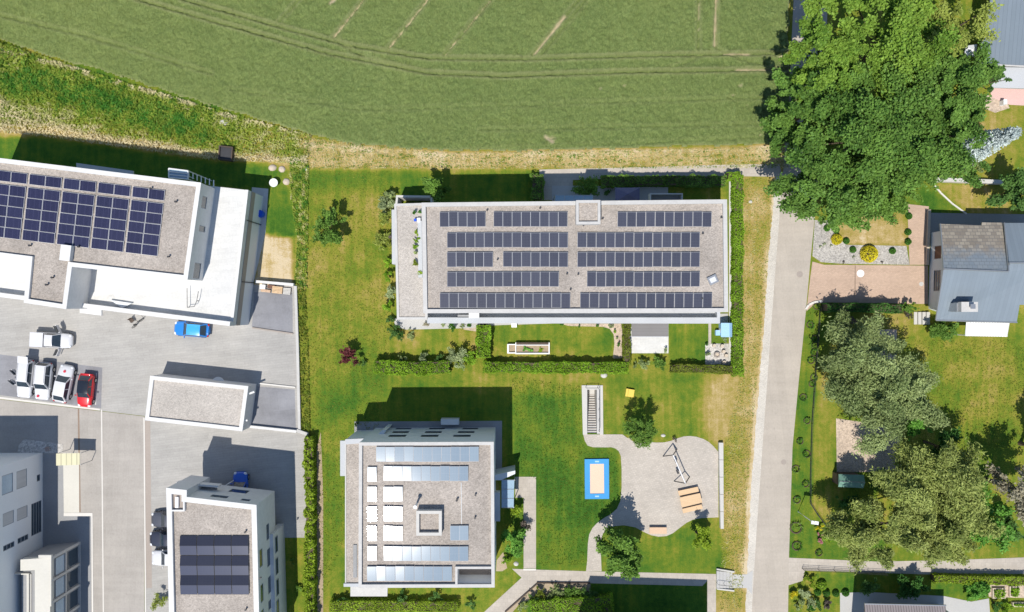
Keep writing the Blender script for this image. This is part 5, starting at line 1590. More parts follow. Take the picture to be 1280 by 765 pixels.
# ------------------------------------------------------------------ walls, fences, court furniture
def wall_thing(name, label, pts, w, h, mat, cat='wall', z0=0):
    mb = MB()
    P = [W2(a, b, h) for a, b in pts]
    for a, b in zip(P[:-1], P[1:]): mb.prism(strip_poly(a, b, w), z0, h)
    return tag(mb.build(name, MAT[mat], None, False, (P[0][0], P[0][1], 0)), label, cat)
wall_thing('boundary_wall', 'low white wall along the right edge of the parking court', ((367.5, 357.5), (370.2, 440), (372.5, 541)), .30, .4, 'coping')
wall_thing('boundary_wall', 'white wall closing the grey yard towards the sandy plot', ((319, 353.5), (366.5, 357.5)), .3, .9, 'white')
wall_thing('boundary_wall', 'white kerb wall running from the garage to the court edge', ((304, 534), (370, 541)), .28, .45, 'white')
wall_thing('boundary_wall', 'short white wall stub at the lower right court corner', ((370, 540), (384, 545)), .35, .5, 'coping')
wall_thing('kerb_wall', 'thin pale kerb above the square grey pad', ((323, 480), (369, 485)), .15, .15, 'line')
wall_thing('kerb_wall', 'thin dark kerb at the foot of the grey yard', ((315, 410.5), (366, 418)), .15, .15, 'gutter')
wall_thing('garden_wall', 'pale retaining wall above the lower lawn of the right garden', ((1166.5, 226.5), (1257, 230)), .45, .7, 'concrete')
wall_thing('garden_edging', 'thin curved pale edging beside the bright green lawn', ((1167.5, 232), (1176, 242), (1190, 255), (1208, 268)), .16, .12, 'line')
wall_thing('garden_edging', 'dark timber edging along the walkway past the shrubs', ((671, 729.5), (738, 730)), .12, .25, 'timberdark')
wall_thing('garden_edging', 'dark diagonal timber edging beside the forked path', ((671, 729.5), (631, 765)), .12, .25, 'timberdark')
wall_thing('kerb', 'pale curved kerb at the corner of driveway and green strip', ((1008.5, 387), (1012, 382), (1018, 379), (1028, 377.5)), .22, .18, 'line')
bw_ = empty('block_wall', W(901, 606), 'long row of grey concrete seating blocks at the right playground edge', 'wall')
for k in range(5):
    a, b = 553.5 + k * 21.6, 553.5 + (k + 1) * 21.6 - .5
    MB().prism(ccw([W2(898.8 + .4 * k, a, .5), W2(904.2 + .1 * k, a, .5), W2(904.3 + .1 * k, b, .5), W2(899.2 + .4 * k, b, .5)]), 0, .5).build('block', MAT['concrete'], bw_)
wall_thing('low_wall', 'rubble edge along the east side of the paved driveway steps', ((1160.5, 262), (1158, 331)), .3, .3, 'stone')
def fence(label, pts, h, mat='metaldark', step=1.2, cat='fence', name='fence'):
    P = [W2(a, b, h) for a, b in pts]
    r = empty(name, (P[0][0], P[0][1], 0), label, cat)
    for i, (a, b) in enumerate(zip(P[:-1], P[1:])):
        l = math.hypot(b[0] - a[0], b[1] - a[1]); n = max(1, int(l / step))
        mb = MB()
        for z in (h * .95, h * .5, h * .12): mb.tube([(a[0], a[1], z), (b[0], b[1], z)], .02, 4)
        m = int(l / .16)
        for k in range(m): 
            f = k / m; mb.tube([(a[0] + (b[0] - a[0]) * f, a[1] + (b[1] - a[1]) * f, .05), (a[0] + (b[0] - a[0]) * f, a[1] + (b[1] - a[1]) * f, h * .95)], .008, 3, False)
        mb.build('rail_panel', MAT[mat], r)
        for k in range(n + (1 if i == len(P) - 2 else 0)):
            f = k / n; x, y = a[0] + (b[0] - a[0]) * f, a[1] + (b[1] - a[1]) * f
            MB().tube([(x, y, 0), (x, y, h)], .03, 5).build('post', MAT[mat], r)
    return r
fence('dark garden fence between the green strip and the pale bank', ((1027, 383), (1022, 450), (1016.5, 530), (1014.5, 600), (1014.5, 630), (1024, 645), (1034, 658), (1046, 664.5)), .55, step=1.8)
fence('dark railing between the walkway and the bottom right garden', ((1006, 713.5), (1066, 716.5), (1110, 719)), .9, step=1.5)
# tarp awning by the corner block
aw = [W(*q) for q in ((70, 567, 2.7), (99.6, 566.5, 2.5), (99.6, 581, 2.5), (70, 582, 2.7))]
r = empty('awning', W(85, 575), 'cream corrugated awning on thin posts next to the shaded corner block', 'awning')
MB().add(aw + [(a, b, c - .06) for a, b, c in aw], [(0, 1, 2, 3), (7, 6, 5, 4), (0, 1, 5, 4), (1, 2, 6, 5), (2, 3, 7, 6), (3, 0, 4, 7)]).build('sheet', MAT['tarp'], r)
for a in aw: MB().tube([(a[0] * .999, a[1], 0), (a[0] * .999, a[1], a[2] - .06)], .04, 5).build('post', MAT['metal'], r)
# round table behind the garage
def round_table(label, px, py, rad, h, mat='steel', cat='table', z=0.03):
    x, y, _ = W(px, py, h)
    r = empty('round_table', (x, y, z), label, cat)
    mb = MB(); mb.cyl(x, y, h - .05, h, rad, 24); mb.build('table_top', MAT[mat], r)
    mb = MB(); mb.cyl(x, y, z + .03, h - .05, .05, 8); mb.build('pedestal', MAT['metal'], r)
    mb = MB(); mb.cyl(x, y, z, z + .03, rad * .5, 16); mb.build('foot', MAT['metal'], r)
    return r
round_table('round pale table half hidden behind the garage', 272.5, 479, .72, .75)
round_table('white round table on the grass beside the boulders', 341.8, 228.3, .48, .72)
x, y, _ = W(327.5, 268)
r = empty('barrel', (x, y, 0), 'bright blue barrel at the foot of the white stepped block', 'barrel')
mb = MB(); mb.tube([(x, y, 0), (x, y, .3), (x, y, .7), (x, y, .95)], [.36, .42, .42, .36], 16); mb.build('drum', MAT['blue'], r)
mb = MB(); mb.cyl(x, y, .95, 1.0, .38, 16); mb.build('lid', MAT['blue'], r)
for i, (px, py, rr, lb) in enumerate(((340.3, 209.5, .42, 'flat tan boulder, the left of two side by side near the meadow'), (352.2, 211.3, .40, 'round tan boulder, the right of two side by side near the meadow'),
                                      (357.8, 227, .42, 'oblong tan boulder right of the white round table'), (382.7, 211, .27, 'small round boulder alone at the lawn corner'),
                                      (279, 153, .42, 'pale boulder at the edge of the crop field'), (829.2, 544.5, .22, 'small pale round stone by the playground edge'),
                                      (755, 469, .36, 'white stone below the long clipped hedge'), (938.5, 252, .22, 'pale stone in the dry verge'), (645, 705, .28, 'pale stone under the shrub by the entrance path'),
                                      (788, 548, .22, 'tan stone, left of the pair beneath the playground conifer'), (796, 552, .2, 'tan stone, right of the pair beneath the playground conifer'))):
    x, y, _ = W(px, py, .1)
    mb = MB(); mb.dome(x, y, 0, rr * random.uniform(.95, 1.2), rr * random.uniform(.85, 1), rr * .7, 12, 5, False, .14)
    tag(mb.build('boulder' if rr > .25 else 'stone', MAT['stone' if 'tan' in lb else 'concrete'], None, True, (x, y, 0)), lb, 'stone')
# stored things in the yard
def pallet(label, px, py, w, d, rz, mat='wood', n=3):
    x, y, _ = W(px, py, .3)
    r = empty('pallet', (x, y, .03), label, 'pallet', None, rz)
    mb = MB()
    for k in range(5): mb.box(x, y - d / 2 + (k + .5) * d / 5, .14 * n, w, d / 6, .03)
    mb.build('deck_board', MAT[mat], r)
    mb = MB()
    for sx in (-1, 0, 1): mb.box(x + sx * w * .44, y, 0, .1, d, .14 * n)
    mb.build('bearer', MAT['timberdark'], r)
pallet('beige pallet stack against the white yard wall', 347, 362.5, 1.15, .8, R(-5))
pallet('pale pallet at the right end of the yard wall', 358.5, 364, .85, .75, R(-5), 'concrete', 2)
pallet('reddish plank stack left of the pallets', 332, 363.5, 1.1, .3, R(-7), 'woodbench', 2)
x, y, _ = W(328.5, 358.5, .4)
r = empty('storage_box', (x, y, .03), 'white storage tub among the stored planks', 'box')
MB().box(x, y, 0, .55, .45, .45, R(-5)).build('tub', MAT['steel'], r); MB().box(x, y, .45, .6, .5, .05, R(-5)).build('lid', MAT['framewhite'], r)
x, y, _ = W(339, 358.5, .4)
r = empty('storage_box', (x, y, .03), 'dark storage crate beside the white tub', 'box')
MB().box(x, y, 0, .8, .4, .4, R(-8)).build('crate', MAT['timberdark'], r); MB().box(x, y, .40, .82, .42, .04, R(-8)).build('lid', MAT['brownshutter'], r)

# ------------------------------------------------------------------ playground
# stairwell going down to the basement
st = empty('basement_stairs', (W(740, 515)[0], W(740, 515)[1], 0), 'concrete stairwell leading down beside the playground paving', 'stairs')
x0, x1, ys, yn = PIT
nst = 16; ytop, ybot = W(0, 541.5)[1], W(0, 496)[1]
run = (ybot - ytop) / nst; rise = .165
for k in range(nst):
    yb_ = ytop + run * k
    MB().box((x0 + x1) / 2, yb_ + run / 2, -rise * (k + 1) - .3, (x1 - x0) - .02, run * 1.02, .3).build('step', MAT['coping'], st)
    MB().box((x0 + x1) / 2, yb_ + run - .035, -rise * (k + 1) + .002, (x1 - x0) - .03, .06, .006).build('nosing', MAT['gutter'], st)
dz = -rise * nst
mb = MB(); mb.box((x0 + x1) / 2, (ybot + yn) / 2, dz - .1, x1 - x0, yn - ybot, .1); mb.build('landing', MAT['coping'], st)
mb = MB(); mb.quad((x0, ys, dz - .2), (x0, yn, dz - .2), (x0, yn, .05), (x0, ys, .05)); mb.quad((x1, ys, dz - .2), (x1, yn, dz - .2), (x1, yn, .05), (x1, ys, .05))
mb.quad((x0, yn, dz - .2), (x1, yn, dz - .2), (x1, yn, .05), (x0, yn, .05)); mb.build('shaft_wall', MAT['concrete'], st)
for nm, q, hh in (('coping', ((727, 481.5), (733.9, 481.5), (733.9, 543), (728.5, 543)), .12), ('coping', ((749.6, 481.5), (753.4, 481.5), (754, 543), (749.8, 543)), .12),
                  ('ledge', ((746.1, 487), (749.5, 487), (749.7, 542), (746.1, 542)), .08), ('coping', ((734, 481.5), (749.5, 481.5), (749.5, 486.9), (734, 486.9)), .10)):
    MB().prism(ccw([W2(a, b) for a, b in q]), -.2, hh).build(nm, MAT['coping' if nm == 'ledge' else 'concrete'], st)
hr = MB(); a, b = W(749.3, 487, .95), W(749.5, 540, .95); hr.tube([a, b], .025, 5)
for f in (0, .25, .5, .75, 1): hr.tube([(a[0], a[1] + (b[1] - a[1]) * f, .05), (a[0], a[1] + (b[1] - a[1]) * f, .95)], .02, 4)
a, b = W(733, 485, .95), W(748, 485, .95); hr.tube([a, b], .03, 5); hr.tube([(a[0], a[1], 0), a], .03, 5); hr.tube([(b[0], b[1], 0), b], .03, 5)
hr.build('handrail', MAT['metaldark'], st)
# garden steps to the road
gs_ = empty('garden_steps', W(906, 725), 'pale flight of five steps joining the park path to the road', 'stairs')
for k in range(5):
    MB().prism(ccw([W2(895.2 + 4.1 * k, 713 + .5 * k), W2(895.2 + 4.1 * (k + 1) - .3, 713.4 + .5 * k), W2(895.2 + 4.1 * (k + 1) - .3, 735.5), W2(895.2 + 4.1 * k, 735.5)]), 0, .22 - .04 * k).build('step', MAT['slab'], gs_)
for a, b in (((895, 711.5), (917, 715)), ((895.5, 736), (917, 738.5))):
    MB().prism(strip_poly(W2(*a), W2(*b), .16), 0, .28).build('side_kerb', MAT['concrete'], gs_)
hr = MB(); a, b = W(898, 731, .9), W(915, 733, .7); hr.tube([a, b], .025, 5)
for f in (0, .5, 1): hr.tube([tuple(a[i] + (b[i] - a[i]) * f if i < 2 else 0.05 for i in range(3)), tuple(a[i] + (b[i] - a[i]) * f for i in range(3))], .02, 4)
hr.build('handrail', MAT['metaldark'], gs_)
# sunken trampoline
tr = empty('trampoline', W(745.5, 598), 'sunken trampoline with a wide blue safety frame and sand-coloured mat', 'trampoline')
def ringpoly(mb, o, i, z0, z1):
    n = len(o)
    for k in range(n): mb.prism(ccw([o[k], o[(k + 1) % n], i[(k + 1) % n], i[k]]), z0, z1)
o = [W2(730.6, 573.6), W2(760.8, 573.2), W2(761.2, 623), W2(731, 623.2)]; i_ = [W2(737.2, 579.5), W2(754.6, 579.3), W2(755, 616.4), W2(737.4, 616.6)]
mb = MB(); ringpoly(mb, o, i_, 0, .22); mb.build('safety_pad', MAT['bluemat'], tr)
mb = MB(); mb.prism(ccw(i_), 0, .17); mb.build('jump_mat', MAT['sandmat'], tr)
for py in (576.4, 619.8):
    MB().prism(ccw([W2(743.5, py - .9), W2(748.5, py - .9), W2(748.5, py + .9), W2(743.5, py + .9)]), .22, .23).build('label_patch', MAT['lightblue'], tr)
# swing
ZW = lambda a, b: (820 + a * .1111, 535 + b * .1111)
t1, t2 = W(*ZW(193, 303), 2.05), W(*ZW(331, 622), 2.05)
sw = empty('swing', ((t1[0] + t2[0]) / 2, (t1[1] + t2[1]) / 2, 0), 'steel swing frame with two seats standing on the playground paving', 'swing')
MB().tube([t1, t2], .06, 8).build('top_beam', MAT['alu'], sw)
for top, feet in ((t1, ((80, 318), (236, 238))), (t2, ((204, 598), (377, 550)))):
    for f in feet:
        b = W(*ZW(*f), .05)
        MB().tube([b, top], .06, 6).build('leg', MAT['metaldark'], sw)
for f in (.32, .68):
    c = [t1[k] * (1 - f) + t2[k] * f for k in range(3)]
    u = np.array(t2) - np.array(t1); u = u / np.linalg.norm(u)
    n = np.array((-u[1], u[0], 0)) * (.18 if f < .5 else -.12)
    for s_ in (-.22, .22):
        a = (c[0] + u[0] * s_, c[1] + u[1] * s_, c[2]); b = (a[0] + n[0], a[1] + n[1], .5)
        MB().tube([a, b], .012, 4).build('chain', MAT['metal'], sw)
    MB().box(c[0] + n[0], c[1] + n[1], .47, .24, .5, .04, math.atan2(u[1], u[0]) - math.pi / 2).build('seat', MAT['metaldark'], sw)
# picnic table with two wide benches
ZP = lambda a, b: (780 + a * .2222, 530 + b * .2222)
pt_ = empty('picnic_table', W(*ZP(373, 425)), 'big light wooden picnic table with a wide bench on either side', 'picnic table')
def zplank(root, name, pts, h, t, mat='wood'):
    P = [W2(*ZP(*q), h) for q in pts]
    return MB().prism(ccw(P), h - t, h, True).build(name, MAT[mat], root)
zplank(pt_, 'bench', ((303, 377), (415, 353), (422, 380), (311, 406)), .46, .08)
zplank(pt_, 'table_top', ((313, 414), (428, 389), (441, 442), (325, 470)), .76, .08)
zplank(pt_, 'bench', ((327, 478), (437, 452), (443, 476), (333, 503)), .46, .08)
for a, b in ((330, 404), (422, 383)):
    for k in range(3):
        p = W2(*ZP(a + 6 * k, b + 32 * k), .3)
        MB().box(p[0], p[1], 0, .12, .12, .40 if k != 1 else .68, R(12)).build('leg', MAT['timberdark'], pt_)
bn = empty('bench', W(822.5, 663), 'plain wooden bench at the lower edge of the playground', 'bench')
MB().prism(ccw([W2(811.8, 659.3, .46), W2(833.3, 659.3, .46), W2(833.5, 667.3, .46), W2(812, 667.3, .46)]), .38, .46, True).build('seat', MAT['woodbench'], bn)
for px in (814, 831):
    MB().prism(ccw([W2(px - 1, 660, .3), W2(px + 1, 660, .3), W2(px + 1, 666.5, .3), W2(px - 1, 666.5, .3)]), 0, .38).build('leg', MAT['timberdark'], bn)
# yellow seat on the lawn
x, y, _ = W(787.2, 491.2, .3)
ys_ = empty('lawn_chair', (x, y, 0), 'small yellow wooden seat standing alone on the lawn', 'seat', None, R(-9))
MB().box(x + .13, y, .32, .62, .86, .05).build('seat', MAT['yellow'], ys_)
MB().box(x - .33, y, .30, .25, .88, .06).build('backrest', MAT['yellow'], ys_)
MB().box(x + .44, y, .24, .10, .84, .05).build('front_slat', MAT['yellow'], ys_)
for sx in (-.35, .4):
    for sy in (-.36, .36): MB().box(x + sx, y + sy, 0, .08, .08, .32).build('leg', MAT['timberdark'], ys_)
# lamp post on the green strip
bx_, by_, _ = W(997.6, 639.5); tx, ty, _ = W(1012.5, 655.8, 4.4)
lp_ = empty('street_lamp', (bx_, by_, 0), 'slim pale street lamp on the green strip beside the road', 'street lamp')
MB().tube([(bx_, by_, 0), (bx_, by_, 2.2), (bx_ + .02, by_, 4.35)], [.06, .05, .04], 8).build('pole', MAT['steel'], lp_)
MB().box(bx_ + .22, by_ - .05, 4.35, .78, .36, .12, R(-8)).build('lamp_head', MAT['framewhite'], lp_)
# manholes
for px, py, r_, m_, lb in ((999.6, 342.8, .36, 'gutter', 'brown manhole cover in the road by the driveway'), (979.5, 577.5, .30, 'gutter', 'brownish manhole cover in the lower part of the road'),
                         (1075.5, 341.8, .42, 'framewhite', 'white round cover on the pink driveway'), (1151.5, 355, .25, 'coping', 'small pale cover at the house end of the driveway')):
    x, y, _ = W(px, py); mb = MB(); mb.cyl(x, y, .02, .036, r_, 24)
    o = mb.build('manhole_cover', MAT[m_], None, False, (x, y, .02)); tag(o, lb, 'manhole cover')
wall_thing('drain_channel', 'narrow dark drain across the pink driveway', ((1068.5, 332), (1068.2, 370)), .10, .034, 'brownline', 'drain')

# ------------------------------------------------------------------ gardens of the long block
cf_ = empty('cold_frame', W(660, 436), 'long raised bed with white frame, dark rear lid and vegetables', 'raised bed')
ZF = lambda a, b: (625 + a * .05469, 420 + b * .05469)
def fr(a, b, c, d, z0, z1, nm, mat): return MB().prism(ccw([W2(*ZF(a, c), z1), W2(*ZF(b, c), z1), W2(*ZF(b, d), z1), W2(*ZF(a, d), z1)]), z0, z1).build(nm, MAT[mat], cf_)
for q in ((165, 205, 185, 400), (205, 350, 375, 400), (205, 350, 185, 205), (350, 370, 150, 415), (370, 1135, 385, 415), (1110, 1135, 150, 385), (370, 1110, 200, 216)):
    fr(*q, 0, .5, 'frame', 'framewhite')
fr(370, 1110, 150, 198, .35, .55, 'lid', 'timberdark')
fr(205, 350, 205, 375, 0, .25, 'soil', 'soil'); fr(370, 1110, 216, 385, 0, .25, 'soil', 'soil')
bush('vegetable_plants', 'leafy green vegetables growing in the white-framed raised bed', 661, 437, 11, .6, 'fresh', 420, .16, .12, 'plants', rpy=4.2, parts=False)
bush('vegetable_plants', 'pale lettuce at the right of the raised bed', 675, 437, 4.5, .5, 'hedgelime', 130, .14, .12, 'plants', rpy=3.8, parts=False)
x, y, _ = W(642.6, 405.6, .6)
r = empty('storage_box', (x, y, .03), 'white square box on the lawn edge below the long block', 'box')
MB().box(x, y, 0, .55, .62, .55).build('tub', MAT['steel'], r); MB().box(x, y, .55, .6, .66, .05).build('lid', MAT['framewhite'], r)
aw = [W(*q) for q in ((789.5, 400.5, 2.5), (835.5, 400.5, 2.5), (835.5, 421, 2.3), (789.5, 421, 2.3))]
r = empty('awning', W(812, 411), 'grey awning over the white terrace of the long block', 'awning')
MB().add(aw + [(a, b, c - .05) for a, b, c in aw], [(0, 1, 2, 3), (7, 6, 5, 4), (0, 1, 5, 4), (1, 2, 6, 5), (2, 3, 7, 6), (3, 0, 4, 7)]).build('cloth', MAT['grey_awning'], r)
MB().tube([aw[2], aw[3]], .05, 6).build('front_bar', MAT['alu'], r)
for a in (aw[2], aw[3]): MB().tube([(a[0], a[1], .04), a], .035, 5).build('post', MAT['alu'], r)
# blue playhouse
x, y, _ = W(908.6, 412.5, 1.6)
r = empty('playhouse', (x, y, 0), 'light blue garden hut between the hedge and the long block', 'hut')
MB().box(x, y, 0, 1.0, 1.3, 1.45).build('wall', MAT['lightblue'], r)
q = [(x - .62, y - .78, 1.45), (x + .62, y - .78, 1.45), (x + .62, y + .78, 1.45), (x - .62, y + .78, 1.45), (x + .25, y - .78, 1.75), (x + .25, y + .78, 1.75)]
MB().add(q, [(0, 4, 5, 3), (4, 1, 2, 5), (0, 1, 4), (3, 5, 2)]).build('roof', MAT['lightblue'], r)
MB().box(x - .51, y - .1, .1, .03, .5, 1.1).build('door', MAT['framewhite'], r)
x, y, _ = W(897.8, 416, .6)
r = empty('storage_box', (x, y, 0), 'small pale blue chest beside the light blue hut', 'box')
MB().box(x, y, 0, .48, .55, .5).build('tub', MAT['lightblue'], r); MB().box(x, y, .5, .54, .6, .06).build('lid', MAT['lightblue'], r)
x, y, _ = W(896.6, 443.5, .3)
r = empty('fire_pit', (x, y, .03), 'round stone fire pit on the pale gravel square', 'fire pit')
mb = MB(); n = 18
for k in range(n):
    a, b = 2 * math.pi * k / n, 2 * math.pi * (k + .9) / n
    mb.prism(ccw([(x + .34 * math.cos(a), y + .34 * math.sin(a)), (x + .34 * math.cos(b), y + .34 * math.sin(b)), (x + .2 * math.cos(b), y + .2 * math.sin(b)), (x + .2 * math.cos(a), y + .2 * math.sin(a))]), .03, .33)
mb.build('stone_ring', MAT['gutter'], r); mb = MB(); mb.cyl(x, y, .03, .2, .2, 14); mb.build('ash_bed', MAT['stone'], r)
for k, (px, py, lb) in enumerate(((893, 432, 'log stool north-west of the fire pit'), (903, 432.5, 'log stool north of the fire pit'), (905, 439.5, 'log stool east of the fire pit'), (908, 444.5, 'log stool nearest the concrete strip'), (905.5, 453, 'log stool in the shade south of the fire pit'))):
    x, y, _ = W(px, py, .4); mb = MB(); mb.cyl(x, y, 0, .42, .19, 12); tag(mb.build('log_stool', MAT['stone'], None, False, (x, y, 0)), lb, 'stool', 'log stools around the fire pit')
# violet pavilion in the shade
pv = [W2(*q, 2.6) for q in ((769.5, 234), (800, 234), (800, 252), (769.5, 252))]
cx2, cy2 = sum(p[0] for p in pv) / 4, sum(p[1] for p in pv) / 4
r = empty('pavilion', (cx2, cy2, .03), 'violet pyramid garden pavilion in the shade north of the long block', 'pavilion')
MB().add([(p[0], p[1], 2.3) for p in pv] + [(cx2, cy2, 3.0)], [(0, 1, 4), (1, 2, 4), (2, 3, 4), (3, 0, 4)]).build('canopy', MAT['purple'], r)
for p in pv: MB().tube([(p[0], p[1], 0), (p[0], p[1], 2.3)], .04, 5).build('post', MAT['metal'], r)
# green shed on the right
sh = [W2(*q, 2.2) for q in ((1048.8, 593), (1080.5, 594), (1080, 610.5), (1048.4, 609))]
cx2, cy2 = sum(p[0] for p in sh) / 4, sum(p[1] for p in sh) / 4
r = empty('garden_shed', (cx2, cy2, 0), 'small green-roofed shed beneath the olive trees', 'shed')
si = offset(ccw(sh), -.15); part_prism(r, 'wall', si, 0, 2.0, 'timberdark')
mid1, mid2 = ((sh[0][0] + sh[3][0]) / 2, (sh[0][1] + sh[3][1]) / 2), ((sh[1][0] + sh[2][0]) / 2, (sh[1][1] + sh[2][1]) / 2)
V = [(p[0], p[1], 2.05) for p in sh] + [(mid1[0], mid1[1], 2.45), (mid2[0], mid2[1], 2.45)]
MB().add(V, [(0, 1, 5, 4), (4, 5, 2, 3), (0, 4, 3), (1, 5, 2)]).build('roof', MAT['green'], r)
MB().tube([V[4], V[5]], .05, 5).build('ridge', MAT['metal'], r)
MB().box(cx2, sh[2][1] + .1, .1, .8, .03, 1.8).build('door', MAT['green'], r)
# garden steps right
gs2 = empty('garden_steps', W(1152, 397), 'short stone steps down to the garden beside the house', 'stairs')
for k in range(4):
    MB().prism(ccw([W2(1142 + 4.6 * k, 390), W2(1146 + 4.6 * k, 390), W2(1146 + 4.6 * k, 405.5), W2(1142 + 4.6 * k, 405.5)]), 0, .1 + .12 * k).build('step', MAT['concrete'], gs2)
x, y, _ = W(1255, 128, .6)
r = empty('garden_bin', (x, y, 0), 'slim white bin by the pink terrace at the top right', 'bin')
MB().box(x, y, 0, .35, .5, .8).build('tub', MAT['framewhite'], r); MB().box(x, y, .8, .4, .55, .05).build('lid', MAT['framewhite'], r)
x, y, _ = W(1216, 62, 2.2)
pr = [W2(*q, 2.2) for q in ((1206, 57), (1222, 55), (1221, 70), (1207, 70))]
r = empty('parasol', (x, y, 0), 'white parasol half hidden beside the dark roofed house', 'parasol')
c0 = (sum(p[0] for p in pr) / 4, sum(p[1] for p in pr) / 4)
MB().add([(p[0], p[1], 2.1) for p in pr] + [(c0[0], c0[1], 2.5)], [(0, 1, 4), (1, 2, 4), (2, 3, 4), (3, 0, 4)]).build('canopy', MAT['framewhite'], r)
MB().tube([(c0[0], c0[1], 0), (c0[0], c0[1], 2.45)], .03, 6).build('pole', MAT['metal'], r)
# vegetable beds bottom right
for k, (a, b, c, d, lb) in enumerate(((1239, 734, 1255, 747, 'rounded vegetable bed with dark foliage, leftmost by the sandy path'), (1260, 732, 1272, 745, 'square vegetable bed in the sandy garden corner'), (1264, 752, 1290, 757.5, 'narrow raised planter at the lower right corner'))):
    P = [W2(a, c if False else b), W2(c, b), W2(c, d), W2(a, d)]
    r = empty('garden_bed', ((P[0][0] + P[1][0]) / 2, P[2][1], 0), lb, 'garden bed')
    o2 = ccw(P); i2 = offset(o2, -.12); mb = MB(); ringpoly(mb, o2, i2, 0, .3); mb.build('border', MAT['stone'], r)
    part_prism(r, 'soil', i2, 0, .22, 'soil')
    rng = np.random.default_rng(k + 50); m = 180
    c_ = np.column_stack([rng.uniform(i2[0][0], i2[2][0], m) if i2[0][0] < i2[2][0] else rng.uniform(i2[2][0], i2[0][0], m), rng.uniform(min(p[1] for p in i2), max(p[1] for p in i2), m), rng.uniform(.22, .6, m)])
    v, f = leaf_quads(c_, .2, .14, .4, rng); np_mesh('plants', v, f, LEAF['hedge'], r, rng.uniform(0, 1, m))

x, y, _ = W(281, 191, .8)
r = empty('compost_box', (x, y, 0), 'dark square compost box at the meadow edge north of the white stepped block', 'compost box')
o2 = ccw([W2(273.5, 181.5, .8), W2(291, 183.5, .8), W2(289.5, 201, .8), W2(272.5, 199, .8)]); mb = MB(); ringpoly(mb, o2, offset(o2, -.12), 0, .8); mb.build('side_board', MAT['timberdark'], r)
part_prism(r, 'compost', offset(o2, -.12), 0, .6, 'metaldark')
# ------------------------------------------------------------------ trees and shrubs
GT = 'trees over the upper end of the road'
tree('deciduous_tree', 'dark green broadleaf tree at the lower end of the tree group, over the driveway garden', 1042, 226, 69, 12.5, 'oak', 3, 25432, None, .29, .19, group=GT, flat=.6, lump=.17)
tree('deciduous_tree', 'largest deep green broadleaf tree in the middle of the tree group', 1112, 165, 102, 15, 'oak', 3, 44880, None, .29, .19, group=GT, flat=.6, lump=.17)
tree('deciduous_tree', 'broadleaf tree at the right flank of the group beside the silver spruce', 1178, 168, 67, 13, 'oak', 3, 22440, None, .29, .19, group=GT, flat=.6, lump=.17)
tree('deciduous_tree', 'bright green broadleaf tree at the upper left of the group, next to the crop field', 1036, 62, 60, 14, 'oakbright', 3, 22440, None, .29, .19, group=GT, flat=.6, lump=.17, rpy=72)
tree('deciduous_tree', 'bright leafy tree at the top edge, middle of the group', 1120, 42, 80, 15, 'oakbright', 3, 28424, None, .29, .19, group=GT, flat=.6, lump=.17)
tree('deciduous_tree', 'low green tree leaning out over the field corner', 989, 160, 42, 8.5, 'oak', 2, 11500, None, .29, .20, group=GT, lump=.19)
tree('deciduous_tree', 'airy yellow-green tree by the dark metal roof at the top right', 1192, 38, 50, 12, 'limegreen', 3, 5200, None, .30, .16, group=GT, lump=.17)
tree('deciduous_tree', 'broadleaf tree filling the middle right of the group', 1192, 108, 56, 13, 'oak', 3, 17952, None, .29, .19, group=GT, flat=.6, lump=.17)
tree('deciduous_tree', 'broadleaf tree covering the bend of the road', 1022, 130, 62, 13, 'oak', 3, 21692, None, .29, .19, group=GT, flat=.6, lump=.17)
tree('deciduous_tree', 'green tree with ragged edge hanging over the brown lawn', 1108, 232, 58, 11, 'mid', 3, 16456, None, .29, .19, group=GT, flat=.6, lump=.17)
tree('small_tree', 'dark feathery tree right of the group before the pink terrace', 1240, 98, 24, 8, 'dark', 2, 2800, None, .28, .14, lump=.3)
# silver spruce: whorls of drooping branches round a tall stem
sx_, sy_, _ = W(1199, 190)
r = empty('silver_spruce', (sx_, sy_, 0), 'tall slender silver-blue spruce at the right flank of the tree group', 'tree')
rng = np.random.default_rng(5); Cc = []; Tt = []
for z in np.arange(.6, 10.6, .30):
    R_ = 2.0 * (1 - z / 11.8) + .25
    for k in range(13):
        th = rng.uniform(0, 6.28); q = np.linspace(.1, 1, 9)
        for _ in range(2):
            Cc.append(np.column_stack([sx_ + R_ * q * np.cos(th) + rng.normal(0, .07, 9), sy_ + R_ * q * np.sin(th) + rng.normal(0, .07, 9), z - .25 * q * R_ + rng.normal(0, .06, 9)]))
            Tt.append(np.clip(q * .8 + rng.uniform(-.2, .2, 9), 0, 1))
Cc = np.concatenate(Cc); v, f = leaf_quads(Cc, .24, .13, .5, rng); np_mesh('crown', v, f, LEAF['silver'], r, np.concatenate(Tt))
MB().tube([(sx_, sy_, 0), (sx_, sy_, 10.8)], [.17, .03], 7).build('trunk', MAT['bark'], r)
bush('shrub', 'olive shrub behind the silver spruce', 1216, 207, 17, 2.2, 'olive', 900, .22, .12, rpy=12)
tree('deciduous_tree', 'dark green tree at the right edge above the tiled house', 1272, 240, 30, 7, 'dark', 1.2, 5200, None, .28, .18, lump=.28)
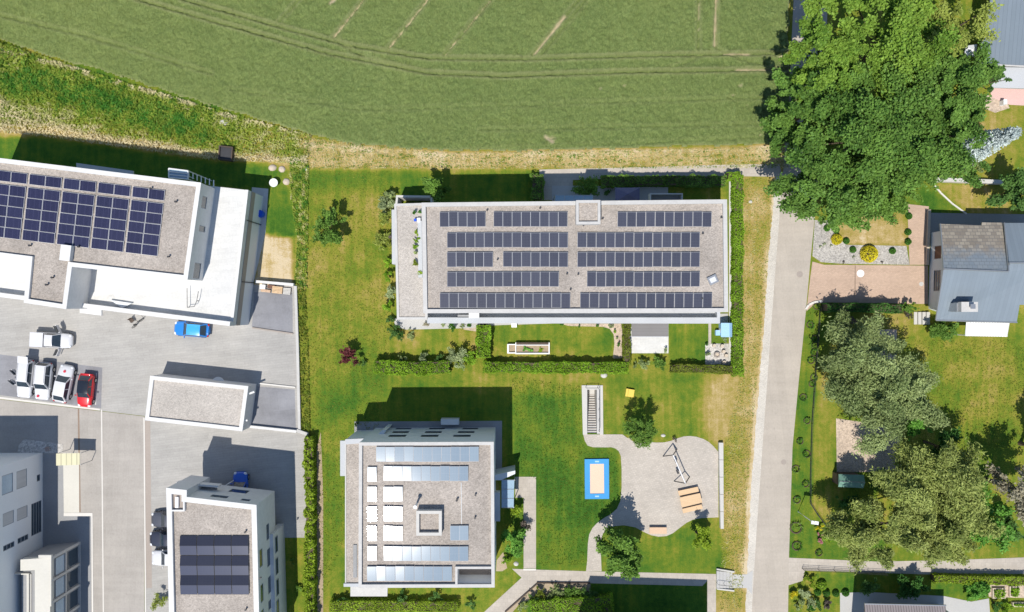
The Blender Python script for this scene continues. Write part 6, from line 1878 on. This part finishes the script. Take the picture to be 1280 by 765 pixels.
# right garden
GO = 'grey-green garden trees beside the road'
tree('willow_tree', 'grey-olive feathery tree, the upper one beside the gravel yard', 1078, 453, 66, 9, 'olive', 2, 29000, None, .34, .11, group=GO, lump=.24, bark='birch', rpy=58)
tree('willow_tree', 'grey-olive feathery tree leaning over the lawn, lower right of the upper pair', 1112, 500, 66, 9, 'olive', 2, 29000, None, .34, .11, group=GO, lump=.24, rpy=59, bark='birch')
tree('willow_tree', 'biggest pale olive willow, beside the green-roofed shed', 1165, 616, 79, 11, 'willow', 2, 40000, None, .38, .11, group=GO, lump=.24)
tree('willow_tree', 'olive willow hanging over the lower walkway', 1112, 664, 72, 10, 'willow', 2, 31000, None, .37, .11, group=GO, lump=.25, rpy=50)
tree('willow_tree', 'olive willow at the lower right of the pair, beside the fresh green tree', 1185, 672, 50, 10, 'willow', 2, 16000, None, .37, .11, group=GO, lump=.26)
tree('deciduous_tree', 'fresh green tree right of the big olive willow', 1238, 652, 33, 9, 'fresh', 1.5, 5600, None, .32, .20, lump=.28, rpy=46)
tree('deciduous_tree', 'bright green low tree between the olive trees at the lawn edge', 1152, 530, 19, 6, 'fresh', 1, 2600, None, .26, .17, lump=.32)
tree('deciduous_tree', 'dark green tree in shade at the edge of the lawn, below the bright one', 1180, 560, 26, 6, 'deep', 1, 2800, None, .28, .18, lump=.3)
tree('copper_tree', 'grey-brown tree cut by the right edge of the picture', 1284, 618, 34, 10, 'greybrown', 3, 5200, None, .30, .17, lump=.28, rpy=52)
tree('deciduous_tree', 'tall tree beyond the right edge, shading the lawn', 1335, 570, 46, 11, 'deep', 2.5, 6000, None, .36, .24, lump=.28)
tree('deciduous_tree', 'dark shrubby tree below the brown leaved tree at the right edge', 1268, 665, 18, 5, 'dark', 1, 1500, None, .26, .16, lump=.3)
hedge('hedge', 'dark green hedge between the pink driveway and the right garden', ((1031, 384), (1080, 384.5), (1125, 386)), 1.0, 2.0, 'deep', 150)
bush('shrub', 'dense tall bush at the house end of the driveway hedge', 1140, 384, 14, 2.3, 'mid', 700, .2, .13, rpy=6)
bush('shrub', 'deep green shrub at the right side of the green-roofed shed', 1095, 601, 15, 2.4, 'deep', 1300, .22, .14, rpy=13)
bush('shrub', 'deep green shrub between the shed and the willow, lower one', 1078, 632, 14, 2.4, 'deep', 1300, .22, .14, rpy=12)
bush('shrub', 'dark green bush against the shed', 1058, 628, 13, 1.9, 'deep', 1000, .2, .13, rpy=14)
bush('shrub', 'dark spiky shrub at the upper end of the garden bank', 1063, 402, 13, 1.5, 'plumbrown', 420, .2, .09, rpy=8)
bush('shrub', 'brown twiggy shrub beside the garden steps', 1134, 392, 9, 1.0, 'plumbrown', 220, .18, .07, rpy=6)
bush('shrub', 'twiggy brown perennial clump above the gravel patch', 1098, 400, 12, .9, 'greybrown', 260, .18, .07, rpy=6)
tree('rhododendron', 'big round deep green bush at the corner of the tiled house', 1181, 413, 22, 3.2, 'mid', .2, 4200, 26, .30, .13, lump=.30, cat='shrub', rpy=15)
bush('flowering_shrub', 'pink flowering shrub near the foot of the street lamp', 1025, 674, 5.5, 1.0, 'pinkflower', 380, .13, .10, rpy=9, cat='shrub')
bush('flowering_shrub', 'yellow-orange shrub just above the pink flowers', 1026, 660.5, 6.5, 1.0, 'yellowbush', 240, .14, .10, rpy=5, cat='shrub')
for k, (px, py, rp, lb) in enumerate(((1040, 672, 9, 'leafy green shrub right of the pink flowers'), (1056, 675, 9, 'leafy green shrub, second right of the pink flowers'), (1072, 676, 9, 'leafy green shrub before the willow, right end of the row'), (1088, 682, 8, 'low green shrub at the willow edge above the walkway'))):
    bush('shrub', lb, px, py, rp, 1.1, 'hedge', 480, .17, .12, rpy=rp * .9, group='shrubs along the lower bank')
# ring-shaped young plants along the green strip
GR = 'young ringed plants on the green strip'
names = ['first', 'second', 'third', 'fourth', 'fifth', 'sixth', 'seventh', 'eighth', 'ninth', 'tenth', 'eleventh', 'twelfth', 'thirteenth', 'fourteenth', 'fifteenth', 'sixteenth', 'seventeenth', 'eighteenth']
for k, (px, py, rp) in enumerate(((1021, 383, 4.2), (1012.5, 406, 4.2), (1019, 423, 4.5), (1019, 432, 4.5), (1018, 441, 4.5), (1014, 450.5, 4.5), (1017.5, 472, 4.5), (1015, 480, 4), (1004, 496.5, 4.3), (1009, 526, 4.3), (1000, 551.5, 4.3), (1008.3, 567.5, 4.8), (995, 586, 4.6), (1007, 605, 4.2), (996, 625, 4.8), (995, 660, 7.5), (996, 682.5, 6), (1023.6, 691, 4.5))):
    x, y, _ = W(px, py, .1)
    r = empty('young_shrub', (x, y, 0), f"ringed young shrub on the green strip, {names[k]} from the top", 'shrub', GR)
    rad = rp * S
    mb = MB(); nn_ = 16
    for t in range(nn_):
        a0, a1 = 2 * math.pi * t / nn_, 2 * math.pi * (t + 1) / nn_
        mb.prism(ccw([(x + rad * math.cos(a0), y + rad * math.sin(a0)), (x + rad * math.cos(a1), y + rad * math.sin(a1)), (x + rad * .8 * math.cos(a1), y + rad * .8 * math.sin(a1)), (x + rad * .8 * math.cos(a0), y + rad * .8 * math.sin(a0))]), 0, .13)
    rng = np.random.default_rng(k)
    n = int(46 + rad * 90); g0 = rng.uniform(0, 6.28); rad *= rng.uniform(.85, 1.1)
    th = rng.uniform(0, 6.28, n); q = rad * np.where(rng.uniform(0, 1, n) < .8, rng.uniform(.78, 1.1, n), rng.uniform(0, .8, n)); th = np.where(np.cos(th - g0) > .55, th + 2.2, th)
    c_ = np.column_stack([x + q * np.cos(th), y + q * np.sin(th), rng.uniform(.04, .16 + rad * .45, n)])
    v, f = leaf_quads(c_, .16, .09, .3, rng)
    np_mesh('foliage', v, f, LEAF['boxball' if k % 3 else 'mid'], r, rng.uniform(0, 1, n)); mb.build('soil_ring', MAT['bark'], r)
# clipped balls in the gravel garden
def ball(label, px, py, rp, mat='boxball', group=None, h=None, n=None):
    k = S; rad = rp * k
    x, y, _ = W(px, py, rad)
    n = n or int(260 + 1100 * rad * rad)
    rng = np.random.default_rng(int(px * 5 + py))
    u = rng.normal(size=(n, 3)); u /= np.linalg.norm(u, axis=1)[:, None]; u[:, 2] = np.abs(u[:, 2]) * 1.0
    c_ = np.column_stack([x + u[:, 0] * rad * rng.uniform(.86, 1, n), y + u[:, 1] * rad * rng.uniform(.86, 1, n), .12 + u[:, 2] * rad * 1.25])
    r = empty('clipped_bush', (x, y, 0), label, 'shrub', group)
    v, f = leaf_quads(c_, .13, .09, .3, rng); np_mesh('foliage', v, f, LEAF[mat], r, rng.uniform(0, 1, n))
    mb = MB(); mb.dome(x, y, .02, rad * .82, rad * .82, rad * 1.1, 12, 5); mb.build('stem_core', MAT['bark'], r)
GBx = 'clipped box balls in the pale gravel garden'
for px, py, lb in ((1034.5, 285, 'box ball nearest the road in the gravel garden'), (1046, 287.5, 'box ball just above the small golden bush'), (1058.6, 301, 'box ball right of the small golden bush'), (1067, 312, 'box ball left of the big golden bush'),
                   (1116.6, 313.5, 'box ball right of the big golden bush'), (1136, 302, 'box ball at the lower right of the brown lawn'), (1136, 290, 'box ball midway up the right of the brown lawn'), (1137, 270, 'box ball at the upper right of the brown lawn, below the trees')):
    ball(lb, px, py, 4.0, group=GBx)
ball('small golden round bush at the corner of the brown lawn', 1047.6, 299, 7, 'yellowbush')
ball('big golden round bush in the middle of the gravel garden', 1089.6, 316.8, 11, 'yellowbush')
for k, (px, py, lb) in enumerate(((1025, 308, 'tiny lavender clump nearest the road'), (1031, 305, 'tiny lavender clump, second from the road'), (1039, 307, 'tiny lavender clump below the small golden bush'), (1067, 321, 'tiny dark herb clump below a box ball'), (1054, 327, 'tiny dark herb clump at the kerb of the driveway'), (1103, 328.5, 'tiny brown herb clump at the kerb, right of the golden bush'))):
    bush('herb_clump', lb, px, py, 2.2, .3, 'plumbrown' if k > 3 else 'grey', 60, .12, .05, 'plant', parts=False)
# bottom-right garden
for px, py, rp, lb, m in ((1028.5, 732.5, 6.5, 'round clipped ball on the small lawn, upper of the topiary', 'hedge'), (1023, 741, 4.5, 'dark low ball left below the round topiary', 'boxball'), (1034, 742, 4.5, 'dark low ball right below the round topiary', 'boxball'),
                           (1045.5, 742.5, 4.2, 'small clipped ball left of the patio', 'boxball'), (1057.8, 741.8, 4.5, 'small clipped ball at the patio corner', 'boxball')):
    ball(lb, px, py, rp, m)
bush('shrub', 'round shrub in the house shade, left of two', 1088, 732, 12, 2.4, 'dark', 1300, .2, .13, rpy=11)
bush('shrub', 'wide leafy shrub in the house shade', 1140, 734, 24, 2.6, 'deep', 2600, .24, .15, rpy=13)
bush('shrub', 'bright green rounded shrub by the curved patio edge', 1221, 740, 17, 2.4, 'fresh', 2000, .24, .17, rpy=14)
hedge('hedge', 'loose light green hedge along the lower walkway', ((1166, 722.5), (1210, 724), (1282, 724.5)), .9, 1.2, 'hedgelime', 150)
for px, py, rp, m, lb in ((993, 741, 8, 'yellowbush', 'yellowish shrub at the road corner of the bottom garden'), (1005, 740, 9, 'grey', 'silvery shrub in the bottom garden, upper one'), (1012, 752, 9, 'grey', 'silvery shrub in the bottom garden, lower one'), (999, 756, 8, 'olive', 'olive shrub at the bottom edge by the road'),
                          (1022, 756, 7, 'dark', 'dark shrub at the bottom edge, right of the silvery ones'), (1014, 727, 9, 'hedgelime', 'yellow-green shrub under the dark railing'), (1034, 757, 7, 'plumbrown', 'brownish shrub left of the patio'), (1014, 762, 6, 'boxball', 'round green shrub at the bottom edge')):
    bush('shrub', lb, px, py, rp, 1.1, m, 520, .17, .10)
bush('shrub', 'shrub at the lower right corner beneath the planter', 1256, 762, 10, 1.2, 'hedge', 500, .18, .12)
bush('shrub', 'dark shrub left of the narrow planter', 1246, 755, 9, 1.2, 'deep', 450, .18, .12)
# lawns around the long block
tree('young_tree', 'young dark green tree alone on the left lawn', 407, 284, 26, 4.4, 'mid', .7, 3600, 44, .28, .12, lump=.21, limbs=14, rpy=22)
tree('conifer', 'feathery conifer at the upper edge of the playground', 801, 537, 24, 5.2, 'mid', .6, 3800, 46, .34, .08, lump=.22, limbs=14, rpy=20)
tree('deciduous_tree', 'leafy green tree at the lower left of the playground', 778, 694, 30, 7.5, 'mid', 1.2, 6500, 60, .28, .19, lump=.22, limbs=14, rpy=34)
tree('small_tree', 'small light green tree beside the picnic table', 877, 674, 14.5, 4.2, 'hedgelime', .6, 1500, 20, .24, .15, lump=.3)
bush('perennial_clump', 'tiny twiggy plant at the upper tip of the swing', 845, 549, 4, .8, 'plumbrown', 70, .2, .05, 'plant', parts=False)
tree('shrub', 'bright green tall shrub by the entrance path of the square block', 641, 676, 15, 3.4, 'fresh', .3, 2600, 26, .24, .16, lump=.3, cat='shrub', rpy=24)
bush('shrub', 'yellow-green shrub below the glass porch', 646, 638, 11, 2.0, 'hedgelime', 800, .2, .13, rpy=9)
bush('shrub', 'dark violet shrub reaching over the entrance path', 656, 654, 10, 1.8, 'plumbrown', 480, .2, .09, rpy=13)
bush('shrub', 'small shrub at the lower end of the entrance bed', 634, 699, 9, 1.0, 'hedge', 420, .17, .11, rpy=7)
tree('maple', 'red-leaved small maple on the left lawn', 435, 447, 12, 2.8, 'plum', .4, 850, 16, .22, .14, lump=.3)
bush('shrub', 'small dark shrub right of the red maple', 453, 453, 6, 1.0, 'dark', 240, .2, .08)
hedge('hedge', 'thick garden hedge left of the grey shrub, below the long block', ((469, 457.5), (500, 459.5), (530, 459.5), (562, 458)), 1.5, 1.9, 'hedge', 150, .17, .11)
GS_ = 'shrubs on top of the left garden hedge'
for px, py, rp, m, lb in ((503, 449, 8, 'olive', 'grey shrub above the left part of the thick hedge'), (528, 449, 9, 'grey', 'pale shrub above the middle of the thick hedge'), (549, 451, 8, 'dark', 'dark shrub above the right part of the thick hedge')):
    bush('shrub', lb, px, py, rp, 1.5, m, 420, .18, .11)
tree('shrub', 'grey-green round shrub at the right end of the thick hedge', 570, 446, 15, 2.4, 'grey', .2, 1500, 20, .2, .11, lump=.3, cat='shrub')
bush('shrub', 'fresh green rounded shrub right of the grey one', 584.5, 446.5, 10, 1.7, 'hedge', 800, .18, .12)
hedge('hedge', 'tall dark-based hedge column between two garden lawns', ((604, 407), (605, 446)), 1.5, 1.9, 'hedge', 160, .18, .12)
hedge('hedge', 'long clipped hedge along the foot of the middle gardens', ((606, 458.5), (700, 459), (783, 459)), 1.25, 1.55, 'hedge', 170, .16, .11)
hedge('hedge', 'olive hedge strip beside the white terrace', ((783, 403), (783, 455)), .85, 1.3, 'hedgedark', 150)
hedge('hedge', 'low hedge closing the east garden', ((838, 460), (880, 461), (926, 462)), .9, 1.3, 'hedgedark', 150)
hedge('hedge', 'tall straight hedge at the east side of the long block', ((921.5, 222), (921.5, 340), (921.2, 468)), 1.1, 1.6, 'hedge', 170, .15, .1)
hedge('hedge', 'short hedge end at the corner of the field lane', ((908, 221), (924, 220.5)), .9, 1.5, 'hedge', 150)
bush('shrub', 'grey-green shrub on the hedge line, left below the white terrace', 800, 455, 12, 1.5, 'olive', 700, .18, .10, rpy=8)
bush('shrub', 'grey-green shrub on the hedge line, right below the white terrace', 826, 453.5, 11, 1.5, 'mid', 700, .18, .10, rpy=9)
bush('shrub', 'small potted shrub at the terrace corner', 832, 437.5, 4, .9, 'grey', 150, .15, .09)
for px, py, rp, m, lb in ((492, 415, 11, 'dark', 'dark bush at the lower left corner of the long block'), (486, 401, 7, 'dark', 'dark bush against the west end of the long block'), (500, 421, 7, 'deep', 'low dark bush beside the corner bush'), (514, 416, 7, 'olive', 'light shrub on the paving at the lower left'),
                          (533, 406, 5, 'greybrown', 'brown shrub on the paving below the long block'), (553, 405, 5, 'grey', 'grey shrub on the paving, second from the left'), (566, 408, 8, 'boxball', 'rounded dark green shrub on the paving'), (579, 408, 4, 'olive', 'small shrub right of the rounded one'),
                          (586.5, 405.5, 3.6, 'boxball', 'small round shrub at the gravel bed'), (583, 399, 3, 'deep', 'potted shrub on the left by the balcony divider'), (592, 399.5, 3.2, 'deep', 'potted shrub in the middle by the balcony divider'), (598, 398.5, 3, 'deep', 'potted shrub on the right by the balcony divider'), (606, 405, 7, 'plumbrown', 'dark brown shrub at the head of the hedge column'),
                          (764, 407, 3.8, 'grey', 'grey herb in the sandy gravel bed, top'), (769, 414, 2.4, 'hedge', 'small herb in the gravel bed, upper'), (773.5, 431.5, 3.6, 'boxball', 'round herb in the gravel bed, lower'), (771, 423, 2, 'olive', 'tiny herb in the gravel bed, middle'), (747, 406.5, 2.2, 'boxball', 'tiny herb at the gravel strip, right'), (724, 406.3, 2.2, 'boxball', 'tiny herb at the gravel strip, middle'), (702, 406, 2.2, 'boxball', 'tiny herb at the gravel strip, left'),
                          (886, 441, 4.5, 'grey', 'grey plant at the edge of the fire pit square'), (906, 425, 5, 'grey', 'pale plant between the blue hut and the fire pit'), (884, 429.5, 2.6, 'dark', 'dark pot plant at the end of the garden path')):
    bush('shrub' if rp > 3 else 'herb_clump', lb, px, py, rp, .35 + rp * .11, m, int(60 + rp * rp * 5.5), .15, .09, 'shrub' if rp > 3 else 'plant', parts=rp > 4)
for px, py, rp, m, lb in ((482, 256, 12, 'grey', 'pale shrub at the upper west end of the long block'), (486, 243, 8, 'olive', 'olive shrub at the upper left corner of the long block'), (481, 272, 10, 'limegreen', 'light green shrub below the pale one, west end'), (477, 303, 12, 'limegreen', 'spreading light green shrub at the middle of the west end'),
                          (488, 296, 5, 'plumbrown', 'brown climbing plant on the west wall'), (486, 328, 7, 'hedge', 'green shrub on the west wall, third from below'), (486, 345, 7, 'hedge', 'green shrub on the west wall, second from below'), (487, 366, 9, 'grey', 'grey round shrub low on the west wall'), (485, 385, 7, 'hedge', 'green shrub lowest on the west wall')):
    bush('shrub', lb, px, py, rp, 2.2, m, int(200 + rp * rp * 6), .2, .11, rpy=rp * 1.05)
# plants on the roof terrace
def raised(o, z):
    o.location.z = z; return o
k6 = (HC - 6.2) / HC
for px, py, rp, m, lb in ((518.5, 265.5, 3, 'boxball', 'round plant on the roof terrace, uppermost left'), (524, 265, 3, 'boxball', 'round plant on the roof terrace, uppermost right'), (520, 290, 4.2, 'hedgelime', 'bright plant at the top of the terrace planter'), (520.5, 299, 4.5, 'hedge', 'green plant in the terrace planter, second'), (519.5, 307, 4.5, 'hedge', 'green plant in the terrace planter, third'),
                          (519, 317, 3.5, 'olive', 'olive plant in the terrace planter, fourth'), (518.5, 328, 4.4, 'hedgedark', 'olive round plant at the planter end'), (525, 341, 3, 'hedgelime', 'yellow-green plant at the foot of the terrace wall')):
    qx, qy = 640 + (px - 640) * k6, 382.5 + (py - 382.5) * k6
    raised(bush('potted_plant', lb, qx, qy, rp * k6, .7, m, int(90 + rp * rp * 6), .16, .10, 'plant', parts=False), 6.0)
x, y, _ = W(521.5, 275, 6.3)
r = empty('garden_chair', (x, y, 5.9), 'blue and white chair among the terrace plants', 'chair')
MB().box(x + .15, y, 5.95, .35, .45, .4).build('seat', MAT['framewhite'], r); MB().box(x - .2, y, 5.95, .25, .25, .5).build('cushion', MAT['blue'], r)
# shaded north side
tree('deciduous_tree', 'dense green tree at the shaded upper left corner of the long block', 545, 234, 18, 5, 'mid', .6, 2400, 24, .26, .18, lump=.3, rpy=15)
hedge('hedge', 'shaded hedge across the lawn north of the long block', ((671.5, 219), (671.5, 249)), 1.4, 1.5, 'mid', 150)
hedge('hedge', 'long shaded hedge along the field lane', ((752, 227.5), (830, 226.5), (905, 227)), 1.25, 1.5, 'mid', 140)
bush('shrub', 'wide shaded shrub at the left end of the lane hedge', 733, 235, 20, 2.2, 'mid', 1900, .22, .14, rpy=14)
bush('shrub', 'small shaded plant on the northern terrace', 757, 242, 6, .9, 'dark', 200, .18, .1)
# around the square block and the court
hedge('hedge', 'low light green hedge below the square block', ((414, 757), (470, 756), (518, 757), (572, 757)), 1.2, 1.2, 'hedgelime', 150)
for px, py, rp, lb in ((427, 750, 8, 'dark shrub at the left end of the hedge below the square block'), (500, 747, 9, 'dark shrub under the white balcony edge'), (545, 748, 9, 'dark shrub at the right end below the square block'), (590, 757, 7, 'small dark shrub on the lawn by the forked path')):
    bush('shrub', lb, px, py, rp, 1.3, 'dark', 420, .18, .11)
x, y, _ = W(444, 529, .5)
bush('potted_plant', 'dark pot plant at the shaded apron corner of the square block', 444, 530, 3.5, .9, 'dark', 140, .15, .1, 'plant')
GL = 'shrubs in the bed below the walkway'
for px, py, rp, m, lb in ((676, 741, 9, 'hedgedark', 'yellowish shrub at the left of the bed below the walkway'), (694, 738, 11, 'olive', 'olive shrub in the bed below the walkway, second from left'), (714, 739, 11, 'mid', 'green shrub in the bed below the walkway, third from left'), (735, 741, 10, 'dark', 'shaded shrub in the bed below the walkway, right end'),
                          (665, 750, 9, 'dark', 'dark shrub at the lower left of the bed'), (651, 759, 8, 'olive', 'olive shrub beside the diagonal edging')):
    bush('shrub', lb, px, py, rp, 1.2, m, int(150 + rp * rp * 5), .18, .11, group=GL)
hedge('hedge', 'broad hedge at the bottom edge, bright left and shaded right', ((664, 762), (700, 757), (765, 754)), 2.0, 1.5, 'hedge', 140)
hedge('hedge', 'tall narrow hedge along the right side of the parking court', ((387, 546), (388, 600), (388.5, 680), (389, 800)), .95, 1.6, 'hedgelime', 120, .24, .15, wob=.5)
tree('palm_shrub', 'spiky pale green plant in the bed beside the white block', 199, 752, 11, 1.6, 'limegreen', .2, 520, 10, .34, .07, lump=.35, cat='plant')
for px, py, rp, lb in ((366, 700, 6, 'low shrub at the upper part of the sunken grass strip'), (372, 735, 5, 'low shrub at the lower part of the sunken grass strip')):
    bush('shrub', lb, px, py, rp, .6, 'mid', 160, .16, .1, parts=False)
